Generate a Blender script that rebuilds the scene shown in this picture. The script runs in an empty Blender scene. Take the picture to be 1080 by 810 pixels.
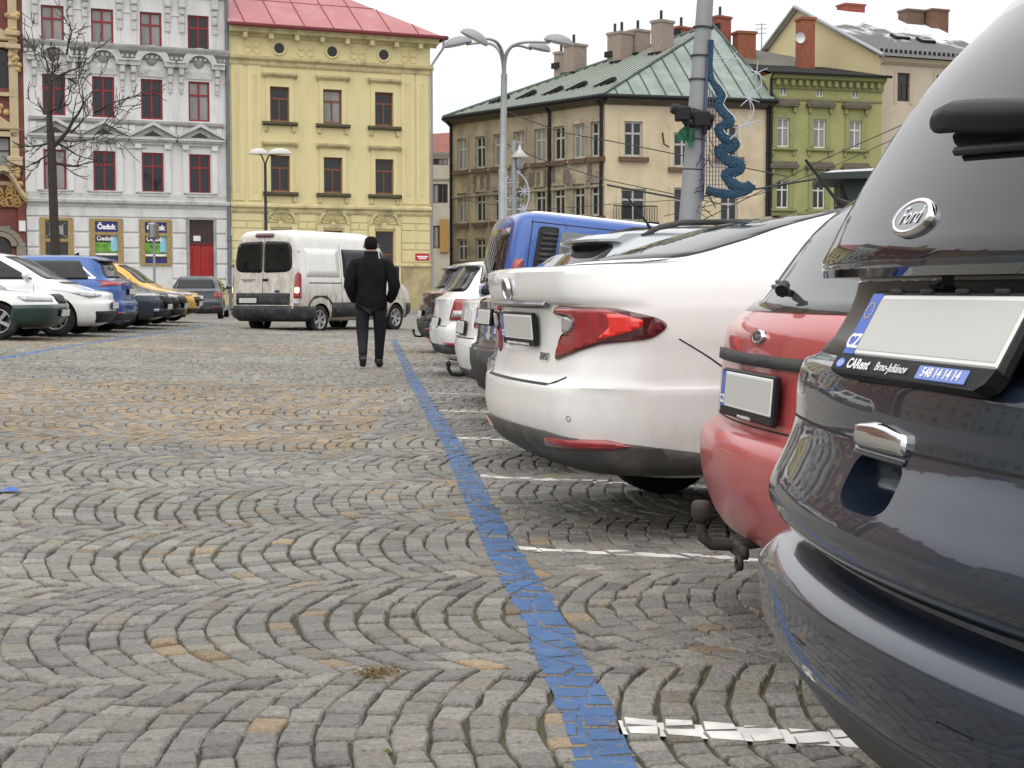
import bpy, bmesh, math, random
import numpy as np
from mathutils import Vector, Matrix
R = math.radians
random.seed(7); rng = np.random.default_rng(11)
scene = bpy.context.scene
COL = scene.collection
# ---------------------------------------------------------------- camera, light, exposure
CAMH = 1.07; FPX = 1600.0; PITCH = math.atan(99/1600)
cam_d = bpy.data.cameras.new('camera'); cam = bpy.data.objects.new('camera', cam_d); COL.objects.link(cam)
cam_d.sensor_width = 36; cam_d.lens = 36*FPX/1080; cam_d.clip_end = 5000; cam_d.clip_start = 0.05
cam.location = (0, 0, CAMH); cam.rotation_euler = (math.pi/2-PITCH, 0, 0)
scene.camera = cam
SUN_EL, SUN_AZ = R(48), R(200)
world = bpy.data.worlds.new('World'); scene.world = world; world.use_nodes = True
nt = world.node_tree; nt.nodes.clear()
wo = nt.nodes.new('ShaderNodeOutputWorld'); bg = nt.nodes.new('ShaderNodeBackground'); bg.inputs[1].default_value = 0.12
sky = nt.nodes.new('ShaderNodeTexSky'); sky.sky_type = 'NISHITA'; sky.sun_disc = False
sky.sun_elevation = SUN_EL; sky.sun_rotation = SUN_AZ; sky.air_density = 1; sky.dust_density = 3
# an overcast layer of cloud over the blue sky: brighter overhead, uneven
wtc = nt.nodes.new('ShaderNodeTexCoord')
wnz = nt.nodes.new('ShaderNodeTexNoise'); wnz.inputs['Scale'].default_value = 2.2; wnz.inputs['Detail'].default_value = 5
nt.links.new(wtc.outputs['Generated'], wnz.inputs['Vector'])
wcr = nt.nodes.new('ShaderNodeValToRGB')
wcr.color_ramp.elements[0].position = .3; wcr.color_ramp.elements[0].color = (7.1, 7.1, 7.15, 1)
wcr.color_ramp.elements[1].position = .7; wcr.color_ramp.elements[1].color = (8.0, 7.98, 7.95, 1)
nt.links.new(wnz.outputs['Fac'], wcr.inputs[0])
wmx = nt.nodes.new('ShaderNodeMix'); wmx.data_type = 'RGBA'; wmx.inputs[0].default_value = 0.93
# an overcast sky is brighter towards the zenith
wsp = nt.nodes.new('ShaderNodeSeparateXYZ'); nt.links.new(wtc.outputs['Generated'], wsp.inputs[0])
wmr = nt.nodes.new('ShaderNodeMapRange'); wmr.inputs[1].default_value = .12; wmr.inputs[2].default_value = .95; wmr.inputs[3].default_value = 1.0; wmr.inputs[4].default_value = 1.9
nt.links.new(wsp.outputs['Z'], wmr.inputs[0])
wml = nt.nodes.new('ShaderNodeMix'); wml.data_type = 'RGBA'; wml.blend_type = 'MULTIPLY'; wml.inputs[0].default_value = 1
nt.links.new(wcr.outputs[0], wml.inputs[6]); nt.links.new(wmr.outputs[0], wml.inputs[7])
nt.links.new(sky.outputs[0], wmx.inputs[6]); nt.links.new(wml.outputs[2], wmx.inputs[7])
nt.links.new(wmx.outputs[2], bg.inputs[0]); nt.links.new(bg.outputs[0], wo.inputs[0])
sun_d = bpy.data.lights.new('sun', 'SUN'); sun_d.energy = 0.9; sun_d.angle = R(75); sun_d.color = (1, .96, .9)
sun = bpy.data.objects.new('sun', sun_d); COL.objects.link(sun)
_sd = Vector((math.sin(SUN_AZ)*math.cos(SUN_EL), math.cos(SUN_AZ)*math.cos(SUN_EL), math.sin(SUN_EL)))
sun.rotation_euler = _sd.to_track_quat('Z', 'Y').to_euler()
scene.view_settings.view_transform = 'Standard'; scene.view_settings.look = 'None'
scene.view_settings.exposure = 0.22; scene.view_settings.gamma = 1

# ---------------------------------------------------------------- pixel -> world helpers (used to work out real positions)
def ray(px, py):
    dx = px-540; u = 405-py; c, s = math.cos(PITCH), math.sin(PITCH)
    return Vector((dx, FPX*c+u*s, -FPX*s+u*c))
def at(px, py, Y):
    r = ray(px, py); r = r*(Y/r.y); return Vector((r.x, r.y, r.z+CAMH))
def gz(X, Y):
    """height of the square: it rises gently towards the left"""
    a = np.clip((-1.5-np.asarray(X, float))*.03, 0, .34)
    t = np.clip((60-np.asarray(Y, float))/22, 0, 1); t = t*t*(3-2*t)
    return a*t
def ground(px, py):
    z = 0.
    for _ in range(12):
        r = ray(px, py); k = (z-CAMH)/r.z; X, Y = r.x*k, r.y*k; z = float(gz(X, Y))
    return Vector((X, Y, z))

# ---------------------------------------------------------------- objects
def setp(o, label=None, cat=None, group=None, kind=None):
    if label: o['label'] = label
    if cat: o['category'] = cat
    if group: o['group'] = group
    if kind: o['kind'] = kind
    return o
def empty(name, loc=(0, 0, 0), rz=0, label=None, cat=None, group=None):
    o = bpy.data.objects.new(name, None); COL.objects.link(o); o.empty_display_size = .2
    o.location = loc; o.rotation_euler = (0, 0, rz); return setp(o, label, cat, group)
def link(name, me, parent=None, mats=None, smooth=None):
    o = bpy.data.objects.new(name, me); COL.objects.link(o)
    if parent is not None: o.parent = parent
    if mats is not None:
        for m in (mats if isinstance(mats, (list, tuple)) else [mats]): me.materials.append(m)
    if smooth is not None: me.polygons.foreach_set('use_smooth', [smooth]*len(me.polygons))
    return o
def copy_tree(o, parent=None):
    c = o.copy(); COL.objects.link(c)
    if parent is not None: c.parent = parent
    for ch in list(o.children): copy_tree(ch, c)
    return c
class MB:
    """collects shapes for ONE mesh object"""
    def __init__(s): s.v = []; s.f = []; s.m = []; s.sm = []
    def add(s, v, f, mat=0, smooth=False):
        b = len(s.v); s.v += [tuple(p) for p in v]; s.f += [tuple(i+b for i in q) for q in f]
        s.m += [mat]*len(f); s.sm += [smooth]*len(f)
    def box(s, x0, x1, y0, y1, z0, z1, mat=0, M=None, bev=0):
        if bev > 0:
            b = min(bev, (x1-x0)/2.01, (y1-y0)/2.01, (z1-z0)/2.01)
            v = []
            for sx in (0, 1):
                for sy in (0, 1):
                    for sz in (0, 1):
                        X = (x0, x1)[sx]; Y = (y0, y1)[sy]; Z = (z0, z1)[sz]
                        dx = b*(1-2*sx); dy = b*(1-2*sy); dz = b*(1-2*sz)
                        v += [(X, Y+dy, Z+dz), (X+dx, Y, Z+dz), (X+dx, Y+dy, Z)]
            bm = bmesh.new(); vs = [bm.verts.new(p) for p in v]
            bmesh.ops.convex_hull(bm, input=vs); bmesh.ops.recalc_face_normals(bm, faces=bm.faces)
            bm.verts.index_update(); vv = [p.co.copy() for p in bm.verts]; ff = [[q.index for q in f.verts] for f in bm.faces]; bm.free()
            if M: vv = [M @ p for p in vv]
            s.add(vv, ff, mat); return
        v = [(x, y, z) for z in (z0, z1) for y in (y0, y1) for x in (x0, x1)]
        if M: v = [M @ Vector(p) for p in v]
        s.add(v, [(0, 2, 3, 1), (4, 5, 7, 6), (0, 1, 5, 4), (2, 6, 7, 3), (0, 4, 6, 2), (1, 3, 7, 5)], mat)
    def quad(s, pts, mat=0): s.add(pts, [tuple(range(len(pts)))], mat)
    def tube(s, pts, rad, n=8, mat=0, cap=True, smooth=True):
        pts = [Vector(p) for p in pts]; N = len(pts)
        if not isinstance(rad, (list, tuple)): rad = [rad]*N
        v = []; up = None
        for i, p in enumerate(pts):
            t = (pts[min(i+1, N-1)]-pts[max(i-1, 0)])
            if t.length < 1e-9: t = Vector((0, 0, 1))
            t.normalize()
            if up is None: up = t.cross(Vector((0, 0, 1)) if abs(t.z) < .9 else Vector((1, 0, 0))).normalized()
            a = up-t*up.dot(t); a = a.normalized() if a.length > 1e-6 else t.orthogonal().normalized(); up = a; b = t.cross(a).normalized()
            for k in range(n):
                q = 2*math.pi*k/n; v.append(p+(a*math.cos(q)+b*math.sin(q))*rad[i])
        f = [(i*n+k, i*n+(k+1) % n, (i+1)*n+(k+1) % n, (i+1)*n+k) for i in range(N-1) for k in range(n)]
        s.add(v, f, mat, smooth)
        if cap: s.add([v[k] for k in range(n)], [tuple(range(n))], mat); s.add([v[(N-1)*n+k] for k in range(n)], [tuple(range(n-1, -1, -1))], mat)
    def lathe(s, prof, n=24, M=None, mat=0, smooth=True):
        """profile [(radius, height)] round local z"""
        v = []
        for r, h in prof:
            for k in range(n):
                q = 2*math.pi*k/n; p = Vector((r*math.cos(q), r*math.sin(q), h)); v.append(M @ p if M else p)
        f = [(i*n+k, i*n+(k+1) % n, (i+1)*n+(k+1) % n, (i+1)*n+k) for i in range(len(prof)-1) for k in range(n)]
        s.add(v, f, mat, smooth)
    def prism(s, poly, axis_from, axis_to, mp, mat=0):
        """extrude 2D polygon between two depths; mp(a,b,d)->xyz"""
        n = len(poly); v = [mp(a, b, axis_from) for a, b in poly]+[mp(a, b, axis_to) for a, b in poly]
        f = [tuple(range(n)), tuple(range(2*n-1, n-1, -1))]+[(i, i+n, (i+1) % n+n, (i+1) % n) for i in range(n)]
        s.add(v, f, mat)
    def build(s, name, mats, parent=None, fix=True):
        me = bpy.data.meshes.new(name); me.from_pydata(s.v, [], s.f)
        me.polygons.foreach_set('material_index', s.m); me.polygons.foreach_set('use_smooth', s.sm)
        if fix:
            bm = bmesh.new(); bm.from_mesh(me); bmesh.ops.recalc_face_normals(bm, faces=bm.faces); bm.to_mesh(me); bm.free()
        me.update()
        return link(name, me, parent, mats)
def mesh_np(name, V, F4, mats, parent=None, col=None, smooth=False, midx=None):
    me = bpy.data.meshes.new(name); nv, nf = len(V), len(F4)
    me.vertices.add(nv); me.vertices.foreach_set('co', np.ascontiguousarray(V, dtype=np.float32).ravel())
    k = F4.shape[1]; me.loops.add(nf*k); me.loops.foreach_set('vertex_index', np.ascontiguousarray(F4, dtype=np.int32).ravel())
    me.polygons.add(nf); me.polygons.foreach_set('loop_start', np.arange(0, nf*k, k, dtype=np.int32))
    if midx is not None: me.polygons.foreach_set('material_index', midx)
    me.update(calc_edges=True); me.validate()
    if col is not None:
        a = me.color_attributes.new('stone', 'FLOAT_COLOR', 'POINT'); a.data.foreach_set('color', np.ascontiguousarray(col, dtype=np.float32).ravel())
    me.polygons.foreach_set('use_smooth', [smooth]*len(me.polygons))
    return link(name, me, parent, mats)

# ---------------------------------------------------------------- materials
MATS = {}
def mat(name, color, rough=.6, metal=0, var=0, scale=5, bump=0, bscale=40, coat=0, spec=.5, streak=0, dirt=None, dirt_amt=0, dscale=2, emit=None, sheen=0, detail=6, coatr=.05):
    if name in MATS: return MATS[name]
    m = bpy.data.materials.new(name); m.use_nodes = True; t = m.node_tree; N = t.nodes; L = t.links
    p = N['Principled BSDF']; c = (*color, 1)
    p.inputs['Base Color'].default_value = c; p.inputs['Roughness'].default_value = rough; p.inputs['Metallic'].default_value = metal
    p.inputs['Coat Weight'].default_value = coat; p.inputs['Coat Roughness'].default_value = coatr; p.inputs['Specular IOR Level'].default_value = spec
    m.diffuse_color = c
    tc = N.new('ShaderNodeTexCoord'); out = None
    if var or dirt:
        nz = N.new('ShaderNodeTexNoise'); nz.inputs['Scale'].default_value = scale; nz.inputs['Detail'].default_value = detail
        mp = N.new('ShaderNodeMapping'); L.new(tc.outputs['Object'], mp.inputs[0]); L.new(mp.outputs[0], nz.inputs['Vector'])
        if streak: mp.inputs['Scale'].default_value = (1, 1, streak)
        mr = N.new('ShaderNodeMapRange'); mr.inputs[1].default_value = .25; mr.inputs[2].default_value = .75
        mr.inputs[3].default_value = 1-var; mr.inputs[4].default_value = 1+var*.6; L.new(nz.outputs['Fac'], mr.inputs[0])
        mx = N.new('ShaderNodeMix'); mx.data_type = 'RGBA'; mx.blend_type = 'MULTIPLY'; mx.inputs[0].default_value = 1
        mx.inputs[6].default_value = c; L.new(mr.outputs[0], mx.inputs[7]); out = mx.outputs[2]
        if dirt:
            n2 = N.new('ShaderNodeTexNoise'); n2.inputs['Scale'].default_value = dscale; n2.inputs['Detail'].default_value = 8; n2.inputs['Roughness'].default_value = .7
            L.new(mp.outputs[0], n2.inputs['Vector'])
            r2 = N.new('ShaderNodeMapRange'); r2.inputs[1].default_value = .48; r2.inputs[2].default_value = .68; r2.inputs[4].default_value = dirt_amt
            L.new(n2.outputs['Fac'], r2.inputs[0])
            m2 = N.new('ShaderNodeMix'); m2.data_type = 'RGBA'; L.new(r2.outputs[0], m2.inputs[0]); L.new(out, m2.inputs[6]); m2.inputs[7].default_value = (*dirt, 1)
            out = m2.outputs[2]
        L.new(out, p.inputs['Base Color'])
    if bump:
        nb = N.new('ShaderNodeTexNoise'); nb.inputs['Scale'].default_value = bscale; nb.inputs['Detail'].default_value = 5; L.new(tc.outputs['Object'], nb.inputs['Vector'])
        b = N.new('ShaderNodeBump'); b.inputs['Strength'].default_value = bump; b.inputs['Distance'].default_value = .02
        L.new(nb.outputs['Fac'], b.inputs['Height']); L.new(b.outputs[0], p.inputs['Normal'])
    if emit: p.inputs['Emission Color'].default_value = (*emit[:3], 1); p.inputs['Emission Strength'].default_value = emit[3]
    MATS[name] = m; return m
def car_paint(name, color, metal=.0, rough=.35, dirt=(.30, .27, .23), amt=.5, height=.55, rear=0):
    """glossy clear-coated paint with road film on its lower part"""
    if name in MATS: return MATS[name]
    m = mat(name, color, rough, metal, coat=.9, coatr=.04, spec=.3); t = m.node_tree; N = t.nodes; L = t.links; p = N['Principled BSDF']
    tc = N.new('ShaderNodeTexCoord'); sp = N.new('ShaderNodeSeparateXYZ'); L.new(tc.outputs['Object'], sp.inputs[0])
    mr = N.new('ShaderNodeMapRange'); mr.inputs[1].default_value = height+.15; mr.inputs[2].default_value = .15; mr.inputs[3].default_value = 0; mr.inputs[4].default_value = 1
    L.new(sp.outputs['Z'], mr.inputs[0])
    nz = N.new('ShaderNodeTexNoise'); nz.inputs['Scale'].default_value = 6; nz.inputs['Detail'].default_value = 9; nz.inputs['Roughness'].default_value = .75
    mp = N.new('ShaderNodeMapping'); mp.inputs['Scale'].default_value = (1, 1, .45); L.new(tc.outputs['Object'], mp.inputs[0]); L.new(mp.outputs[0], nz.inputs['Vector'])
    r2 = N.new('ShaderNodeMapRange'); r2.inputs[1].default_value = .3; r2.inputs[2].default_value = .75; r2.inputs[3].default_value = .12; r2.inputs[4].default_value = 1
    L.new(nz.outputs['Fac'], r2.inputs[0])
    if rear:   # road film thrown up onto the back doors
        rx = N.new('ShaderNodeMapRange'); rx.inputs[1].default_value = .30; rx.inputs[2].default_value = .18; rx.inputs[3].default_value = 0; rx.inputs[4].default_value = rear; L.new(sp.outputs['X'], rx.inputs[0])
        mz = N.new('ShaderNodeMath'); mz.operation = 'MAXIMUM'; L.new(mr.outputs[0], mz.inputs[0]); L.new(rx.outputs[0], mz.inputs[1]); mr = mz
    ad = N.new('ShaderNodeMath'); ad.operation = 'MULTIPLY_ADD'; L.new(mr.outputs[0], ad.inputs[0]); ad.inputs[1].default_value = .9; ad.inputs[2].default_value = .10
    mu = N.new('ShaderNodeMath'); mu.operation = 'MULTIPLY'; L.new(ad.outputs[0], mu.inputs[0]); L.new(r2.outputs[0], mu.inputs[1])
    m3 = N.new('ShaderNodeMath'); m3.operation = 'MULTIPLY'; m3.use_clamp = True; L.new(mu.outputs[0], m3.inputs[0]); m3.inputs[1].default_value = amt
    mx = N.new('ShaderNodeMix'); mx.data_type = 'RGBA'; L.new(m3.outputs[0], mx.inputs[0]); mx.inputs[6].default_value = (*color, 1); mx.inputs[7].default_value = (*dirt, 1)
    L.new(mx.outputs[2], p.inputs['Base Color'])
    rr = N.new('ShaderNodeMapRange'); rr.inputs[3].default_value = .03; rr.inputs[4].default_value = .6; L.new(m3.outputs[0], rr.inputs[0]); L.new(rr.outputs[0], p.inputs['Coat Roughness'])
    cw = N.new('ShaderNodeMapRange'); cw.inputs[3].default_value = .95; cw.inputs[4].default_value = .1; L.new(m3.outputs[0], cw.inputs[0]); L.new(cw.outputs[0], p.inputs['Coat Weight'])
    return m
M_BLACK = mat('black_plastic', (.012, .012, .013), .5, spec=.25, bump=.15, bscale=300)
M_DPLAS = mat('dark_grey_plastic', (.034, .035, .037), .6, spec=.25, var=.25, scale=4, bump=.15, bscale=250, dirt=(.13, .12, .10), dirt_amt=.5, dscale=4)
M_GLASS = mat('tinted_car_glass', (.006, .007, .008), .02, spec=.35, coat=0, dirt=(.06, .06, .055), dirt_amt=.12, dscale=3, var=.1)
M_GLASSL = mat('pale_reflecting_glass', (.05, .055, .055), .03, spec=1.0)
M_TYRE = mat('tyre_rubber', (.012, .012, .012), .85, spec=.2, bump=.3, bscale=60, dirt=(.09, .08, .07), dirt_amt=.5, var=.2)
M_RIM = mat('alloy_rim', (.42, .42, .43), .35, .8, dirt=(.1, .09, .08), dirt_amt=.5, var=.2)
M_CHROME = mat('chrome', (.75, .76, .78), .12, 1)
M_DCHROME = mat('dull_chrome', (.30, .30, .31), .25, 1)
M_RED = mat('red_lamp_glass', (.30, .007, .010), .08, coat=1, var=.35, scale=30, spec=.6)
M_DRED = mat('dark_red_lamp_glass', (.085, .006, .010), .08, coat=1)
M_BRED = mat('bright_red_lamp_glass', (.75, .02, .012), .08, coat=1, var=.2, scale=60)
M_CLEAR = mat('clear_lamp_glass', (.42, .43, .44), .08, .3, coat=1, var=.4, scale=25)
M_PLATE = mat('number_plate_white', (.72, .72, .70), .4)
M_PGREY = mat('number_plate_blank', (.50, .50, .47), .5)
M_PBLUE = mat('plate_blue', (.045, .11, .48), .4)
M_WHITE = mat('white_lettering', (.8, .8, .8), .5)
M_SNOW = mat('old_snow', (.82, .84, .87), .7, bump=.3, bscale=20)

# ---------------------------------------------------------------- text
def text_mesh(body, size, ext=.001, shear=0, space=1, bold=0, align='CENTER'):
    cu = bpy.data.curves.new('lettering', 'FONT'); cu.body = body; cu.size = size; cu.extrude = ext; cu.shear = shear
    cu.space_character = space; cu.offset = bold; cu.align_x = align; cu.align_y = 'CENTER'; cu.resolution_u = 3
    o = bpy.data.objects.new('lettering', cu); COL.objects.link(o)
    dg = bpy.context.evaluated_depsgraph_get(); dg.update()
    me = bpy.data.meshes.new_from_object(o.evaluated_get(dg)); bpy.data.objects.remove(o); bpy.data.curves.remove(cu)
    return me
def text(name, body, size, material, parent, M, **k):
    me = text_mesh(body, size, **k); me.transform(M); me.materials.clear()
    return link(name, me, parent, material)
# ================================================================ ground
def ground_material(name, cs, joint=False):
    m = bpy.data.materials.new(name); m.use_nodes = True; t = m.node_tree; N = t.nodes; L = t.links; p = N['Principled BSDF']
    p.inputs['Roughness'].default_value = .9
    tc = N.new('ShaderNodeTexCoord')
    nz = N.new('ShaderNodeTexNoise'); nz.inputs['Scale'].default_value = 1.3 if joint else .6; nz.inputs['Detail'].default_value = 10; nz.inputs['Roughness'].default_value = .65
    L.new(tc.outputs['Object'], nz.inputs['Vector'])
    r = N.new('ShaderNodeValToRGB'); r.color_ramp.elements[0].position = .38; r.color_ramp.elements[1].position = .62
    r.color_ramp.elements[0].color = (*cs[0], 1); r.color_ramp.elements[1].color = (*cs[1], 1)
    L.new(nz.outputs['Fac'], r.inputs[0]); L.new(r.outputs[0], p.inputs['Base Color'])
    n2 = N.new('ShaderNodeTexNoise'); n2.inputs['Scale'].default_value = 90 if joint else 6; n2.inputs['Detail'].default_value = 6; L.new(tc.outputs['Object'], n2.inputs['Vector'])
    b = N.new('ShaderNodeBump'); b.inputs['Strength'].default_value = .8; b.inputs['Distance'].default_value = .01; L.new(n2.outputs['Fac'], b.inputs['Height']); L.new(b.outputs[0], p.inputs['Normal'])
    return m
M_JOINT = ground_material('sandy_joints', ((.030, .027, .020), (.072, .068, .030)), True)
M_FARG = ground_material('far_paving', ((.16, .155, .145), (.21, .20, .185)))
def stone_material():
    m = bpy.data.materials.new('granite_setts'); m.use_nodes = True; t = m.node_tree; N = t.nodes; L = t.links; p = N['Principled BSDF']
    at_ = N.new('ShaderNodeAttribute'); at_.attribute_name = 'stone'
    tc = N.new('ShaderNodeTexCoord')
    n1 = N.new('ShaderNodeTexNoise'); n1.inputs['Scale'].default_value = 55; n1.inputs['Detail'].default_value = 8; n1.inputs['Roughness'].default_value = .75; L.new(tc.outputs['Object'], n1.inputs['Vector'])
    mr = N.new('ShaderNodeMapRange'); mr.inputs[1].default_value = .3; mr.inputs[2].default_value = .7; mr.inputs[3].default_value = .52; mr.inputs[4].default_value = 1.38; L.new(n1.outputs['Fac'], mr.inputs[0])
    mx = N.new('ShaderNodeMix'); mx.data_type = 'RGBA'; mx.blend_type = 'MULTIPLY'; mx.inputs[0].default_value = 1; L.new(at_.outputs['Color'], mx.inputs[6]); L.new(mr.outputs[0], mx.inputs[7])
    n2 = N.new('ShaderNodeTexNoise'); n2.inputs['Scale'].default_value = .45; n2.inputs['Detail'].default_value = 6; L.new(tc.outputs['Object'], n2.inputs['Vector'])
    r2 = N.new('ShaderNodeMapRange'); r2.inputs[1].default_value = .35; r2.inputs[2].default_value = .65; r2.inputs[3].default_value = .80; r2.inputs[4].default_value = 1.12; L.new(n2.outputs['Fac'], r2.inputs[0])
    m2 = N.new('ShaderNodeMix'); m2.data_type = 'RGBA'; m2.blend_type = 'MULTIPLY'; m2.inputs[0].default_value = 1; L.new(mx.outputs[2], m2.inputs[6]); L.new(r2.outputs[0], m2.inputs[7])
    L.new(m2.outputs[2], p.inputs['Base Color'])
    rr = N.new('ShaderNodeMapRange'); rr.inputs[3].default_value = .42; rr.inputs[4].default_value = .8; L.new(n1.outputs['Fac'], rr.inputs[0]); L.new(rr.outputs[0], p.inputs['Roughness'])
    n3 = N.new('ShaderNodeTexNoise'); n3.inputs['Scale'].default_value = 52; n3.inputs['Detail'].default_value = 9; n3.inputs['Roughness'].default_value = .6; L.new(tc.outputs['Object'], n3.inputs['Vector'])
    b = N.new('ShaderNodeBump'); b.inputs['Strength'].default_value = 1; b.inputs['Distance'].default_value = .022; L.new(n3.outputs['Fac'], b.inputs['Height']); L.new(b.outputs[0], p.inputs['Normal'])
    return m
M_STONE = stone_material()
# one sheet to the horizon: joint bed under the setts near by, plain paving beyond
xs = np.concatenate([[-1500, -400, -120, -60], np.arange(-30, 12.1, 1.5), [20, 60, 120, 400, 1500]])
ys = np.concatenate([[-300, -60, -20], np.arange(-8, 62.1, 1.5), [80, 120, 200, 400, 900, 2500]])
GX, GY = np.meshgrid(xs, ys); ZZ = gz(GX, GY)-.0135
V = np.stack([GX.ravel(), GY.ravel(), ZZ.ravel()], 1); nx = len(xs)
I, J = np.meshgrid(np.arange(len(ys)-1), np.arange(nx-1), indexing='ij'); a = (I*nx+J).ravel()
F = np.stack([a, a+1, a+nx+1, a+nx], 1)
cy = (GY[:-1, :-1]+GY[1:, 1:])/2; cx = (GX[:-1, :-1]+GX[1:, 1:])/2
far = ((cy > 52) | (cy < 1) | (cx < -(.36*cy+3.4)) | (cx > 7.5)).ravel().astype(np.int32)
g = mesh_np('ground', V, F, [M_JOINT, M_FARG], midx=far, smooth=True); setp(g, kind='structure')
# ---- setts laid in segmental arcs
PHI = R(6); CW = .092; PP = 1.40; SG = .205; NS = 13
kb = np.arange(1, 38); ib = np.arange(-275, 112)
K, I = np.meshgrid(kb, ib, indexing='ij')
wd = rng.uniform(.8, 1.25, K.shape+(NS,)); tj = np.concatenate([np.zeros(K.shape+(1,)), np.cumsum(wd, -1)], -1); tj /= tj[..., -1:]
def arc(t): return -SG*(1-(2*t-1)**2)
def slope(t): return SG*4*(2*t-1)/PP
sh_k = rng.uniform(-.07, .07, 64); SGk = rng.uniform(.8, 1.15, 64)
bj = rng.normal(0, .0045, (len(kb), len(ib)+1, NS+1)); bj[:, :, 0] = 0
def corner(edge, j):
    t = tj[..., j]; w = np.minimum(1, 5*np.minimum(t, 1-t))
    q = (K+t)*PP - (edge-.5)*slope(t)*CW*.8*w
    tt = q/PP-K
    tt = np.clip(tt, 0, 1)
    p = (I+edge)*CW+arc(tt)+sh_k[K]*np.sin(math.pi*tt)+.025*np.sin(q*1.1+I*.21)
    q = q+.03*np.sin((I+edge)*.16)+.02*np.sin((I+edge)*.37+1)
    p = p+bj[:, (0 if edge == 0 else 1):(len(ib) if edge == 0 else len(ib)+1), j]
    return np.stack([p, q], -1)
quads = []
for j in range(NS): quads.append(np.stack([corner(0, j), corner(1, j), corner(1, j+1), corner(0, j+1)], -2))
Q = np.concatenate([q.reshape(-1, 4, 2) for q in quads], 0)
c, s = math.cos(PHI), math.sin(PHI)
Q = np.stack([Q[..., 0]*c-Q[..., 1]*s, Q[..., 0]*s+Q[..., 1]*c], -1)
C = Q.mean(1); lim = .36*C[:, 1]+4
keep = (C[:, 1] > 2.4) & (C[:, 1] < 52) & (np.abs(C[:, 0]) < lim) & (C[:, 0] < 7)
Q = Q[keep]; C = C[keep]; n = len(Q)
print('setts', n)
D = Q-C[:, None]; L_ = np.linalg.norm(D, axis=2, keepdims=True)
D = D + rng.normal(0, .0036, D.shape)
def ring(inset): return C[:, None]+D*(1-inset/L_)
zj = rng.normal(0, .0026, (n, 1)); tilt = rng.normal(0, .022, (n, 1, 2))
def zz(P, dz): return gz(P[..., 0], P[..., 1])+zj+dz+(D*tilt).sum(-1)
gap = rng.uniform(.0024, .0058, (n, 1, 1))
rings = [(ring(gap), -.030), (ring(gap+.001), -.013), (ring(gap+.0045), -.005), (ring(gap+.013), .0)]
V = np.stack([np.concatenate([P, zz(P, dz)[..., None]], -1) for P, dz in rings], 1).reshape(-1, 3)   # n*16
base = (np.arange(n)*16)[:, None]
fs = []
for r_ in range(3):
    for k in range(4):
        k2 = (k+1) % 4; fs.append(base+np.array([[r_*4+k, r_*4+k2, (r_+1)*4+k2, (r_+1)*4+k]]))
fs.append(base+np.array([[12, 13, 14, 15]]))
Fq = np.stack(fs, 1).reshape(-1, 4)
gv = rng.normal(1, .15, n).clip(.55, 1.5)
grey = np.array([.232, .220, .194])[None]*gv[:, None]*(1+rng.normal(0, .009, (n, 3)))
tanp = rng.random(n)
X, Y = C[:, 0], C[:, 1]
wob = .25*np.sin(X*1.7)+.2*np.sin(X*.6+1)
band = ((Y > 10.2+wob) & (Y < 16.8+wob) & (X < -1.0+.05*(10-Y))) ; band2 = ((Y > 24+wob) & (Y < 28.5+wob) & (X < -1.2))
pt = np.where(band, .55, np.where(band2, .4, .028)); pt = np.where(X > .3, pt*.6, pt)
tan = np.array([[.285, .215, .135]])*rng.normal(1, .16, n).clip(.6, 1.4)[:, None]
colr = np.where((tanp < pt)[:, None], tan, grey)
brn = rng.random(n) < .06; colr[brn] *= np.array([1.02, .96, .86])
col = np.repeat(np.concatenate([colr, np.ones((n, 1))], 1), 16, 0)
cob = mesh_np('cobblestone_paving', V, Fq, [M_STONE], col=col, smooth=False); setp(cob, kind='structure')
bmx = bmesh.new(); bmx.from_mesh(cob.data); bmesh.ops.recalc_face_normals(bmx, faces=bmx.faces[:]) if False else None; bmx.free()
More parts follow.
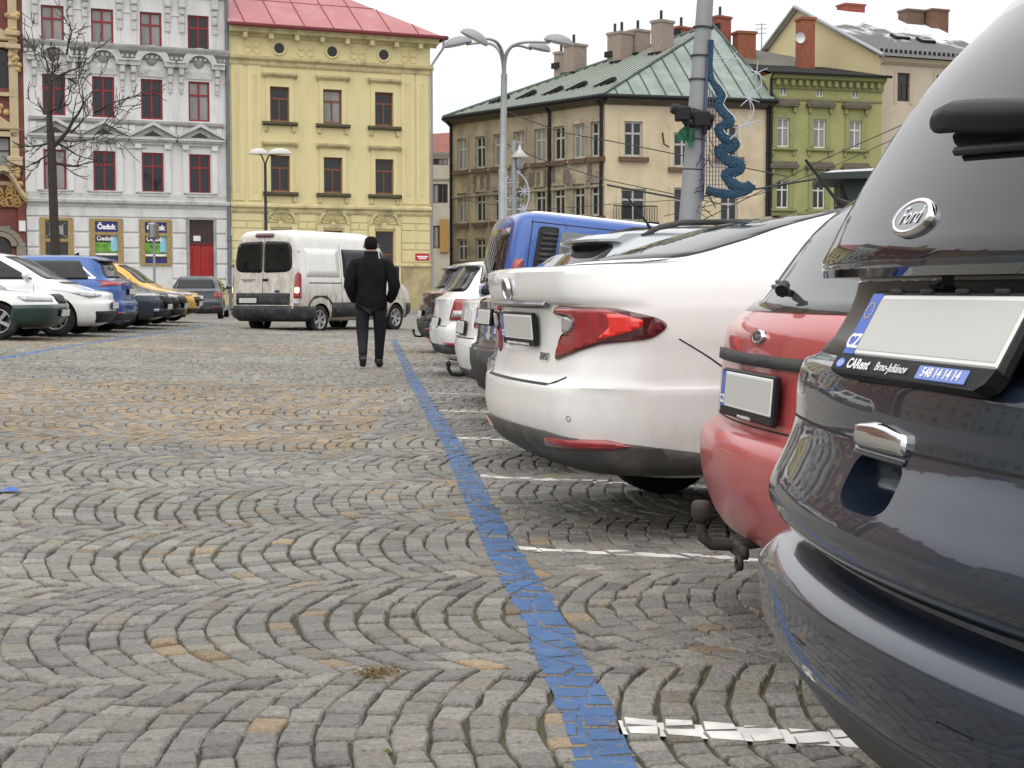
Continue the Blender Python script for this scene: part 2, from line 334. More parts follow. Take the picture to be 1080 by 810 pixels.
# ---- painted lines: paint lies on the tops of the setts it crosses
def clip_convex(poly, quad):
    out = poly
    for i in range(4):
        a, b = quad[i], quad[(i+1) % 4]; e = b-a; nrm = np.array([-e[1], e[0]])
        inp = out; out = []
        if not inp: return out
        for k in range(len(inp)):
            P, Qn = inp[k], inp[(k+1) % len(inp)]; dp, dq = (P-a) @ nrm, (Qn-a) @ nrm
            if dp >= 0: out.append(P)
            if (dp >= 0) != (dq >= 0): out.append(P+(Qn-P)*(dp/(dp-dq)))
    return out
topr = ring(gap+.0115)
def paint_line(name, pts, width, material, parent=None, skip=0.0, fill=None):
    vs, fs = [], []
    if fill:
        # paint that ran down into the joints
        for a, b in zip(pts[:-1], pts[1:]):
            if (a[1]+b[1])/2 < fill: continue
            a = np.array(a[:2]); b = np.array(b[:2]); d = b-a; Ls = np.linalg.norm(d); d /= Ls; nn = np.array([-d[1], d[0]])*width*.46; k = max(1, int(Ls/.3))
            for i in range(k):
                p, q = a+(b-a)*i/k, a+(b-a)*(i+1)/k; b0 = len(vs)
                for r_ in (p-nn, q-nn, q+nn, p+nn): vs.append((r_[0], r_[1], float(gz(*r_))-.0034))
                fs.append((b0, b0+1, b0+2, b0+3))
    for a, b in zip(pts[:-1], pts[1:]):
        a = np.array(a[:2]); b = np.array(b[:2]); d = b-a; Ls = np.linalg.norm(d); d /= Ls; nn = np.array([-d[1], d[0]])*width/2
        quad = [a-nn, b-nn+d*.0, b+nn+d*.0, a+nn]
        rel = C-a; tt = rel @ d; off = np.abs(rel @ np.array([-d[1], d[0]]))
        for i in np.nonzero((tt > -.12) & (tt < Ls+.12) & (off < width/2+.12))[0]:
            if rng.random() < skip: continue
            poly = [topr[i, k] for k in range(4)]
            area = sum(poly[k][0]*poly[(k+1) % 4][1]-poly[(k+1) % 4][0]*poly[k][1] for k in range(4))
            if area < 0: poly = poly[::-1]
            jit = rng.normal(0, .004, (4, 2)) if width > .05 else 0
            pc = clip_convex(poly, [q+jj for q, jj in zip(quad, jit)])
            if len(pc) < 3: continue
            b0 = len(vs)
            for p in pc:
                dd = p-C[i]; vs.append((p[0], p[1], float(gz(p[0], p[1]))+zj[i, 0]+1.2*float((dd*tilt[i, 0]).sum())+.0010))
            fs.append(tuple(range(b0, len(vs))))
    me = bpy.data.meshes.new(name); me.from_pydata(vs, [], fs); me.update()
    return link(name, me, parent, material)
def paint_material(name, color, under=(.16, .155, .15), wear=.5, scale=24):
    m = bpy.data.materials.new(name); m.use_nodes = True; t = m.node_tree; N = t.nodes; L = t.links; p = N['Principled BSDF']; p.inputs['Roughness'].default_value = .6
    tc = N.new('ShaderNodeTexCoord'); nz = N.new('ShaderNodeTexNoise'); nz.inputs['Scale'].default_value = scale; nz.inputs['Detail'].default_value = 9; nz.inputs['Roughness'].default_value = .8
    L.new(tc.outputs['Object'], nz.inputs['Vector'])
    mr = N.new('ShaderNodeMapRange'); mr.inputs[1].default_value = wear; mr.inputs[2].default_value = wear+.09; L.new(nz.outputs['Fac'], mr.inputs[0])
    n2 = N.new('ShaderNodeTexNoise'); n2.inputs['Scale'].default_value = 7; n2.inputs['Detail'].default_value = 6; L.new(tc.outputs['Object'], n2.inputs['Vector'])
    r2 = N.new('ShaderNodeMapRange'); r2.inputs[1].default_value = .3; r2.inputs[2].default_value = .7; r2.inputs[3].default_value = .72; r2.inputs[4].default_value = 1.2; L.new(n2.outputs['Fac'], r2.inputs[0])
    m0 = N.new('ShaderNodeMix'); m0.data_type = 'RGBA'; m0.blend_type = 'MULTIPLY'; m0.inputs[0].default_value = 1; m0.inputs[6].default_value = (*color, 1); L.new(r2.outputs[0], m0.inputs[7])
    mx = N.new('ShaderNodeMix'); mx.data_type = 'RGBA'; L.new(mr.outputs[0], mx.inputs[0]); L.new(m0.outputs[2], mx.inputs[6]); mx.inputs[7].default_value = (*under, 1)
    L.new(mx.outputs[2], p.inputs['Base Color'])
    b = N.new('ShaderNodeBump'); b.inputs['Strength'].default_value = .5; b.inputs['Distance'].default_value = .01; L.new(nz.outputs['Fac'], b.inputs['Height']); L.new(b.outputs[0], p.inputs['Normal'])
    return m
M_PB = paint_material('worn_blue_paint', (.036, .112, .27), wear=.54)
M_PB2 = paint_material('worn_blue_paint_far', (.06, .16, .38), wear=.55)
M_PW = paint_material('worn_white_paint', (.70, .69, .65), wear=.60)
M_PW2 = paint_material('faded_white_paint', (.50, .49, .46), wear=.52)
bl = [ground(x, y) for x, y in [(650, 840), (638, 800), (622.7, 754), (595, 704), (574.6, 653), (552, 617.6), (534, 587), (516, 552), (496, 511), (478.5, 471), (455.7, 435), (438, 405), (415, 358)]]
setp(paint_line('blue_parking_line', bl, .142, M_PB, fill=3.0), kind='structure')
bl2 = [ground(x, y) for x, y in [(-60, 391), (0, 377.6), (70, 366), (131, 356.5), (190, 348), (230, 342)]]
setp(paint_line('blue_parking_line', bl2, .16, M_PB2, fill=1), kind='structure')
for k, (p0, p1, w) in enumerate([((646, 765), (900, 779), .125), ((543, 578), (790, 589.5), .075), ((499, 502), (645, 508.5), .085), ((474, 461), (540, 464), .085), ((462, 433), (530, 435.5), .085),
                    ((451, 414), (520, 416), .085), ((444, 400), (510, 401.5), .09), ((436, 389), (500, 390), .09), ((431, 380), (500, 381), .09), ((426, 372), (490, 373), .1)]):
    a = ground(*p0); b = ground(*p1); d = (b-a).normalized()
    setp(paint_line('white_bay_line', [a, a+d*3.6], w, M_PW if k < 5 else M_PW2, fill=3), kind='structure')
for Yw in (22.6, 25.3, 28.0, 30.6, 33.2, 35.9, 38.5):
    setp(paint_line('white_bay_line', [(-7.0-(Yw-20)*.03, Yw, 0), (-10.5, Yw+.4, 0)], .09, M_PW2, skip=.15), kind='structure')
setp(paint_line('white_bay_line', [ground(355, 386), ground(420, 386)], .08, M_PW2, skip=.2), kind='structure')
# ---- moss and grit in the joints; loose tuft and scraps
mm = MB()
for _ in range(9000):
    i = int(rng.integers(0, n)); 
    if C[i, 1] > 9 or (C[i, 0] < .0 and rng.random() < .5): continue
    k = int(rng.integers(0, 4)); p = (Q[i, k]+(Q[i, (k+1) % 4]-Q[i, k])*rng.random()); r_ = rng.uniform(.004, .011)
    z = float(gz(*p))-.0095; a0 = rng.random()*6
    ring_ = [(p[0]+r_*rng.uniform(.6, 1.5)*math.cos(a0+q*1.05), p[1]+r_*rng.uniform(.6, 1.5)*math.sin(a0+q*1.05), z) for q in range(6)]
    b0 = len(mm.v); mm.v += ring_+[(p[0], p[1], z+.011)]; 
    for q in range(6): mm.f.append((b0+q, b0+(q+1) % 6, b0+6)); mm.m.append(0); mm.sm.append(True)
setp(mm.build('moss_tufts', mat('joint_moss', (.10, .105, .035), .95, var=.5, scale=3), fix=False), kind='stuff')
def tuft():
    g0 = ground(398, 712); b = MB()
    for _ in range(90):
        a0 = random.uniform(0, 6.28); l = random.uniform(.02, .06); x, y = random.gauss(0, .022), random.gauss(0, .022)
        p = [Vector((x, y, .004)), Vector((x+l*.5*math.cos(a0), y+l*.5*math.sin(a0), .008+random.uniform(0, .014))), Vector((x+l*math.cos(a0), y+l*math.sin(a0), random.uniform(.004, .02)))]
        b.tube(p, [.0016, .0016, .0006], 3)
    o = b.build('dry_grass_tuft', mat('dry_grass', (.20, .15, .07), .9, var=.4, scale=60)); o.location = g0
    setp(o, 'small dry brown tuft of grass lying on the grey setts', 'grass tuft')
    for px, py, cl, lb, cat_, nm in [(10, 519, (.05, .12, .42), 'small crumpled blue scrap lying on the setts near the left edge', 'litter', 'litter_scrap'), (720, 523, (.6, .6, .58), None, None, None)]:
        if not nm: continue
        g0 = ground(px, py); m_ = MB(); m_.add([(-.05, -.02, .004), (0, -.035, .012), (.05, -.01, .005), (.03, .03, .02), (-.03, .03, .006), (0, 0, .03)], [(0, 1, 5), (1, 2, 5), (2, 3, 5), (3, 4, 5), (4, 0, 5)])
        o = m_.build(nm, mat('scrap_blue', cl, .6)); o.location = g0; setp(o, lb, cat_)
tuft()
# kerb and pavement in front of the buildings
FD = Vector((.9205, .3907, 0)); FN = Vector((.3907, -.9205, 0))       # direction along the facades, direction towards the square
def along(t, off=0, z=0): p = Vector((-4, 75, 0))+FD*t+FN*off; return Vector((p.x, p.y, z))
b = MB(); pts = [along(-75, 7), along(4, 7)]; pts2 = [along(4, -30), along(-75, -30)]
b.add([(*p.xy, .10) for p in pts+pts2], [(0, 1, 2, 3)])
setp(b.build('pavement', mat('pavement_slabs', (.22, .21, .195), .85, var=.25, scale=1.5, bump=.4, bscale=4)), kind='structure')
b = MB(); q = [along(-75, 7), along(4, 7), along(4, 7.18), along(-75, 7.18)]
b.add([(*p.xy, z) for z in (-.05, .125) for p in q], [(3, 2, 1, 0), (4, 5, 6, 7), (0, 1, 5, 4), (1, 2, 6, 5), (2, 3, 7, 6), (3, 0, 4, 7)])
setp(b.build('kerb', mat('granite_kerb', (.30, .29, .27), .8, var=.3, scale=6, bump=.3)), kind='structure')
# ================================================================ car shell: a stack of rounded plan contours
def _pchip(xs, ys):
    xs = np.array(xs, float); ys = np.array(ys, float); h = np.diff(xs)[:, None]; d = np.diff(ys, axis=0)/h
    m = np.zeros_like(ys)
    for i in range(1, len(xs)-1):
        w1 = 2*h[i]+h[i-1]; w2 = h[i]+2*h[i-1]; ok = d[i-1]*d[i] > 0
        with np.errstate(divide='ignore', invalid='ignore'): v = (w1+w2)/(w1/d[i-1]+w2/d[i])
        m[i] = np.where(ok, v, 0)
    m[0] = d[0]; m[-1] = d[-1]
    def f(x):
        x = min(max(x, xs[0]), xs[-1]); i = min(max(int(np.searchsorted(xs, x))-1, 0), len(xs)-2)
        t = (x-xs[i])/h[i, 0]; H_ = h[i, 0]
        return (2*t**3-3*t*t+1)*ys[i]+(t**3-2*t*t+t)*H_*m[i]+(-2*t**3+3*t*t)*ys[i+1]+(t**3-t*t)*H_*m[i+1]
    return f
def round_poly(poly, r=.02, n=3):
    out = []; N = len(poly)
    for i in range(N):
        a, b, c = (np.array(poly[j % N][:2], float) for j in (i-1, i, i+1))
        rr = poly[i][2] if len(poly[i]) > 2 else r
        la, lc = np.linalg.norm(a-b), np.linalg.norm(c-b); q = min(rr, la*.49, lc*.49)
        p0 = b+(a-b)/max(la, 1e-9)*q; p1 = b+(c-b)/max(lc, 1e-9)*q
        for k in range(n+1):
            t = k/n; out.append(tuple((1-t)**2*p0+2*t*(1-t)*b+t*t*p1))
    return out
class Shell:
    def __init__(s, levels, kr=.06, kf=.07, xa=.3, xb=.7, step=.07, fine=True, sxf=0.0, sxr=0.0):
        s.lv = sorted(levels); s.z0, s.z1 = s.lv[0][0], s.lv[-1][0]
        s.f = _pchip([l[0] for l in s.lv], [l[1:] for l in s.lv]); s.kr, s.kf = kr, kf
        s.X0 = min(l[1] for l in s.lv); s.X1 = max(l[2] for l in s.lv); s.xa = s.X0+(s.X1-s.X0)*xa; s.xb = s.X0+(s.X1-s.X0)*xb
        s.step = step; s.n = (9, 8, 26) if fine else (7, 8, 18); s.cache = {}; s.bend = None
    def contour(s, z):
        k = round(z, 4)
        if k in s.cache: return s.cache[k]
        xr, xf, w, rr, rf, br, bf = s.f(z); n1, n2, n3 = s.n
        rr = min(rr, w*.9); rf = min(rf, w*.9); L = xf-xr; sc = min(1, L*.9/max(1e-6, br+bf+1.2*rr+1.2*rf)); rx = rr*1.2*sc; fx = rf*1.2*sc; br *= sc; bf *= sc
        y = np.linspace(0, w-rr, n1); R1 = np.stack([xr+br*(y/w)**2, y], 1)
        th = np.linspace(0, math.pi/2, n2+1)[1:]; yy = w-rr+rr*np.sin(th); R2 = np.stack([xr+br*(np.minimum(yy, w)/w)**2+rx*(1-np.cos(th)), yy], 1)
        y = np.linspace(w-rf, 0, n1); F1 = np.stack([xf-bf*(y/w)**2, y], 1)
        th = np.linspace(math.pi/2, 0, n2+1)[:-1]; yy = w-rf+rf*np.sin(th); F2 = np.stack([xf-bf*(yy/w)**2-fx*(1-np.cos(th)), yy], 1)
        xs = np.linspace(R2[-1, 0], F2[0, 0], n3+2)[1:-1]; S = np.stack([xs, np.full(n3, w)], 1)
        P = np.concatenate([R1, R2, S, F2, F1]); x = P[:, 0]
        ta = np.clip((s.xa-x)/(s.xa-s.X0), 0, 1)**2; tb = np.clip((x-s.xb)/(s.X1-s.xb), 0, 1)**2
        P[:, 1] *= 1-s.kr*ta-s.kf*tb
        sl = np.concatenate([[0], np.cumsum(np.linalg.norm(np.diff(P, axis=0), axis=1))])
        s.cache[k] = (P, sl); return s.cache[k]
    def post(s, p):
        return p if s.bend is None else s.bend(p)
    def pt(s, mode, a, b, sg=1):
        z = min(max(b, s.z0), s.z1); P, sl = s.contour(z)
        if mode == 'S': return s.post(np.array([a, sg*np.interp(a, P[:, 0], P[:, 1]), z]))
        if mode == 'R': h = len(P)//2; return s.post(np.array([np.interp(abs(a), P[:h, 1], P[:h, 0]), a, z]))
        if mode == 'F': h = len(P)//2; Q_ = P[h:][::-1]; return s.post(np.array([np.interp(abs(a), Q_[:, 1], Q_[:, 0]), a, z]))
        u = abs(a) if mode == 'WR' else sl[-1]-abs(a); g_ = 1 if a >= 0 else -1
        return s.post(np.array([np.interp(u, sl, P[:, 0]), g_*np.interp(u, sl, P[:, 1]), z]))
    def nrm(s, mode, a, b, sg=1):
        e = .012; da = s.pt(mode, a+e, b, sg)-s.pt(mode, a-e, b, sg); db = s.pt(mode, a, b+e, sg)-s.pt(mode, a, b-e, sg)
        if mode == 'R' or mode == 'F':
            pass
        n_ = np.cross(da, db); l = np.linalg.norm(n_)
        if l < 1e-9: return np.array([0, 0, 1.])
        n_ /= l; p = s.pt(mode, a, b, sg); c_ = np.array([(s.X0+s.X1)/2, 0, .7]); ref = {'S': np.array([0, sg, 0]), 'R': np.array([-1, 0, .3]), 'F': np.array([1, 0, .3])}.get(mode, p-c_)
        if mode in ('WR', 'WF'): ref = np.array([p[0]-c_[0], p[1]*1.5, 0])
        return n_ if n_ @ ref > 0 else -n_
    def frame(s, mode, a, b, sg=1, off=0):
        """matrix whose x is the viewer's right, y up along the surface, z outward"""
        p = s.pt(mode, a, b, sg); n_ = Vector(s.nrm(mode, a, b, sg)); up = Vector((0, 0, 1)); r_ = up.cross(n_).normalized(); u = n_.cross(r_)
        M = Matrix((r_, u, n_)).transposed().to_4x4(); M.translation = Vector(p)+n_*off; return M
    def body(s, name, mats, parent, arches=(), R_=.34, aw=.30, archmat=1, scoop=None):
        zs = [s.z0]
        for l0, l1 in zip(s.lv[:-1], s.lv[1:]):
            d = max(abs(l1[0]-l0[0])*1.0, abs(l1[1]-l0[1]), abs(l1[2]-l0[2])*.6, abs(l1[3]-l0[3])); k = max(1, math.ceil(d/s.step))
            zs += [l0[0]+(l1[0]-l0[0])*(i+1)/k for i in range(k)]
        V = []; 
        for z in zs:
            P = s.contour(z)[0]; H_ = len(P); ring = [s.post(np.array([x, y, z])) for x, y in P]+[s.post(np.array([x, -y, z])) for x, y in P[-2:0:-1]]; V += ring
        m = len(ring); f = [(i*m+k, i*m+(k+1) % m, (i+1)*m+(k+1) % m, (i+1)*m+k) for i in range(len(zs)-1) for k in range(m)]
        f.append(tuple(range(m-1, -1, -1))); f.append(tuple(range((len(zs)-1)*m, len(zs)*m)))
        me = bpy.data.meshes.new(name); me.from_pydata([tuple(v) for v in V], [], f)
        bm = bmesh.new(); bm.from_mesh(me); bmesh.ops.triangulate(bm, faces=[q for q in bm.faces if len(q.verts) > 4]); bmesh.ops.recalc_face_normals(bm, faces=bm.faces); bm.to_mesh(me); bm.free()
        me.polygons.foreach_set('use_smooth', [True]*len(me.polygons))
        o = link(name, me, parent, mats)
        if arches:
            cb = MB()
            for ax in arches:
                for sg in (-1, 1):
                    y0 = float(s.pt('S', ax, .5)[1]); a0, a1 = sorted((sg*(y0-aw), sg*(y0+.15)))
                    M = Matrix.Translation((ax, a0, R_)) @ Matrix.Rotation(-math.pi/2, 4, 'X')
                    rr = R_+.045; cb.add([M @ Vector((rr*math.cos(q*math.pi/16), rr*math.sin(q*math.pi/16), h)) for h in (0, a1-a0) for q in range(32)],
                        [tuple(range(31, -1, -1)), tuple(range(32, 64))]+[(k, (k+1) % 32, 32+(k+1) % 32, 32+k) for k in range(32)], archmat)
            if scoop: cb.add(*scoop, archmat)
            co = cb.build('cut', mats); co.parent = parent
            md = o.modifiers.new('b', 'BOOLEAN'); md.object = co; md.operation = 'DIFFERENCE'; md.solver = 'EXACT'
            dg = bpy.context.evaluated_depsgraph_get(); dg.update(); nm = bpy.data.meshes.new_from_object(o.evaluated_get(dg)); o.modifiers.clear(); o.data = nm
            bpy.data.objects.remove(co)
            # keep the arch edges crisp
            sm = np.zeros(len(nm.polygons), bool); nm.polygons.foreach_get('use_smooth', sm)
            nm.set_sharp_from_angle(angle=R(50)) if hasattr(nm, 'set_sharp_from_angle') else None
        return o
    def patch(s, name, poly, mode, material, parent, off=.003, th=.012, step=.06, sg=1, r=.015, bulge=0, smooth=True, rn=3):
        poly = round_poly(poly, r, rn) if r else [tuple(p[:2]) for p in poly]
        bm = bmesh.new(); vs = [bm.verts.new((a, b, 0)) for a, b in poly]
        try: fc = bm.faces.new(vs)
        except ValueError: bm.free(); return None
        A = [p[0] for p in poly]; B = [p[1] for p in poly]
        for ax, lo, hi in ((0, min(A), max(A)), (1, min(B), max(B))):
            k = max(1, math.ceil((hi-lo)/step))
            for i in range(1, k):
                c_ = lo+(hi-lo)*i/k; co = (c_, 0, 0) if ax == 0 else (0, c_, 0); no = (1, 0, 0) if ax == 0 else (0, 1, 0)
                bmesh.ops.bisect_plane(bm, geom=bm.verts[:]+bm.edges[:]+bm.faces[:], plane_co=co, plane_no=no, dist=1e-6)
        bmesh.ops.triangulate(bm, faces=[q for q in bm.faces if len(q.verts) > 4])
        bnd = [e for e in bm.edges if e.is_boundary]; bset = {v for e in bnd for v in e.verts}
        rb = bmesh.ops.extrude_edge_only(bm, edges=bnd); low = {v for v in rb['geom'] if isinstance(v, bmesh.types.BMVert)}
        side = [f_ for f_ in rb['geom'] if isinstance(f_, bmesh.types.BMFace)]
        for v in bm.verts:
            a, b = v.co.x, v.co.y; p = s.pt(mode, a, b, sg); n_ = s.nrm(mode, a, b, sg)
            d = (off-th) if v in low else (off if (v in bset or not bulge) else off+bulge)
            v.co = Vector(p+n_*d)
        bmesh.ops.recalc_face_normals(bm, faces=bm.faces)
        # outward check
        tops = [f_ for f_ in bm.faces if not any(v in low for v in f_.verts)]
        if tops:
            acc = 0
            for f_ in tops[:12]:
                c_ = f_.calc_center_median(); ref = {'S': Vector((0, sg, 0)), 'R': Vector((-1, 0, .3)), 'F': Vector((1, 0, .3))}.get(mode, Vector((c_.x-(s.X0+s.X1)/2, c_.y*1.5, 0)))
                acc += f_.normal.dot(ref)
            if acc < 0: bmesh.ops.reverse_faces(bm, faces=bm.faces)
        for f_ in bm.faces: f_.smooth = smooth and not any(v in low for v in f_.verts)
        me = bpy.data.meshes.new(name); bm.to_mesh(me); bm.free()
        return link(name, me, parent, material)
    def seam(s, name, pts, mode, parent, w=.005, sg=1, material=None, off=.0012):
        L_, R2 = [], []
        dn = []
        for (a0, b0), (a1, b1) in zip(pts[:-1], pts[1:]):
            k = max(1, int(math.hypot(a1-a0, b1-b0)/.05)); dn += [(a0+(a1-a0)*i/k, b0+(b1-b0)*i/k) for i in range(k)]
        dn.append(pts[-1])
        for i, (a, b) in enumerate(dn):
            p0 = dn[max(i-1, 0)]; p1 = dn[min(i+1, len(dn)-1)]; dx, dy = p1[0]-p0[0], p1[1]-p0[1]; l = math.hypot(dx, dy) or 1
            nx_, ny_ = -dy/l*w/2, dx/l*w/2
            L_.append(s.pt(mode, a+nx_, b+ny_, sg)+s.nrm(mode, a, b, sg)*off); R2.append(s.pt(mode, a-nx_, b-ny_, sg)+s.nrm(mode, a, b, sg)*off)
        m_ = len(L_); b_ = MB(); b_.add(L_+R2, [(i, i+1, m_+i+1, m_+i) for i in range(m_-1)])
        return b_.build(name, material or M_BLACK, parent)
def roof_cap(S, z_from, off, material, name, parent, x_pad=.12):
    V = []; zs = np.linspace(z_from, S.z1, 9)
    for z in zs:
        P = S.contour(z)[0]; ring = [np.array([x, y, z]) for x, y in P]+[np.array([x, -y, z]) for x, y in P[-2:0:-1]]; ring = [S.post(q) for q in ring]; m = len(ring)
        k = (z-z_from)/(S.z1-z_from); V += [p+np.array([0, 0, off*min(1, 4*k)-.004]) for p in ring]
    f = [(i*m+k, i*m+(k+1) % m, (i+1)*m+(k+1) % m, (i+1)*m+k) for i in range(len(zs)-1) for k in range(m)]+[tuple(range((len(zs)-1)*m, len(zs)*m))]
    b = MB(); b.add(V, f, 0, True); return b.build(name, material, parent)
def spoiler(S, z, hw, length, material, parent, drop=.03, th=.03):
    b = MB(); ys = np.linspace(-hw, hw, 15); rows = []
    for y in ys:
        p = S.pt('R', y, z); l = length*(1-.35*(y/hw)**4)
        rows.append([(p[0]+.14, y, p[2]+.035), (p[0]-l*.4, y, p[2]+.038-drop*.3), (p[0]-l, y, p[2]+.03-drop), (p[0]-l, y, p[2]+.03-drop-th*.5), (p[0]-l*.5, y, p[2]-th), (p[0]+.10, y, p[2]-th-.02)])
    m = 6; b.add([q for r_ in rows for q in r_], [(i*m+k, i*m+(k+1) % m, (i+1)*m+(k+1) % m, (i+1)*m+k) for i in range(14) for k in range(m)], 0, False); n0 = len(b.v)
    b.f.append(tuple(range(m))); b.f.append(tuple(range(n0-1, n0-m-1, -1))); b.m += [0, 0]; b.sm += [False, False]
    return b.build('spoiler', material, parent)
# ---------------------------------------------------------------- wheels
_wheels = {}
def wheel(parent, x, y, z, r=.32, style=5, width=.2):
    key = (round(r, 3), style)
    if key not in _wheels:
        b = MB(); w = width/2; ri = r*.64
        b.lathe([(ri, -w*.9), (r*.80, -w), (r*.95, -w*.93), (r, -w*.7), (r*1.0, -w*.3), (r*.985, -w*.28), (r*.985, -w*.2), (r, -w*.18), (r, w*.18), (r*.985, w*.2), (r*.985, w*.28), (r, w*.3), (r, w*.7), (r*.95, w*.93), (r*.80, w), (ri, w*.9)], 32)
        t = bpy.data.meshes.new('wheel'); o = b.build('wheel', M_TYRE); t = o.data; bpy.data.objects.remove(o)
        b = MB()
        b.lathe([(r*.66, w*.93), (r*.64, w*.98), (r*.60, w*.9), (r*.58, w*.4), (r*.56, -w*.8)], 32, mat=0)
        b.lathe([(r*.57, w*.2), (.001, w*.2)], 24, mat=1)
        b.lathe([(.001, w*.80), (r*.10, w*.82), (r*.15, w*.72), (r*.15, w*.3)], 16, mat=0)
        for k in range(style):
            M = Matrix.Rotation(2*math.pi*k/style, 4, 'Z'); hw = r*(.09 if style < 8 else .055)
            v = [M @ Vector(p) for p in [(r*.08, -hw*.8, w*.80), (r*.61, -hw*1.25, w*.92), (r*.61, hw*1.25, w*.92), (r*.08, hw*.8, w*.80), (r*.08, -hw, w*.3), (r*.61, -hw*1.5, w*.4), (r*.61, hw*1.5, w*.4), (r*.08, hw, w*.3)]]
            b.add(v, [(0, 1, 2, 3), (0, 4, 5, 1), (3, 2, 6, 7), (1, 5, 6, 2)], 0)
        o = b.build('rim', [M_RIM, M_BLACK]); rm = o.data; bpy.data.objects.remove(o)
        _wheels[key] = (t, rm)
    t, rm = _wheels[key]; sg = 1 if y > 0 else -1
    o = link('wheel', t, parent); o.location = (x, y, z); o.rotation_euler = (-sg*math.pi/2, random.uniform(0, 6), 0)
    link('rim', rm, o); return o
def plate(parent, M, strip='', bold_txt=None, hw=.265, frame=True, lean=0, cz=True):
    """number plate with holder; M maps local (right, up, out)"""
    b = MB(); fz = -.085 if strip else -.066
    b.box(-hw-.008, hw+.008, fz, .066, -.012, .010, bev=.006); f = b.build('number_plate', M_BLACK, parent); f.matrix_local = M
    b = MB(); b.box(-hw+.004, hw-.004, -.056, .056, .006, .0125, bev=.003); b.build('plate', M_PLATE, f)
    b = MB(); b.box(-hw+.047, hw-.012, -.047, .047, .010, .0135); b.build('plate_field', M_PGREY, f)
    if cz:
        b = MB(); b.box(-hw+.004, -hw+.046, -.056, .056, .010, .0138); b.build('blue_strip', M_PBLUE, f)
        text('lettering', 'CZ', .036, M_WHITE, f, Matrix.Translation((-hw+.025, -.034, .0145)), ext=.0005, bold=.001)
        b = MB()
        for k in range(12):
            a = k*math.pi/6; x, y = -hw+.025+.014*math.cos(a), .024+.014*math.sin(a); b.quad([(x-.002, y-.002, .0146), (x+.002, y-.002, .0146), (x+.002, y+.002, .0146), (x-.002, y+.002, .0146)])
        b.build('stars', mat('star_yellow', (.55, .45, .1), .5), f)
    return f
# ---------------------------------------------------------------- a whole ordinary car
def gen_levels(L, W, H, zb=.95, clear=.2, hood=.74, cowl=1.15, wsx=1.9, rgx=.12, rrx=.45, deck=None, tail=.02, nose=.0):
    lv = [(clear-.02, .28, L-.28, .80*W, .22, .3, .1, .14), (clear+.06, .10, L-.10, .93*W, .24, .32, .1, .16), (.42, .02, L-.01, .985*W, .24, .34, .1, .18), (.56, 0, L, W, .24, .34, .1, .18),
          (.62, .01, L-.01, W, .24, .34, .1, .18), (.65, .05, L-.04-nose, .995*W, .2, .32, .1, .18), (hood-.02, .06, L-.07-nose, .985*W, .2, .3, .1, .18), (hood+.02, .065, L-.14-nose, .98*W, .2, .28, .1, .18),
          (hood+.3*(zb-hood), .07, L-.35-nose, .97*W, .2, .26, .1, .18), (zb-.03, tail+.06, L-cowl+.22, .955*W, .2, .25, .1, .16), (zb+.01, tail+.06, L-cowl+.10, .94*W, .2, .25, .1, .14)]
    if deck: lv += [(deck-.03, .05, L-cowl-.02-(wsx-cowl)*.3, .90*W, .18, .25, .1, .14), (deck, .10, L-cowl-.05-(wsx-cowl)*.35, .885*W, .18, .25, .1, .14), (deck+.02, rgx, L-cowl-.05-(wsx-cowl)*.4, .87*W, .25, .25, .1, .14)]
    else: lv += [(zb+.05, rgx, L-cowl, .92*W, .2, .25, .1, .14)]
    lv += [(H-.10, rrx, L-wsx, .70*W, .2, .22, .06, .1), (H-.05, rrx+.07, L-wsx-.16, .63*W, .2, .22, .06, .1), (H-.02, rrx+.28, L-wsx-.38, .52*W, .2, .2, .05, .08), (H, rrx+.8, L-wsx-.8, .22*W, .1, .1, .03, .03)]
    return lv
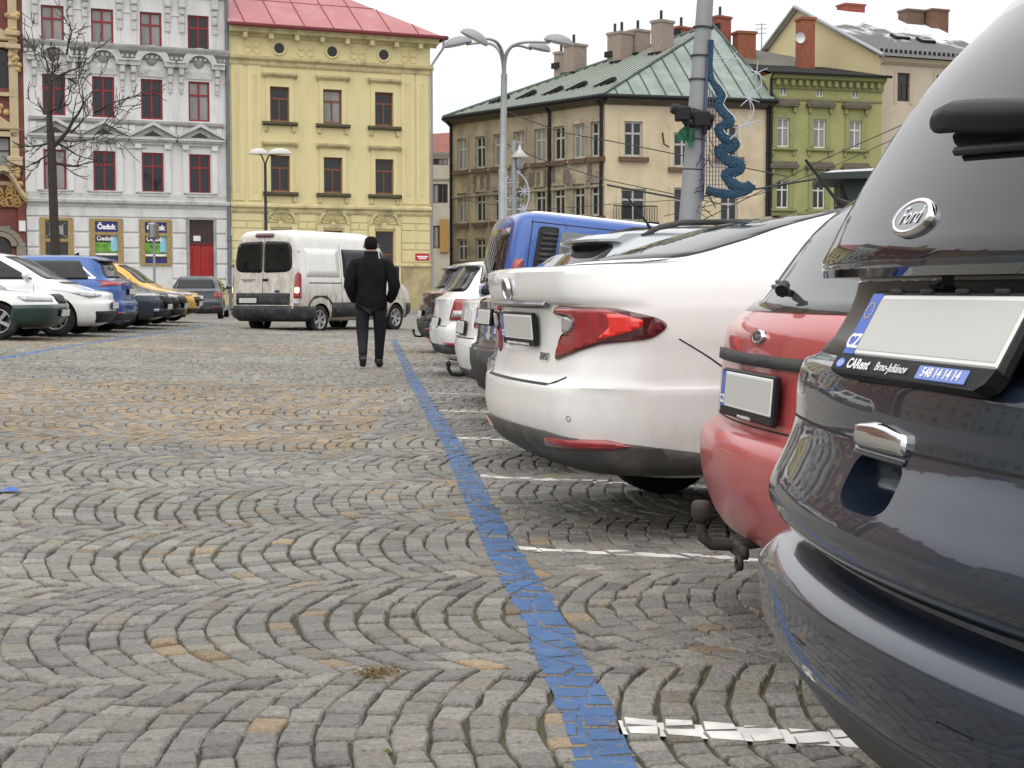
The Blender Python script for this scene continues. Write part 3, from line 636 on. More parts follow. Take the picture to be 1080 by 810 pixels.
def car(name, label, cat, group, loc, rz, L, W, H, paint, lv=None, zb=.95, arches=None, wr=.32, style=5, side=True, rear=None, front=None, cladding=False, doors=True, rails=None, fine=False,
        rearglass=True, windshield=True, plate_=None, antenna=False, roofmat=None, clad_z=.36, seams=True, mirrors=True, glass=None, bend=None, **kw):
    root = empty(name, loc, rz, label, cat, group); lv = lv or gen_levels(L, W, H, zb, **kw); S = Shell(lv, fine=fine, step=.07 if not fine else .05); S.bend = bend
    arches = arches or (.82, L-.88); body = S.body('body', [paint, M_BLACK], root, arches, wr)
    G = glass or M_GLASS
    for ax in arches:
        for sg in (1, -1): wheel(root, ax, sg*(float(S.pt('S', ax, .5)[1])-.115), wr, wr, style)
    z0 = zb+.07; z1 = H-.13
    def xr_(z): return float(S.f(z)[0]+S.f(z)[5])
    def xf_(z): return float(S.f(z)[1]-S.f(z)[6])
    if side:
        for sg in (1, -1):
            ra0, ra1 = xr_(z0)+.32, xr_(z1)+.34; fa0, fa1 = xf_(z0)-.22, xf_(z1)-.22
            mid = (ra0+fa0)/2+.05; q = ra0+.62 if L > 3.9 else None
            segs = [(ra0, ra1, mid-.03, mid-.06), (mid+.03, mid, fa0, fa1)]
            for a0, a1, b0, b1 in segs:
                S.patch('side_window', [(a0, z0, .05), (b0, z0, .03), (b1, z1, .04), (a1, z1, .06)], 'S', G, root, sg=sg, step=.06, off=.010)
            if seams:
                for xx in (mid, ra0+.25 if L > 4 else ra0+.4):
                    S.seam('door_gap', [(xx, .3), (xx, z0-.02)], 'S', root, sg=sg, w=.008)
                S.seam('door_gap', [(fa0+.05, .3), (fa0+.02, z0-.03)], 'S', root, sg=sg, w=.008)
                S.patch('door_handle', [(mid+.10, zb-.10), (mid+.28, zb-.10), (mid+.28, zb-.07), (mid+.10, zb-.07)], 'S', paint, root, sg=sg, off=.028, th=.03, r=.01)
                S.patch('door_handle', [(ra0+.35, zb-.10), (ra0+.53, zb-.10), (ra0+.53, zb-.07), (ra0+.35, zb-.07)], 'S', paint, root, sg=sg, off=.028, th=.03, r=.01)
            if mirrors:
                p = S.pt('S', fa0-.12, z0+.02, sg); b = MB(); M = Matrix.Translation((p[0]+.02, p[1]+sg*.12, z0+.08))
                b.lathe([(.001, -.10), (.05, -.095), (.078, -.04), (.08, .03), (.06, .085), (.001, .10)], 12, M @ Matrix.Rotation(math.pi/2, 4, 'X') @ Matrix.Diagonal((.8, 1.0, 1.0, 1)))
                b.box(p[0]-.02, p[0]+.05, min(p[1]-sg*.02, p[1]+sg*.1), max(p[1]-sg*.02, p[1]+sg*.1), z0-.01, z0+.04)
                b.build('wing_mirror', paint, root)
    if cladding:
        for sg in (1, -1): S.patch('sill_cladding', [(arches[0]+wr+.06, .2), (arches[1]-wr-.06, .2), (arches[1]-wr-.06, clad_z), (arches[0]+wr+.06, clad_z)], 'S', M_DPLAS, root, sg=sg, off=.008, step=.2)
    if rearglass:
        hw = S.f(H-.16)[2]*.80; hb = S.f(z0+.03)[2]*.80
        S.patch('rear_window', [(-hb, z0+.03, .05), (hb, z0+.03, .05), (hw, H-.12, .05), (-hw, H-.12, .05)], 'R', G, root, step=.06, off=.004)
    if windshield:
        hw = S.f(H-.13)[2]*.84; hb = S.f(z0)[2]*.86
        S.patch('windshield', [(-hb, zb+.07, .05), (hb, zb+.07, .05), (hw, H-.09, .05), (-hw, H-.09, .05)], 'F', G, root, step=.06, off=.004)
    if rails:
        for sg in (1, -1):
            b = MB(); ys = sg*(float(S.f(H-.06)[2])-.03); x0, x1 = float(S.f(H-.06)[0])+.25, float(S.f(H-.06)[1])-.25
            b.tube([(x0-.1, ys, H-.07), (x0, ys, H-.02), (x0+.15, ys, H+.012), ((x0+x1)/2, ys, H+.022), (x1-.15, ys, H+.01), (x1+.05, ys, H-.04)], [.012, .017, .018, .018, .017, .01], 8); b.build('roof_rail', rails, root)
    if antenna:
        b = MB(); xx = float(S.f(H-.05)[0])+.3; b.tube([(xx+.06, 0, H-.04), (xx+.02, 0, H+.03), (xx-.13, 0, H+.22)], [.02, .008, .005], 6); b.build('antenna', M_BLACK, root)
    return root, S
# ================================================================ near cars of the right-hand row
ROWG = 'cars parked in the right-hand row'
P_GRAPH = car_paint('graphite_metallic', (.015, .025, .044), .38, .32, dirt=(.10, .10, .10), amt=.07, height=.3)
P_RED = car_paint('faded_red_paint', (.40, .050, .052), .0, .45, dirt=(.40, .20, .185), amt=.75, height=.8)
P_WHITE = car_paint('dirty_white_paint', (.80, .80, .78), .0, .35, dirt=(.34, .29, .24), amt=.62, height=.8)
def oval_badge(parent, M, w, h, txt, tsize, base=(.02, .03, .05), ring=M_CHROME, tk=1.0):
    b = MB()
    def ell(sx, sy, z, n_=32): return [(sx*math.cos(2*math.pi*k/n_), sy*math.sin(2*math.pi*k/n_), z) for k in range(n_)]
    rings = [ell(w, h, -.004*tk), ell(w, h, .006*tk), ell(w*.94, h*.88, .010*tk), ell(w*.84, h*.72, .008*tk)]
    v = sum(rings, []); b.add(v, [(i*32+k, i*32+(k+1) % 32, (i+1)*32+(k+1) % 32, (i+1)*32+k) for i in range(3) for k in range(32)], 0, True)
    o = b.build('badge', ring, parent); o.matrix_local = M
    b = MB(); b.add(ell(w*.86, h*.74, .0075*tk), [tuple(range(32))]); b.build('badge_field', mat('badge_field_%d' % int(base[2]*1000), base, .15, coat=1), o)
    if txt: text('lettering', txt, tsize, M_CHROME, o, Matrix.Translation((0, 0, .0085)), shear=.35, ext=.0006)
    return o
def ford():
    A = R(10); root = empty('parked_car', (.520, 2.27, 0), A, 'dark graphite people carrier cropped by the right edge', 'car', ROWG)
    W = .93
    lv = [(0.18, 0.32, 4.4, 0.8, 0.164, 0.3, 0.138, 0.14), (0.285, 0.13, 4.6, 0.88, 0.197, 0.3, 0.146, 0.14), (0.3, 0.105, 4.62, 0.895, 0.197, 0.3, 0.146, 0.14), (0.405, 0.03, 4.7, 0.92, 0.197, 0.3, 0.146, 0.16), (0.418, 0.014, 4.7, 0.925, 0.197, 0.3, 0.146, 0.16),
          (0.5, 0.002, 4.7, 0.93, 0.197, 0.3, 0.146, 0.16), (0.543, 0.0, 4.7, 0.93, 0.197, 0.3, 0.146, 0.16), (0.548, 0.003, 4.7, 0.93, 0.197, 0.3, 0.146, 0.16), (0.574, 0.036, 4.7, 0.928, 0.189, 0.3, 0.142, 0.16), (0.58, 0.05, 4.7, 0.928, 0.18, 0.3, 0.138, 0.16), (0.59, 0.095, 4.7, 0.925, 0.164, 0.3, 0.129, 0.16), (0.606, 0.095, 4.7, 0.925, 0.2, 0.3, 0.15, 0.16),
          (0.612, 0.062, 4.68, 0.925, 0.22, 0.3, 0.15, 0.16), (0.645, 0.026, 4.66, 0.925, 0.22, 0.3, 0.15, 0.16), (0.68, 0.014, 4.64, 0.927, 0.22, 0.3, 0.15, 0.16), (0.694, 0.016, 4.62, 0.927, 0.22, 0.3, 0.15, 0.16), (0.76, 0.046, 4.5, 0.925, 0.22, 0.3, 0.15, 0.16), (0.825, 0.074, 4.3, 0.91, 0.2, 0.3, 0.14, 0.16),
          (0.9, 0.082, 4.0, 0.9, 0.2, 0.3, 0.13, 0.16), (0.938, 0.095, 3.7, 0.89, 0.2, 0.28, 0.13, 0.16), (0.946, 0.125, 3.68, 0.875, 0.18, 0.28, 0.12, 0.16), (0.99, 0.165, 3.5, 0.865, 0.18, 0.28, 0.12, 0.15), (1.075, 0.2, 3.4, 0.855, 0.18, 0.28, 0.12, 0.15), (1.088, 0.2, 3.38, 0.852, 0.18, 0.28, 0.12, 0.15), (1.094, 0.125, 3.37, 0.85, 0.18, 0.28, 0.12, 0.15),
          (1.115, 0.12, 3.35, 0.848, 0.18, 0.28, 0.12, 0.15), (1.14, 0.132, 3.3, 0.845, 0.18, 0.28, 0.12, 0.15), (1.3, 0.21, 3.1, 0.81, 0.2, 0.28, 0.12, 0.15), (1.45, 0.3, 2.9, 0.76, 0.22, 0.28, 0.12, 0.15), (1.55, 0.385, 2.7, 0.7, 0.22, 0.28, 0.12, 0.14), (1.6, 0.44, 2.5, 0.64, 0.22, 0.25, 0.1, 0.12), (1.64, 0.62, 2.3, 0.52, 0.2, 0.2, 0.08, 0.1), (1.66, 1.2, 1.8, 0.2, 0.1, 0.1, 0.03, 0.03)]
    S = Shell(lv, kr=.05, step=.024); S.n = (30, 16, 20)
    def _sc():
        v = []; n_ = 28
        for j in range(7):
            t = j/6; k = (1, 1, 1, .97, .88, .68, .3)[j]
            for q in range(n_):
                a = 2*math.pi*q/n_; cy_, cz_ = math.copysign(abs(math.cos(a))**.55, math.cos(a)), math.copysign(abs(math.sin(a))**.6, math.sin(a))
                v.append(((-.02, .03, .07, .10, .125, .14, .145)[j], .075+.098*cy_*k, .768+.044*cz_*k))
        return v, [(j*n_+q, j*n_+(q+1) % n_, (j+1)*n_+(q+1) % n_, (j+1)*n_+q) for j in range(6) for q in range(n_)]+[tuple(range(n_)), tuple(range(7*n_-1, 6*n_-1, -1))]
    S.body('body', [P_GRAPH, M_BLACK], root, (.95, 3.8), .34, archmat=0, scoop=_sc())
    for ax in (.95, 3.8):
        for sg in (1, -1): wheel(root, ax, sg*.80, .34, .34, 5, .22)
    # whole upper tailgate is dark glass
    S.patch('rear_window', [(-.98, 1.0955, .005), (.98, 1.0955, .005), (.80, 1.585, .08), (-.80, 1.585, .08)], 'WR', mat('black_tailgate_glass', (.016, .018, .021), .03, spec=.48), root, step=.03, off=.003)
    S.patch('side_window', [(.62, 1.02), (2.8, 1.0), (2.3, 1.5), (.85, 1.5)], 'S', M_GLASS, root, sg=1, step=.12); S.patch('side_window', [(.62, 1.02), (2.8, 1.0), (2.3, 1.5), (.85, 1.5)], 'S', M_GLASS, root, sg=-1, step=.12)
    # black recess behind the plate, body-coloured shoulders either side of it
    S.patch('plate_recess', [(-.84, .950), (.84, .950), (.86, 1.086), (-.86, 1.086)], 'WR', mat('recess_black', (.006, .006, .007), .35), root, off=.003, step=.03, r=.01)
    # slim tail lamp edge at the corner
    for sg in (1, -1):
        S.patch('tail_light', [(sg*.90, 1.0), (sg*1.12, .99), (sg*1.10, 1.30), (sg*.96, 1.42)], 'WR', M_DRED, root, off=.006, step=.05)
        S.patch('lamp_trim', [(sg*.865, .99), (sg*.895, .99), (sg*.895, 1.085), (sg*.865, 1.085)], 'WR', M_DCHROME, root, off=.014, step=.05, r=.008)
    # plate
    M = S.frame('R', 0, 1.012); M.translation += Vector((-.058, 0, -.004))
    tilt_ = Matrix.Rotation(R(1), 4, 'X')
    f = plate(root, M @ tilt_)
    b = MB()
    b.add([(-.272, -.058, .016), (.272, -.058, .016), (.262, -.080, .016), (.235, -.092, .014), (-.262, -.092, .014), (-.273, -.086, .016),
           (-.272, -.058, -.01), (.272, -.058, -.01), (.262, -.080, -.01), (.235, -.092, -.01), (-.262, -.092, -.01), (-.273, -.086, -.01)],
          [(0, 5, 4, 3, 2, 1)]+[(i, (i+1) % 6, 6+(i+1) % 6, 6+i) for i in range(6)]); b.build('dealer_strip', M_BLACK, f)
    for x0, x1 in ((-.20, -.16), (-.09, -.05), (.03, .07), (.15, .19)):
        b = MB(); b.box(x0, x1, .058, .067, .004, .0155, bev=.003); b.build('plate_clip', M_DPLAS, f)
    oval_badge(f, Matrix.Translation((-.243, -.075, .0155)), .016, .0092, '', .01, base=(.10, .2, .55), ring=M_PBLUE, tk=.15)
    text('lettering', 'CARent', .0245, M_WHITE, f, Matrix.Translation((-.168, -.075, .0175)), shear=.15, ext=.0004, bold=.0006, space=1.08)
    text('lettering', 'Brno-Juliánov', .021, M_WHITE, f, Matrix.Translation((-.042, -.075, .0175)), shear=.15, ext=.0004, space=1.0)
    b = MB(); b.box(.050, .205, -.0865, -.064, .0145, .0172, bev=.0012); b.build('phone_field', mat('phone_blue', (.16, .24, .62), .4), f)
    text('lettering', '548 14 14 14', .0215, M_WHITE, f, Matrix.Translation((.127, -.0755, .0180)), shear=.1, ext=.0004, bold=.0005, space=1.05)
    # badge
    oval_badge(root, S.frame('R', .145, 1.183, off=.004), .077, .034, 'Ford', .043, base=(.03, .035, .045))
    # handle with scoop
    S.patch('tailgate_handle', [(-.018, .818), (.192, .818), (.192, .852), (.088, .864, .03), (-.018, .852)], 'R', M_CHROME, root, off=.007, th=.02, step=.012, r=.012, bulge=.006)
    S.patch('handle_trim', [(-.016, .805), (.190, .805), (.192, .817), (-.018, .817)], 'R', P_GRAPH, root, off=.003, step=.02, r=.004)
    # panel gaps and trim lines
    S.seam('tailgate_gap', [(-.80, .826), (-.02, .826)], 'R', root, w=.005); S.seam('tailgate_gap', [(.194, .826), (.80, .826)], 'R', root, w=.005)
    S.seam('tailgate_gap', [(-.98, .90), (-.99, .615)], 'WR', root, w=.005); S.seam('tailgate_gap', [(.98, .90), (.99, .615)], 'WR', root, w=.005)
    S.patch('lower_bumper', [(-1.15, .21), (1.15, .21), (1.15, .400), (-1.15, .400)], 'WR', mat('satin_dark_bumper', (.035, .038, .043), .42, dirt=(.10, .10, .10), dirt_amt=.3, var=.15), root, off=.006, step=.05, r=.01)
    S.seam('tow_cover', [(.25, .475), (.335, .475), (.335, .385), (.25, .385), (.25, .475)], 'R', root, w=.0022)
    S.seam('tow_cover', [(-.33, .485), (-.245, .485), (-.245, .40), (-.33, .40), (-.33, .485)], 'R', root, w=.0022)
    # wiper
    b = MB(); pr = [(.190, 1.326, .008, .020), (.182, 1.326, .017, .030), (.15, 1.326, .023, .042), (.09, 1.323, .027, .050), (.0, 1.313, .029, .052), (-.12, 1.300, .028, .050), (-.30, 1.285, .022, .04), (-.55, 1.28, .014, .04), (-.6, 1.28, .004, .03)]
    rings = []
    for y, z, hh, off_ in pr:
        p = S.pt('R', y, z); n_ = S.nrm('R', y, z); up = np.array([.45, 0, .9]); up = up/np.linalg.norm(up)
        for q in range(10):
            a = 2*math.pi*q/10; rings.append(p+n_*(.012+off_*.5*(1+math.sin(a)))+up*hh*math.cos(a)*.9)
    m_ = len(pr); b.add(rings, [(i*10+k, i*10+(k+1) % 10, (i+1)*10+(k+1) % 10, (i+1)*10+k) for i in range(m_-1) for k in range(10)]+[tuple(range(10)), tuple(range(m_*10-1, m_*10-11, -1))], 0, True)
    wiper = b.build('wiper', mat('wiper_black', (.006, .006, .007), .5, spec=.2), root)
    b = MB(); q0 = [S.pt('R', y, 1.280-(.08-y)*.05)+S.nrm('R', y, 1.3)*.012 for y in np.linspace(.08, -.6, 14)]
    b.tube(q0, .008, 6); b.build('wiper_blade', M_BLACK, wiper)
    S.patch('camera', [(.10, 1.076), (.16, 1.076), (.155, 1.088), (.105, 1.088)], 'R', M_DPLAS, root, off=.02, th=.03, step=.02, r=.004)
    return root
ford()
def red_car():
    A = R(8); root = empty('parked_car', (.66, 4.66, 0), A, 'red hatchback with matt black tailgate strip, next to the graphite car', 'car', ROWG)
    lv = [(.24, .20, 4.0, .74, .2, .3, .12, .14), (.30, .07, 4.1, .83, .26, .3, .14, .14), (.40, .022, 4.15, .86, .28, .3, .15, .16), (.47, .005, 4.15, .87, .28, .3, .15, .16), (.57, .0, 4.15, .872, .28, .3, .15, .16),
          (.605, .012, 4.14, .87, .26, .3, .15, .16), (.625, .045, 4.14, .865, .24, .3, .14, .16), (.635, .078, 4.13, .86, .22, .3, .13, .16), (.70, .085, 4.1, .858, .2, .3, .12, .16), (.82, .095, 4.0, .85, .2, .3, .12, .16), (.93, .108, 3.6, .845, .2, .3, .12, .16),
          (.985, .150, 3.3, .83, .2, .28, .12, .15), (1.01, .185, 3.2, .82, .2, .28, .12, .15), (1.36, .50, 2.4, .64, .2, .25, .1, .12), (1.41, .60, 2.3, .58, .2, .25, .1, .12), (1.44, .85, 2.0, .4, .15, .2, .06, .1), (1.455, 1.15, 1.6, .2, .1, .1, .03, .03)]
    S = Shell(lv, kr=.05, step=.05); S.n = (11, 10, 20)
    S.body('body', [P_RED, M_BLACK], root, (.78, 3.3), .31)
    for ax in (.78, 3.3):
        for sg in (1, -1): wheel(root, ax, sg*.74, .31, .31, 7)
    S.patch('rear_window', [(-.68, 1.0, .05), (.68, 1.0, .05), (.54, 1.375, .06), (-.54, 1.375, .06)], 'R', mat('grey_rear_glass', (.045, .05, .05), .04, spec=1.0, dirt=(.12, .12, .11), dirt_amt=.4, var=.1, scale=2), root, step=.04)
    for sg in (1, -1): S.patch('side_window', [(.75, 1.0), (2.4, .99), (2.0, 1.33), (.9, 1.34)], 'S', M_GLASS, root, sg=sg, step=.12)
    S.patch('tailgate_strip', [(-.62, .835), (.62, .835), (.62, .872), (-.62, .872)], 'R', M_DPLAS, root, off=.014, th=.02, step=.05, r=.008)
    for sg in (1, -1): S.patch('tail_light', [(sg*.80, .66), (sg*.98, .68), (sg*1.02, .95), (sg*.84, .97)], 'WR', M_RED, root, off=.006, step=.05)
    M = S.frame('R', 0, .752, off=.018); f = plate(root, M, strip='x')
    text('lettering', 'www.autoactivity.cz', .017, M_WHITE, f, Matrix.Translation((0, -.0755, .0112)), ext=.0004)
    oval_badge(root, S.frame('R', .0, .925, off=.004), .052, .022, 'Ford', .026)
    S.seam('tailgate_gap', [(-.66, .65), (.66, .65)], 'R', root, w=.006)
    S.seam('tailgate_gap', [(.70, .65), (.735, .99)], 'R', root, w=.005); S.seam('tailgate_gap', [(-.70, .65), (-.735, .99)], 'R', root, w=.005)
    # rear wiper
    b = MB(); pts = [S.pt('R', y, z)+S.nrm('R', y, z)*o_ for y, z, o_ in ((.0, 1.03, .05), (.03, 1.05, .05), (.16, 1.07, .03), (.34, 1.085, .02))]
    b.tube(pts, [.022, .017, .01, .006], 8); pts = [S.pt('R', y, z)+S.nrm('R', y, z)*.012 for y, z in ((.05, 1.055), (.2, 1.06), (.40, 1.075))]; b.tube(pts, .007, 6); b.build('wiper', M_BLACK, root)
    # tow hitch
    b = MB(); b.tube([(.25, 0, .30), (.02, 0, .28), (-.045, 0, .285), (-.07, 0, .305), (-.077, 0, .34), (-.077, 0, .38)], [.018, .018, .018, .017, .015, .014], 10)
    b.lathe([(.001, -.02), (.02, -.02), (.030, 0), (.031, .025), (.029, .038), (.022, .046), (.001, .048)], 16, Matrix.Translation((-.077, 0, .375)))
    b.box(.02, .05, -.07, .04, .25, .30, bev=.01); b.lathe([(.001, -.012), (.022, -.012), (.022, .012), (.001, .012)], 12, Matrix.Translation((.035, -.08, .27)) @ Matrix.Rotation(math.pi/2, 4, 'Y'))
    b.lathe([(.012, -.008), (.024, -.008), (.024, .008), (.012, .008), (.012, -.008)], 12, Matrix.Translation((.02, -.085, .24)) @ Matrix.Rotation(math.pi/2, 4, 'Y'))
    b.build('tow_hitch', mat('dirty_iron', (.05, .045, .04), .7, .3, var=.4, scale=20), root)
    return root
red_car()
def white_sedan():
    A = R(15); root = empty('parked_car', (-.03, 7.0, 0), A, 'white saloon with large red tail lamps and grimy dark lower bumper', 'car', ROWG)
    lv = [(0.27, 0.36, 4.3, 0.76, 0.176, 0.3, 0.079, 0.14), (0.295, 0.2, 4.42, 0.83, 0.211, 0.3, 0.086, 0.14), (0.32, 0.13, 4.44, 0.855, 0.229, 0.3, 0.092, 0.14), (0.4, 0.045, 4.5, 0.87, 0.246, 0.34, 0.099, 0.18), (0.47, 0.012, 4.52, 0.885, 0.264, 0.34, 0.106, 0.18), (0.54, 0.0, 4.53, 0.892, 0.264, 0.34, 0.106, 0.18),
          (0.6, 0.002, 4.53, 0.895, 0.264, 0.34, 0.106, 0.18), (0.655, 0.006, 4.5, 0.898, 0.264, 0.34, 0.106, 0.18), (0.662, 0.016, 4.49, 0.895, 0.246, 0.34, 0.099, 0.18), (0.675, 0.042, 4.47, 0.888, 0.229, 0.34, 0.092, 0.18), (0.76, 0.072, 4.38, 0.886, 0.229, 0.3, 0.092, 0.18), (0.8, 0.082, 4.25, 0.886, 0.229, 0.3, 0.092, 0.18), (0.88, 0.085, 3.9, 0.89, 0.229, 0.28, 0.092, 0.16),
          (0.97, 0.075, 3.55, 0.885, 0.229, 0.27, 0.092, 0.16), (1.005, 0.07, 3.42, 0.88, 0.229, 0.27, 0.092, 0.15), (1.018, 0.045, 3.38, 0.877, 0.229, 0.27, 0.092, 0.15), (1.1, 0.022, 3.2, 0.855, 0.229, 0.26, 0.086, 0.14), (1.15, 0.02, 3.05, 0.83, 0.211, 0.26, 0.079, 0.14), (1.165, 0.045, 3.02, 0.822, 0.194, 0.26, 0.079, 0.14), (1.175, 0.1, 3.0, 0.815, 0.194, 0.26, 0.079, 0.14),
          (1.185, 0.34, 2.97, 0.81, 0.22, 0.26, 0.079, 0.14), (1.2, 0.47, 2.93, 0.8, 0.28, 0.26, 0.12, 0.14), (1.26, 0.7, 2.82, 0.76, 0.28, 0.25, 0.1, 0.12), (1.38, 1.12, 2.58, 0.67, 0.26, 0.24, 0.08, 0.12), (1.43, 1.38, 2.42, 0.6, 0.22, 0.22, 0.06, 0.1), (1.465, 1.66, 2.22, 0.46, 0.15, 0.15, 0.05, 0.08), (1.49, 1.95, 2.05, 0.2, 0.1, 0.1, 0.01, 0.01)]
    S = Shell(lv, kr=.055, step=.04); S.n = (14, 14, 30)
    S.body('body', [P_WHITE, M_BLACK], root, (1.05, 3.62), .325)
    for ax in (1.05, 3.62):
        for sg in (1, -1): wheel(root, ax, sg*.765, .315, .315, 5)
    S.patch('rear_window', [(-.66, 1.205, .10), (.66, 1.205, .10), (.53, 1.435, .08), (-.53, 1.435, .08)], 'R', M_GLASS, root, step=.035, r=.06)
    for sg in (1, -1):
        S.patch('side_window', [(1.12, 1.10, .12), (1.35, 1.03, .05), (3.0, .99, .05), (2.55, 1.33, .05), (1.9, 1.39, .1), (1.42, 1.32, .1)], 'S', M_GLASS, root, sg=sg, step=.07)
        S.patch('lamp_surround', [(sg*0.448, .97), (sg*0.497, 1.005), (sg*0.852, .998), (sg*1.035, .955, .06), (sg*1.078, .925, .04), (sg*1.011, .87, .06), (sg*0.791, .845), (sg*0.632, .80), (sg*0.485, .765), (sg*0.460, .785), (sg*0.503, .87), (sg*0.571, .90), (sg*0.571, .958)], 'WR', M_DRED, root, off=.009, step=.025, r=.02)
        S.patch('tail_light', [(sg*0.466, .972), (sg*0.503, .995), (sg*0.821, .99), (sg*0.956, .950, .04), (sg*0.944, .905, .04), (sg*0.803, .860), (sg*0.655, .815), (sg*0.497, .780), (sg*0.479, .79), (sg*0.521, .865), (sg*0.607, .885), (sg*0.668, .93), (sg*0.644, .962), (sg*0.546, .968)], 'WR', M_RED, root, off=.018, th=.03, step=.018, r=.02)
        S.patch('brake_lamp', [(sg*0.821, .975), (sg*0.888, .968), (sg*0.974, .945), (sg*0.962, .915), (sg*0.852, .880), (sg*0.778, .865), (sg*0.839, .92)], 'WR', M_BRED, root, off=.026, step=.018, r=.02)
        S.patch('reversing_lamp', [(sg*0.573, .955), (sg*0.619, .960), (sg*0.662, .945), (sg*0.655, .915), (sg*0.613, .893), (sg*0.558, .888)], 'WR', M_CLEAR, root, off=.025, step=.018, r=.015)
        S.patch('reflector', [(sg*.46, .405), (sg*.50, .442), (sg*.86, .447), (sg*.95, .425), (sg*.86, .412)], 'WR', M_RED, root, off=.019, th=.02, step=.03, r=.008)
        S.seam('body_gap', [(1.12*sg, .868), (1.55*sg, .62)], 'WR', root, w=.006)
    S.patch('lower_bumper', [(-1.6, .30), (1.6, .30), (1.6, .35), (1.35, .37), (.95, .43, .05), (.5, .462), (0, .468), (-.5, .462), (-.95, .43, .05), (-1.35, .37), (-1.6, .35)], 'WR', mat('grimy_bumper', (.055, .053, .05), .6, var=.3, scale=3, dirt=(.15, .125, .10), dirt_amt=.7, dscale=5, bump=.1), root, off=.012, step=.06, r=.03)
    S.patch('chrome_strip', [(-.42, 1.003), (.42, 1.003), (.42, 1.022), (-.42, 1.022)], 'R', M_DCHROME, root, off=.02, th=.03, step=.04, r=.006)
    S.patch('boot_recess', [(-.50, .80), (.50, .80), (.56, .998), (-.56, .998)], 'R', P_WHITE, root, off=.0, th=.0, step=.05) if False else None
    S.seam('boot_gap', [(-.62, .70), (-.50, .664), (.50, .664), (.62, .70)], 'R', root, w=.009)
    M = S.frame('R', .0, .905, off=.020); f = plate(root, M, strip='x')
    text('lettering', 'LISTINA - AUTO TRADING', .015, M_WHITE, f, Matrix.Translation((0, -.0755, .0112)), ext=.0004) if False else None
    b = MB()
    for k in range(20): b.box(-.2+k*.0195, -.2+k*.0195+random.uniform(.008, .016), -.0805, -.0705, .0095, .0108)
    b.build('dealer_strip_print', M_WHITE, f)
    # round badge on the boot lid
    M = S.frame('R', .03, 1.075, off=.006); b = MB(); b.lathe([(.001, .012), (.036, .012), (.040, .006)], 28); o = b.build('badge', mat('badge_grey', (.22, .10, .10), .2, .8), root); o.matrix_local = M
    b = MB(); b.lathe([(.040, .0), (.041, .014), (.046, .018), (.052, .014), (.054, 0)], 28); b.build('badge_ring', M_CHROME, o)
    text('lettering', 'TIPO', .048, M_DCHROME, root, S.frame('R', -.345, .775, off=.008), ext=.003, space=1.05)
    p = S.pt('WR', -.70, .50); b = MB(); b.lathe([(.009, 0), (.0115, .0012), (.0125, 0)], 16); o = b.build('parking_sensor', M_DCHROME, root); o.matrix_local = S.frame('WR', -.70, .53, off=.001)
    # antenna on the roof
    b = MB(); b.tube([(1.78, 0, 1.455), (1.70, 0, 1.49), (1.66, 0, 1.515), (1.50, 0, 1.70)], [.035, .022, .009, .007], 8); b.box(1.66, 1.86, -.02, .02, 1.46, 1.485, bev=.01); b.build('antenna', M_BLACK, root)
    sn = MB(); 
    S.seam('snow_remnant', [(-.60, 1.197), (.0, 1.195), (.62, 1.197)], 'R', root, w=.016, material=M_SNOW, off=.004)
    return root
white_sedan()
# ================================================================ the other cars of the right-hand row
RG = R(10)
P_SILV = car_paint('silver_paint', (.40, .42, .44), .5, .3, amt=.25)
P_CHAR = car_paint('charcoal_paint', (.075, .078, .08), .3, .35, amt=.35)
P_WHITE2 = car_paint('white_paint', (.78, .79, .78), .0, .35, amt=.30, height=.4)
P_BLUE = car_paint('van_blue_paint', (.008, .070, .31), .1, .3, amt=.08)
P_BLACK = car_paint('black_paint', (.012, .013, .016), .2, .3, dirt=(.15, .14, .13), amt=.35, height=.45)
P_BLUE2 = car_paint('bright_blue_paint', (.008, .070, .27), .3, .3, amt=.12)
P_NAVY = car_paint('navy_paint', (.012, .030, .055), .35, .3, amt=.15)
P_YEL = car_paint('golden_yellow_paint', (.62, .34, .05), .2, .35, amt=.12)
P_GREEN = mat('dark_green_bumper', (.008, .032, .026), .35, coat=.5, var=.2)
P_GREY2 = car_paint('slate_grey_paint', (.045, .055, .07), .3, .3, amt=.2)
P_TRED = car_paint('bright_red_paint', (.55, .03, .03), 0, .3, amt=.1)
def rear_kit(root, S, zl=(.70, .95), s0=.50, s1=1.05, lamp=None, plate_z=.80, bumper=True, bz=.45, strip=None, hook=False, lampshape=None):
    for sg in (1, -1):
        S.patch('tail_light', lampshape(sg) if lampshape else [(sg*s0, zl[0]+.03), (sg*s1, zl[0]), (sg*(s1+.04), zl[1]), (sg*(s0+.04), zl[1])], 'WR', lamp or M_RED, root, off=.008, step=.06, r=.025)
        S.patch('reflector', [(sg*.55, .40), (sg*.80, .40), (sg*.80, .435), (sg*.55, .435)], 'WR', M_RED, root, off=.016, th=.02, step=.06, r=.01)
    if bumper: S.patch('lower_bumper', [(-1.2, S.z0+.02), (1.2, S.z0+.02), (1.2, bz-.05), (0.9, bz), (-.9, bz), (-1.2, bz-.05)], 'WR', M_DPLAS, root, off=.009, step=.1, r=.03)
    if plate_z: plate(root, S.frame('R', 0, plate_z, off=.02))
    S.seam('tailgate_gap', [(-.62, .63), (.62, .63)], 'R', root, w=.009)
    if hook:
        b = MB(); b.tube([(.25, 0, .30), (.02, 0, .27), (-.05, 0, .28), (-.08, 0, .33), (-.08, 0, .37)], .017, 8); b.lathe([(.001, -.025), (.024, -.01), (.026, .015), (.001, .04)], 12, Matrix.Translation((-.08, 0, .37))); b.build('tow_hitch', M_BLACK, root)
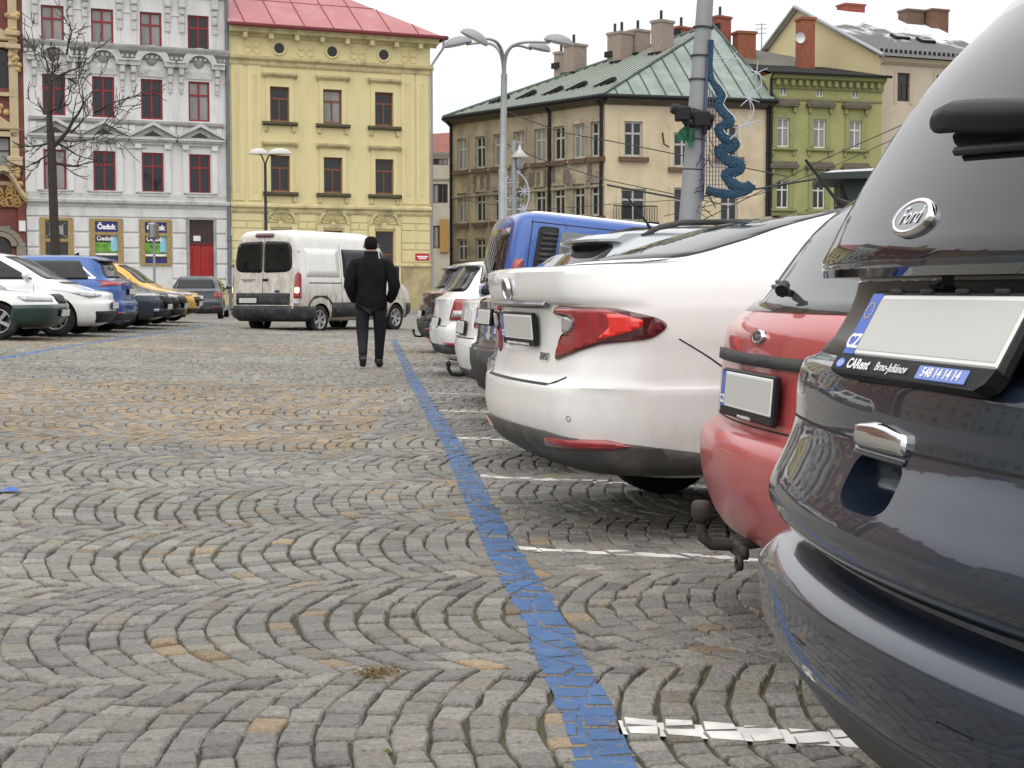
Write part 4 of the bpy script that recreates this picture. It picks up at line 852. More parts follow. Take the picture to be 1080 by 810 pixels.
# silver estate behind the white saloon
root, S = car('parked_car', 'silver estate with grey roof rails, mostly hidden behind the white saloon', 'car', ROWG, (-.10, 9.42, 0), R(11), 4.65, .90, 1.46, P_SILV, fine=True, rgx=.20, rrx=.58, rails=M_DPLAS, antenna=True, zb=.97)
rear_kit(root, S, (.80, 1.0), plate_z=.84, bz=.50)
spoiler(S, 1.375, .55, .14, P_SILV, root)
# charcoal hatchback with old snow on the roof
root, S = car('parked_car', 'charcoal hatchback with old snow on its roof, pale light in the rear window', 'car', ROWG, (-.27, 11.85, 0), R(12), 4.2, .89, 1.40, P_CHAR, fine=True, rgx=.20, rrx=.60, glass=M_GLASSL, zb=.97)
rear_kit(root, S, (.86, 1.0), s0=.42, s1=1.0, lamp=M_DRED, plate_z=.86, bz=.60)
S.patch('tailgate_lip', [(-.62, 1.01), (.62, 1.01), (.62, 1.045), (-.62, 1.045)], 'R', P_CHAR, root, off=.05, th=.06, step=.1, r=.01); roof_cap(S, 1.375, .025, M_SNOW, 'roof_snow', root)
# white hatch, only its bumper shows
root, S = car('parked_car', 'white small car with tow hitch, only its bumper showing left of the charcoal hatchback', 'car', ROWG, (-.52, 14.3, 0), R(9), 4.1, .86, 1.30, P_WHITE2, rgx=.25, rrx=.7)
rear_kit(root, S, (.7, .92), plate_z=.72, hook=True, bz=.34)
# blue van
lv = [(.22, .25, 4.6, .80, .2, .3, .06, .1), (.32, .08, 4.8, .92, .2, .3, .06, .14), (.5, 0, 4.88, .95, .2, .3, .06, .14), (.62, .02, 4.88, .95, .18, .3, .06, .14), (.7, .05, 4.86, .95, .14, .3, .05, .14), (.95, .07, 4.7, .95, .12, .3, .05, .14), (1.05, .08, 4.45, .945, .12, .3, .05, .14),
      (1.12, .09, 4.0, .94, .12, .3, .05, .14), (1.5, .16, 3.45, .90, .12, .25, .05, .1), (1.78, .235, 3.0, .84, .12, .22, .05, .1), (1.86, .28, 2.9, .80, .14, .2, .05, .1), (1.91, .38, 2.7, .70, .14, .2, .04, .08), (1.935, .8, 2.3, .35, .1, .1, .02, .02)]
root, S = car('parked_van', 'bright blue delivery minibus with dark vent slats behind its side window', 'van', ROWG, (-.36, 16.9, 0), R(11), 4.88, .95, 1.935, P_BLUE, lv=lv, bend=lambda p: np.array([p[0], p[1], p[2]-.17*min(1, max(0, (p[0]-.4)/1.7))*min(1, max(0, (p[2]-1.2)/.6))]), side=False, rearglass=False, windshield=False, arches=(.95, 3.95), wr=.33)
for sg in (1, -1):
    S.patch('side_window', [(.62, 1.16, .05), (2.2, 1.16, .04), (2.2, 1.72, .04), (.74, 1.72, .05)], 'S', mat('van_glass', (.05, .06, .065), .03, spec=.8), root, sg=sg, step=.12, off=.005)
    S.patch('side_window', [(2.28, 1.16, .04), (3.4, 1.16, .05), (2.95, 1.72, .05), (2.28, 1.72, .04)], 'S', M_GLASS, root, sg=sg, step=.12, off=.005)
    S.patch('vent_panel', [(.36, 1.06, .04), (.60, 1.14, .03), (.72, 1.76, .03), (.50, 1.76, .05)], 'S', M_BLACK, root, sg=sg, step=.08, off=.006)
    for k in range(10):
        z = 1.15+k*.057; x = .40+(z-1.06)*.22; S.patch('vent_slat', [(x, z), (x+.17, z), (x+.17, z+.03), (x, z+.03)], 'S', M_DPLAS, root, sg=sg, off=.018, th=.012, r=0, step=.2)
    S.seam('panel_gap', [(.30, .7), (.30, 1.0), (.44, 1.84)], 'S', root, sg=sg, w=.010); S.patch('tail_light', [(sg*.84, .75), (sg*.97, .75), (sg*.97, 1.4), (sg*.86, 1.4)], 'WR', M_RED, root, off=.01, step=.08, r=.02)
    S.seam('roof_gutter', [(.42, 1.80), (2.9, 1.80)], 'S', root, sg=sg, w=.012)
    S.seam('panel_gap', [(.80, 1.76), (.74, 1.93)], 'S', root, sg=sg, w=.008)
S.patch('rear_window', [(-.68, 1.12), (.68, 1.12), (.62, 1.74), (-.62, 1.74)], 'R', M_GLASS, root, step=.1, r=.05)
p = S.pt('S', 1.32, 1.16, -1); b = MB(); b.tube([(1.32, p[1]-.01, 1.18), (1.14, p[1]+.02, 1.36)], .008, 5); b.build('window_wiper', M_BLACK, root)
rb = MB()
for q in (.55, 2.2): rb.box(q, q+.06, -.72, .72, 1.925, 1.955, bev=.01)
rb.build('roof_bars', M_SNOW, root) if False else None
roof_cap(S, 1.915, .02, M_SNOW, 'roof_snow', root)
b = MB(); b.box(-.12, .06, -.86, -.74, 1.02, 1.10, bev=.02); b.tube([(.1, -.80, 1.06), (-.06, -.83, 1.05)], .02, 6); b.build('rear_step', M_BLACK, root)
plate(root, S.frame('R', .3, .82, off=.02))
# white estate with big red lamps
root, S = car('parked_car', 'white estate with square red tail lamps, left of the blue minibus', 'car', ROWG, (-1.0, 19.1, 0), R(12), 4.6, .90, 1.47, P_WHITE2, fine=True, rgx=.16, rrx=.48, rails=M_BLACK)
rear_kit(root, S, lampshape=lambda sg: [(sg*.62, .70), (sg*1.12, .70), (sg*1.20, .78), (sg*1.20, .94), (sg*.70, .965)], plate_z=.66, bz=.40)
for sg in (1, -1): S.patch('reversing_lamp', [(sg*.68, .74), (sg*.84, .74), (sg*.84, .82), (sg*.70, .82)], 'WR', M_CLEAR, root, off=.014, step=.08)
spoiler(S, 1.39, .55, .14, P_WHITE2, root)
# red hatchback
root, S = car('parked_car', 'bright red hatchback, only its roof edge showing above the white estate', 'car', ROWG, (-.98, 21.9, 0), R(10), 4.1, .87, 1.50, P_TRED, rgx=.2, rrx=.50)
rear_kit(root, S, (.8, 1.0), plate_z=.7)
# black SUV
root, S = car('parked_car', 'black crossover with tow hitch at the far end of the right-hand row', 'car', ROWG, (-1.62, 26.2, 0), R(10), 4.5, .92, 1.56, P_BLACK, rgx=.22, rrx=.55, zb=1.0, hood=.85, wr=.35, cladding=True)
rear_kit(root, S, (.98, 1.06), s0=.05, s1=1.1, lamp=M_DRED, plate_z=.66, hook=True, bz=.55)
spoiler(S, 1.44, .6, .14, P_BLACK, root)
# ================================================================ left-hand row
LG = 'cars parked in the left-hand row'
def front_kit(root, S, lamp=(.66, .78), l0=.42, l1=.98, grille=(.40, .64, .76), intake=(.25, .42, .55), plate_z=.50, lampmat=None, grillemat=None, lampshape=None, fog=False):
    for sg in (1, -1):
        S.patch('headlight', lampshape(sg) if lampshape else [(sg*l0, lamp[0]+.02), (sg*l1, lamp[0]+.03), (sg*(l1+.1), lamp[1]), (sg*l0, lamp[1]-.02)], 'WF', lampmat or M_CLEAR, root, off=.009, step=.06, r=.03)
        if fog: S.patch('fog_lamp', [(sg*.58, .36), (sg*.74, .36), (sg*.74, .42), (sg*.58, .42)], 'WF', M_CLEAR, root, off=.016, step=.06, r=.02)
    if grille:
        S.patch('grille', [(-grille[0], grille[1]), (grille[0], grille[1]), (grille[0]+.03, grille[2]), (-grille[0]-.03, grille[2])], 'WF', grillemat or M_BLACK, root, off=.010, step=.08, r=.03)
    if intake: S.patch('air_intake', [(-intake[2], intake[0]), (intake[2], intake[0]), (intake[2]+.12, intake[1]), (-intake[2]-.12, intake[1])], 'WF', M_BLACK, root, off=.008, step=.08, r=.04)
    plate(root, S.frame('F', 0, plate_z, off=.025))
def gl(x, y): return (x, y, float(gz(x+3, y)))
root, S = car('parked_car', 'white and dark green two-tone saloon at the left edge, front showing', 'car', LG, gl(-12.34, 26.5), R(1), 4.5, .87, 1.43, P_WHITE2, fine=True, zb=.90, wr=.31, hood=.74, nose=.0, cowl=1.25, wsx=1.95)
S.patch('green_bumper', [(-1.24, .21), (1.24, .21), (1.22, .585), (-1.22, .585)], 'WF', P_GREEN, root, off=.02, th=.025, step=.08, r=.02)
front_kit(root, S, lamp=(.61, .735), l0=.40, l1=.98, grille=(.26, .60, .76), intake=(.25, .34, .5), plate_z=.44)
for sg in (1, -1): S.patch('side_strip', [(1.2, .22), (3.2, .22), (3.2, .45), (1.2, .45)], 'S', P_GREEN, root, sg=sg, off=.012, step=.2)
root, S = car('parked_car', 'white rounded electric hatchback, front showing, beside the two-tone saloon', 'car', LG, gl(-11.82, 28.7), R(2), 4.26, .90, 1.57, P_WHITE2, fine=True, zb=.98, wr=.35, hood=.80, cowl=.88, wsx=1.75, style=10)
front_kit(root, S, lampshape=lambda sg: [(sg*.50, .74), (sg*.80, .70), (sg*1.12, .80), (sg*1.18, .87), (sg*.85, .82), (sg*.48, .775)], grille=None, intake=(.25, .46, .62), plate_z=.56)
S.patch('windshield_trim', [(-.6, .97), (.6, .97), (.6, 1.0), (-.6, 1.0)], 'F', M_BLACK, root, off=.006, step=.1)
root, S = car('parked_car', 'bright blue crossover seen from the rear, red lamp towards the square', 'car', LG, (-7.84, 31.5, float(gz(-8, 31.5))), R(181), 4.65, .93, 1.60, P_BLUE2, fine=True, zb=1.02, wr=.36, rgx=.25, rrx=.55, hood=.88, style=10)
rear_kit(root, S, lampshape=lambda sg: [(sg*.35, 1.0), (sg*1.15, .94), (sg*1.05, .99), (sg*1.0, 1.07), (sg*.35, 1.04)], plate_z=.84, bz=.42)
spoiler(S, 1.48, .6, .14, P_BLACK, root)
for sg in (1, -1): S.seam('window_chrome', [(.58, 1.12), (.92, 1.13), (1.0, 1.13)], 'S', root, sg=sg, w=.03, material=M_CHROME, off=.008); S.seam('window_chrome', [(.60, 1.12), (1.00, 1.46)], 'S', root, sg=sg, w=.025, material=M_CHROME, off=.008)
b = MB(); b.add([(1.1, -.012, 1.56), (1.3, -.012, 1.56), (1.12, 0, 1.66), (1.1, .012, 1.56), (1.3, .012, 1.56)], [(0, 1, 2), (3, 2, 4), (0, 2, 3), (1, 4, 2)]); b.build('antenna_fin', M_BLACK, root)
root, S = car('parked_car', 'navy blue saloon, front showing, just behind the bright blue crossover', 'car', LG, gl(-12.55, 34.0), R(1), 4.85, .93, 1.46, P_NAVY, fine=True, zb=.93, wr=.34, hood=.74, cowl=1.35)
front_kit(root, S, lamp=(.66, .76), l0=.42, l1=1.12, grille=(.38, .52, .75), intake=(.24, .38, .6), plate_z=.46, fog=True)
root, S = car('parked_car', 'black low car, front showing, between the navy saloon and the yellow car', 'car', LG, gl(-12.35, 36.9), R(1), 4.4, .9, 1.42, P_BLACK, zb=.90, wr=.33, hood=.72)
front_kit(root, S, lamp=(.62, .74), grille=(.45, .50, .68), intake=(.24, .36, .6), plate_z=.46)
root, S = car('parked_car', 'golden yellow hatchback, front showing, last of the left-hand row', 'car', LG, gl(-12.50, 40.3), R(1), 4.2, .9, 1.58, P_YEL, zb=.95, wr=.33)
front_kit(root, S, lamp=(.68, .80), grille=(.40, .52, .66), intake=(.24, .36, .6), plate_z=.48)
root, S = car('parked_car', 'slate grey estate seen from behind, in front of the red house door', 'car', None, (-10.75, 51.6, float(gz(-10.7, 52))), R(97), 4.65, .91, 1.49, P_GREY2, fine=True, rgx=.16, rrx=.48)
rear_kit(root, S, (.72, .93), s0=.60, s1=1.1, plate_z=.74, bz=.42)
# ================================================================ white van in the square
def transit():
    P_VAN = car_paint('grubby_white_van', (.80, .80, .77), 0, .35, dirt=(.27, .215, .15), amt=2.2, height=1.3, rear=.42)
    TH = R(61); root = empty('delivery_van', (-5.97, 36.1, .02), TH, 'grubby white crew van with black bumpers driving away, rear lamps lit', 'van')
    lv = [(.30, .22, 5.2, .88, .1, .3, .03, .1), (.42, .04, 5.4, .97, .1, .3, .03, .16), (.55, 0, 5.5, .99, .08, .3, .03, .18), (.66, .01, 5.5, .99, .08, .3, .03, .18), (.70, .06, 5.48, .99, .10, .3, .02, .18), (1.0, .07, 5.38, .99, .10, .3, .02, .18), (1.15, .08, 5.15, .99, .10, .3, .02, .16), (1.28, .09, 4.75, .985, .10, .3, .02, .14),
          (1.6, .11, 4.45, .96, .10, .28, .02, .12), (2.1, .15, 4.0, .90, .12, .25, .02, .1), (2.28, .18, 3.8, .87, .14, .22, .02, .1), (2.40, .24, 3.6, .80, .16, .2, .02, .08), (2.47, .40, 3.3, .66, .16, .2, .02, .06), (2.50, .9, 2.6, .3, .1, .1, .01, .02)]
    S = Shell(lv, kr=.03, kf=.10, step=.08); S.n = (8, 8, 26); S.body('body', [P_VAN, M_BLACK], root, (1.05, 4.35), .345)
    for ax in (1.05, 4.35):
        for sg in (1, -1): wheel(root, ax, sg*.86, .345, .345, 6, .22)
    bd = M_DPLAS
    S.patch('rear_bumper', [(-1.7, .32), (1.7, .32), (1.7, .62), (1.05, .66), (.95, .98), (-.95, .98), (-1.05, .66), (-1.7, .62)], 'WR', bd, root, off=.012, step=.1, r=.02) if False else None
    S.patch('rear_bumper', [(-1.75, .32), (1.75, .32), (1.75, .67), (-1.75, .67)], 'WR', bd, root, off=.018, th=.03, step=.1, r=.03)
    S.patch('door_sill_panel', [(-.80, .70), (.80, .70), (.80, .98), (-.80, .98)], 'R', bd, root, off=.008, step=.1, r=.02)
    for sg in (1, -1):
        S.patch('rear_window', [(sg*.02, 1.46, .08), (sg*.86, 1.48, .22), (sg*.80, 2.19, .2), (sg*.02, 2.21, .08)], 'R', M_GLASS, root, off=.006, step=.08)
        S.patch('tail_light', [(sg*.90, .86), (sg*1.14, .86), (sg*1.10, 1.42), (sg*1.0, 1.50), (sg*.92, 1.42)], 'WR', M_RED, root, off=.014, step=.06, r=.03)
        S.patch('lit_lamp', [(sg*.92, .98), (sg*1.03, .98), (sg*1.03, 1.12), (sg*.92, 1.12)], 'WR', mat('lit_lamp', (.9, .5, .25), .3, emit=(1, .52, .26, 3.2)), root, off=.02, th=.01, step=.05, r=.04)
        S.patch('fog_reflector', [(sg*.90, .70), (sg*1.03, .70), (sg*1.03, .79), (sg*.90, .79)], 'WR', M_CLEAR, root, off=.022, step=.06, r=.02)
        S.patch('side_cladding', [(1.5, .40), (3.9, .40), (3.9, .75), (1.5, .75)], 'S', bd, root, sg=sg, off=.015, th=.02, step=.2)
        S.patch('arch_trim', [(.55, .68), (.62, .78), (.82, .92), (1.28, .92), (1.48, .78), (1.55, .68), (1.50, .68), (1.36, .83), (1.05, .89), (.74, .83), (.60, .68)], 'S', bd, root, sg=sg, off=.014, th=.02, step=.1, r=.01)
        S.patch('side_window', [(2.0, 1.35, .04), (3.55, 1.35, .04), (3.55, 2.05, .04), (2.0, 2.05, .04)], 'S', M_GLASS, root, sg=sg, off=.006, step=.15)
        S.patch('side_window', [(3.68, 1.35, .04), (4.45, 1.32, .04), (4.02, 2.02, .06), (3.68, 2.05, .04)], 'S', M_GLASS, root, sg=sg, off=.006, step=.15)
        S.patch('side_panel_recess', [(.5, 1.36), (1.85, 1.36), (1.85, 2.05), (.5, 2.05)], 'S', P_VAN, root, sg=sg, off=.003, step=.2, r=.06)
        for xx in (1.92, 3.62): S.seam('door_gap', [(xx, .45), (xx, 2.15)], 'S', root, sg=sg, w=.015)
        S.seam('rail_gap', [(.6, 1.22), (1.92, 1.22)], 'S', root, sg=sg, w=.025)
        S.patch('front_bumper', [(4.85, .35), (5.25, .35), (5.25, .72), (4.85, .72)], 'S', bd, root, sg=sg, off=.01, step=.1)
        S.patch('door_handle', [(2.02, 1.10), (2.2, 1.10), (2.2, 1.15), (2.02, 1.15)], 'S', M_BLACK, root, sg=sg, off=.03, th=.03, step=.2)
        p = S.pt('S', 4.5, 1.45, sg); b = MB(); b.box(4.42, 4.56, min(p[1]+sg*.06, p[1]+sg*.28), max(p[1]+sg*.06, p[1]+sg*.28), 1.32, 1.68, bev=.04); b.box(4.46, 4.52, min(p[1]-sg*.03, p[1]+sg*.1), max(p[1]-sg*.03, p[1]+sg*.1), 1.36, 1.42); b.build('wing_mirror', M_BLACK, root)
        S.patch('door_hinge', [(sg*.945, 1.95), (sg*1.0, 1.95), (sg*1.0, 2.03), (sg*.945, 2.03)], 'WR', P_VAN, root, off=.03, th=.03, step=.05, r=.01)
    S.patch('windshield', [(-.8, 1.32), (.8, 1.32), (.68, 2.15), (-.68, 2.15)], 'F', M_GLASS, root, off=.006, step=.1, r=.06)
    S.seam('door_gap', [(0, .7), (0, 2.30)], 'R', root, w=.014)
    S.patch('brake_lamp', [(-.26, 2.30), (.26, 2.30), (.26, 2.38), (-.26, 2.38)], 'R', M_DRED, root, off=.05, th=.07, step=.06, r=.03)
    S.patch('door_handle', [(-.16, 1.27), (.0, 1.27), (.0, 1.32), (-.16, 1.32)], 'R', M_BLACK, root, off=.03, th=.03, step=.05)
    plate(root, S.frame('R', .42, .80, off=.022), cz=False)
    o = S.patch('badge', [(-.5, .995), (-.36, .995), (-.36, 1.05), (-.5, 1.05)], 'R', mat('badge_blue', (.02, .05, .2), .2, .4), root, off=.008, r=.02, step=.05)
    text('lettering', 'TRANSIT', .10, M_DCHROME, root, S.frame('R', .45, 1.28, off=.008), ext=.003, space=1.1)
    b = MB(); b.tube([(.2, 0, .35), (-.1, 0, .33), (-.14, 0, .38), (-.14, 0, .45)], .028, 8); b.build('tow_hitch', M_BLACK, root)
    b = MB(); 
    for k in range(6): b.add([], [])
transit()
# ================================================================ person walking away
def skin_mesh(name, joints, bones, mats, parent, sub=2, root=0, M=None):
    me = bpy.data.meshes.new(name); me.from_pydata([j[:3] for j in joints], bones, [])
    o = bpy.data.objects.new(name, me); COL.objects.link(o)
    o.modifiers.new('skin', 'SKIN'); sv = me.skin_vertices[0].data
    for i, j in enumerate(joints):
        r_ = j[3]; sv[i].radius = (r_, j[4] if len(j) > 4 else r_); sv[i].use_root = (i == root)
    s_ = o.modifiers.new('sub', 'SUBSURF'); s_.levels = sub; s_.render_levels = sub
    o.modifiers['skin'].use_smooth_shade = True
    dg = bpy.context.evaluated_depsgraph_get(); dg.update(); nm = bpy.data.meshes.new_from_object(o.evaluated_get(dg)); bpy.data.objects.remove(o)
    nm.materials.clear(); nm.polygons.foreach_set('use_smooth', [True]*len(nm.polygons)); return link(name, nm, parent, mats)
def person():
    g0 = ground(392, 388); root = empty('person', (g0.x, g0.y, g0.z), R(2), 'person in a black padded jacket and dark trousers walking away, hands in pockets', 'person')
    SK = mat('skin', (.42, .26, .19), .6); HAIR = mat('dark_brown_hair', (.012, .008, .007), .9, spec=.15, bump=.6, bscale=120, var=.4, scale=60)
    JK = mat('black_padded_jacket', (.008, .008, .009), .85, spec=.15, bump=.5, bscale=14, var=.5, scale=9)
    TR = mat('dark_trousers', (.020, .021, .025), .9, spec=.15, bump=.35, bscale=9, var=.3, scale=12); SH = mat('worn_leather_shoes', (.030, .022, .018), .55)
    # local: +y is the walking direction, x to the right
    body = [(0, 0, .95, .14, .11), (0, .0, 1.10, .15, .11), (0, .0, 1.28, .16, .115), (0, .0, 1.42, .14, .10), (0, .01, 1.51, .075, .07), (0, .02, 1.575, .078, .075), (0, .03, 1.655, .092, .105), (0, .03, 1.725, .086, .10),
            (-.19, 0, 1.42, .062), (-.29, -.04, 1.18, .046), (-.27, .02, 1.00, .036), (.19, 0, 1.42, .062), (.295, -.02, 1.18, .046), (.28, .04, 1.00, .036),
            (-.09, 0, .86, .09), (-.115, .0, .48, .06), (-.10, -.25, .17, .042), (-.11, -.12, .06, .03), (.09, 0, .86, .09), (.105, .09, .48, .06), (.09, .14, .11, .042), (.10, .27, .05, .03),
            (-.24, .06, .95, .03), (.245, .08, .94, .03)]
    bones = [(0, 1), (1, 2), (2, 3), (3, 4), (4, 5), (5, 6), (6, 7), (3, 8), (8, 9), (9, 10), (3, 11), (11, 12), (12, 13), (0, 14), (14, 15), (15, 16), (16, 17), (0, 18), (18, 19), (19, 20), (20, 21), (10, 22), (13, 23)]
    skin_mesh('body', body, bones, SK, root)
    # ears and nose belong to the head
    b = MB()
    for sg in (1, -1): b.lathe([(.001, -.012), (.022, -.008), (.03, .004), (.018, .012), (.001, .010)], 12, Matrix.Translation((sg*.092, .015, 1.655)) @ Matrix.Rotation(sg*R(80), 4, 'Y') @ Matrix.Diagonal((1.25, .8, 1, 1)))
    b.build('ear', SK, root)
    hair = [(0, -.018, 1.585, .074, .06), (0, -.012, 1.665, .104, .104), (0, .015, 1.73, .098, .108), (0, .04, 1.765, .065, .065)]
    skin_mesh('hair', hair, [(0, 1), (1, 2), (2, 3)], HAIR, root)
    b = MB(); rg = [(.79, .192, .14, 0), (.805, .208, .15, 0), (.93, .215, .152, 0), (1.02, .205, .142, 0), (1.10, .208, .145, 0), (1.22, .222, .15, 0), (1.34, .235, .148, 0), (1.42, .218, .13, 0), (1.47, .165, .112, 0), (1.50, .11, .095, .005), (1.56, .088, .085, .01), (1.575, .080, .078, .01)]
    rnd = random.Random(4); v = []
    for z, rx, ry, cy in rg:
        for k in range(32):
            a = 2*math.pi*k/32; w_ = 1+.018*math.sin(a*5+z*23)+.014*math.sin(a*3-z*41); v.append((rx*math.copysign(abs(math.cos(a))**.85, math.cos(a))*w_, cy+ry*math.copysign(abs(math.sin(a))**.9, math.sin(a))*w_, z+.006*math.sin(a*4)))
    b.add(v, [(i*32+k, i*32+(k+1) % 32, (i+1)*32+(k+1) % 32, (i+1)*32+k) for i in range(len(rg)-1) for k in range(32)], 0, True)
    for arm in ([(-.13, 0, 1.40, .10), (-.21, 0, 1.40, .098), (-.255, -.02, 1.30, .090), (-.28, -.05, 1.20, .084), (-.285, -.06, 1.12, .082), (-.27, -.02, 1.04, .074), (-.245, .05, .965, .064), (-.235, .10, .92, .058)], [(.13, 0, 1.40, .10), (.21, .005, 1.40, .098), (.265, -.01, 1.30, .090), (.30, -.03, 1.20, .084), (.315, -.035, 1.12, .082), (.30, .01, 1.04, .074), (.27, .07, .965, .064), (.24, .11, .92, .058)]):
        b.tube([q[:3] for q in arm], [q[3]*(1+.04*(-1)**i) for i, q in enumerate(arm)], 16)
    b.build('jacket', JK, root)
    b = MB(); b.lathe([(.088, -.03), (.094, .0), (.092, .035), (.082, .04), (.078, .0)], 24, Matrix.Translation((0, .01, 1.545)) @ Matrix.Diagonal((1, .95, 1, 1))); b.build('collar', JK, root)
    tr = [(0, 0, .92, .17, .13), (-.105, .0, .80, .105), (-.125, -.01, .64, .100), (-.12, .0, .47, .088), (-.11, -.14, .30, .070), (-.10, -.26, .16, .062), (.105, .0, .80, .105), (.115, .02, .64, .100), (.11, .10, .48, .088), (.10, .13, .28, .070), (.09, .15, .10, .064)]
    skin_mesh('trousers', tr, [(0, 1), (1, 2), (2, 3), (3, 4), (4, 5), (0, 6), (6, 7), (7, 8), (8, 9), (9, 10)], TR, root)
    for nm, j in (('shoe', [(-.10, -.305, .15, .052), (-.10, -.285, .12, .054), (-.105, -.21, .085, .050), (-.112, -.12, .05, .05, .035), (-.115, -.07, .036, .04, .028)]), ('shoe', [(.09, .12, .085, .055), (.09, .135, .055, .056), (.095, .21, .045, .052), (.105, .30, .045, .05, .035), (.108, .35, .045, .04, .028)])):
        skin_mesh(nm, j, [(0, 1), (1, 2), (2, 3), (3, 4)], SH, root, root=1)
person()
# ================================================================ buildings
M_GW = mat('house_window_glass', (.018, .022, .026), .04, spec=.5, var=.4, scale=.4)
M_GW2 = mat('curtained_window_glass', (.26, .26, .25), .10, spec=.5, var=.45, scale=1.6, streak=.2)
class House:
    def __init__(s, name, P0, ang, label, cat='building'):
        s.P0 = Vector((P0[0], P0[1], 0)); s.a = ang; s.d = Vector((math.cos(ang), math.sin(ang), 0)); s.n = Vector((-s.d.y, s.d.x, 0))   # n points away from the square
        s.root = empty(name, s.P0, ang, label, cat)
    def uv(s, px, py, off=0):
        """pixel -> (distance along the facade, height); off = plane offset into the building"""
        r = ray(px, py); q = s.P0+s.n*off; k = q.dot(s.n)/r.dot(s.n); p = Vector((0, 0, CAMH))+r*k
        return (p-s.P0).dot(s.d), p.z
    def rect(s, cx, y0, y1, w): a = s.uv(cx, y0); b = s.uv(cx, y1); return (a[0]-w/2, a[0]+w/2, b[1], a[1])
def wall(H_, name, x0, x1, z0, z1, holes, material, reveal=.22, y=0, rmat=None):
    xs = sorted({x0, x1, *[h[0] for h in holes], *[h[1] for h in holes]}); zs = sorted({z0, z1, *[h[2] for h in holes], *[h[3] for h in holes]})
    b = MB()
    for i in range(len(xs)-1):
        for j in range(len(zs)-1):
            cx, cz = (xs[i]+xs[i+1])/2, (zs[j]+zs[j+1])/2
            if any(h[0] < cx < h[1] and h[2] < cz < h[3] for h in holes): continue
            b.quad([(xs[i], y, zs[j]), (xs[i+1], y, zs[j]), (xs[i+1], y, zs[j+1]), (xs[i], y, zs[j+1])])
    for a0, a1, c0, c1 in holes:
        for p, q in (((a0, c0), (a1, c0)), ((a1, c0), (a1, c1)), ((a1, c1), (a0, c1)), ((a0, c1), (a0, c0))):
            b.quad([(p[0], y, p[1]), (q[0], y, q[1]), (q[0], y+reveal, q[1]), (p[0], y+reveal, p[1])])
    return b.build(name, material, H_.root, fix=False)
_win = {}
def window(H_, rc, fm, style='T', y=.14, glass=None, fw=.07):
    x0, x1, z0, z1 = rc; w, h = x1-x0, z1-z0; key = (round(w, 2), round(h, 2), fm.name, style, fw)
    if key not in _win:
        b = MB(); f = fw
        b.box(0, w, 0, .07, 0, f); b.box(0, w, 0, .07, h-f, h); b.box(0, f, .002, .068, f, h-f); b.box(w-f, w, .002, .068, f, h-f)
        if style in ('T', '+'): zt = h*(.66 if style == 'T' else .5); b.box(f, w-f, .004, .066, zt-f*.5, zt+f*.5); b.box(w/2-f*.5, w/2+f*.5, .006, .064, f, h-f)
        if style == 't': zt = h*.66; b.box(f, w-f, .004, .066, zt-f*.5, zt+f*.5); b.box(w/2-f*.4, w/2+f*.4, .006, .064, f, zt-f*.5)
        if style == 'P': b.box(w/2-f*.5, w/2+f*.5, .006, .064, f, h-f)
        o = b.build('window', fm); me = o.data; bpy.data.objects.remove(o)
        b = MB(); b.quad([(0, .045, 0), (w, .045, 0), (w, .045, h), (0, .045, h)]); o = b.build('pane', None, fix=False) if False else None
        pm = {}
        for g in (M_GW, M_GW2):
            m_ = bpy.data.meshes.new('pane'); m_.from_pydata([(f, .045, f), (w-f, .045, f), (w-f, .045, h-f), (f, .045, h-f)], [], [(0, 1, 2, 3)]); m_.materials.append(g); pm[g.name] = m_
        _win[key] = (me, pm)
    me, pm = _win[key]; g = glass or (M_GW2 if random.random() < .4 else M_GW)
    o = link('window', me, H_.root); o.location = (x0, y, z0)
    p = link('pane', pm[g.name], o)
    return o
def band(H_, name, x0, x1, z, prof, material, y=0):
    """profiled moulding: prof = [(projection, height)] from bottom to top"""
    b = MB(); v = []; pts = [(0, 0)]+prof+[(0, prof[-1][1])]
    for x in (x0, x1): v += [(x, y-p, z+h) for p, h in pts]
    m = len(pts); b.add(v, [(i, (i+1) % m, m+(i+1) % m, m+i) for i in range(m)]+[tuple(range(m)), tuple(range(2*m-1, m-1, -1))]); return b.build(name, material, H_.root)
CORN = [(.05, 0), (.08, .06), (.08, .16), (.16, .20), (.18, .28), (.34, .34), (.38, .44), (.38, .50)]
SILL = [(.10, 0), (.14, .03), (.14, .09)]
def box_part(H_, name, x0, x1, y0, y1, z0, z1, material, bev=0, parent=None):
    b = MB(); b.box(x0, x1, y0, y1, z0, z1, bev=bev); return b.build(name, material, parent or H_.root)
def drain(H_, x, z1, material, y=-.10, r=.055):
    b = MB(); b.tube([(x, y, 0), (x, y, z1-.5), (x, y, z1-.35), (x, y-.25, z1-.05)], r, 8); 
    for z in np.arange(1, z1-1, 2.4): b.tube([(x, y, z), (x, y, z+.06)], r*1.3, 8)
    return b.build('drainpipe', material, H_.root)
ANG = math.atan2(.3907, .9205)
def side_roof_box(H_, x0, x1, z, depth, material):
    """plain side and back walls so the house is solid"""
    b = MB(); b.quad([(x0, 0, 0), (x0, depth, 0), (x0, depth, z), (x0, 0, z)]); b.quad([(x1, 0, 0), (x1, depth, 0), (x1, depth, z), (x1, 0, z)]); b.quad([(x0, depth, 0), (x1, depth, 0), (x1, depth, z), (x0, depth, z)])
    return b.build('side_wall', material, H_.root, fix=False)
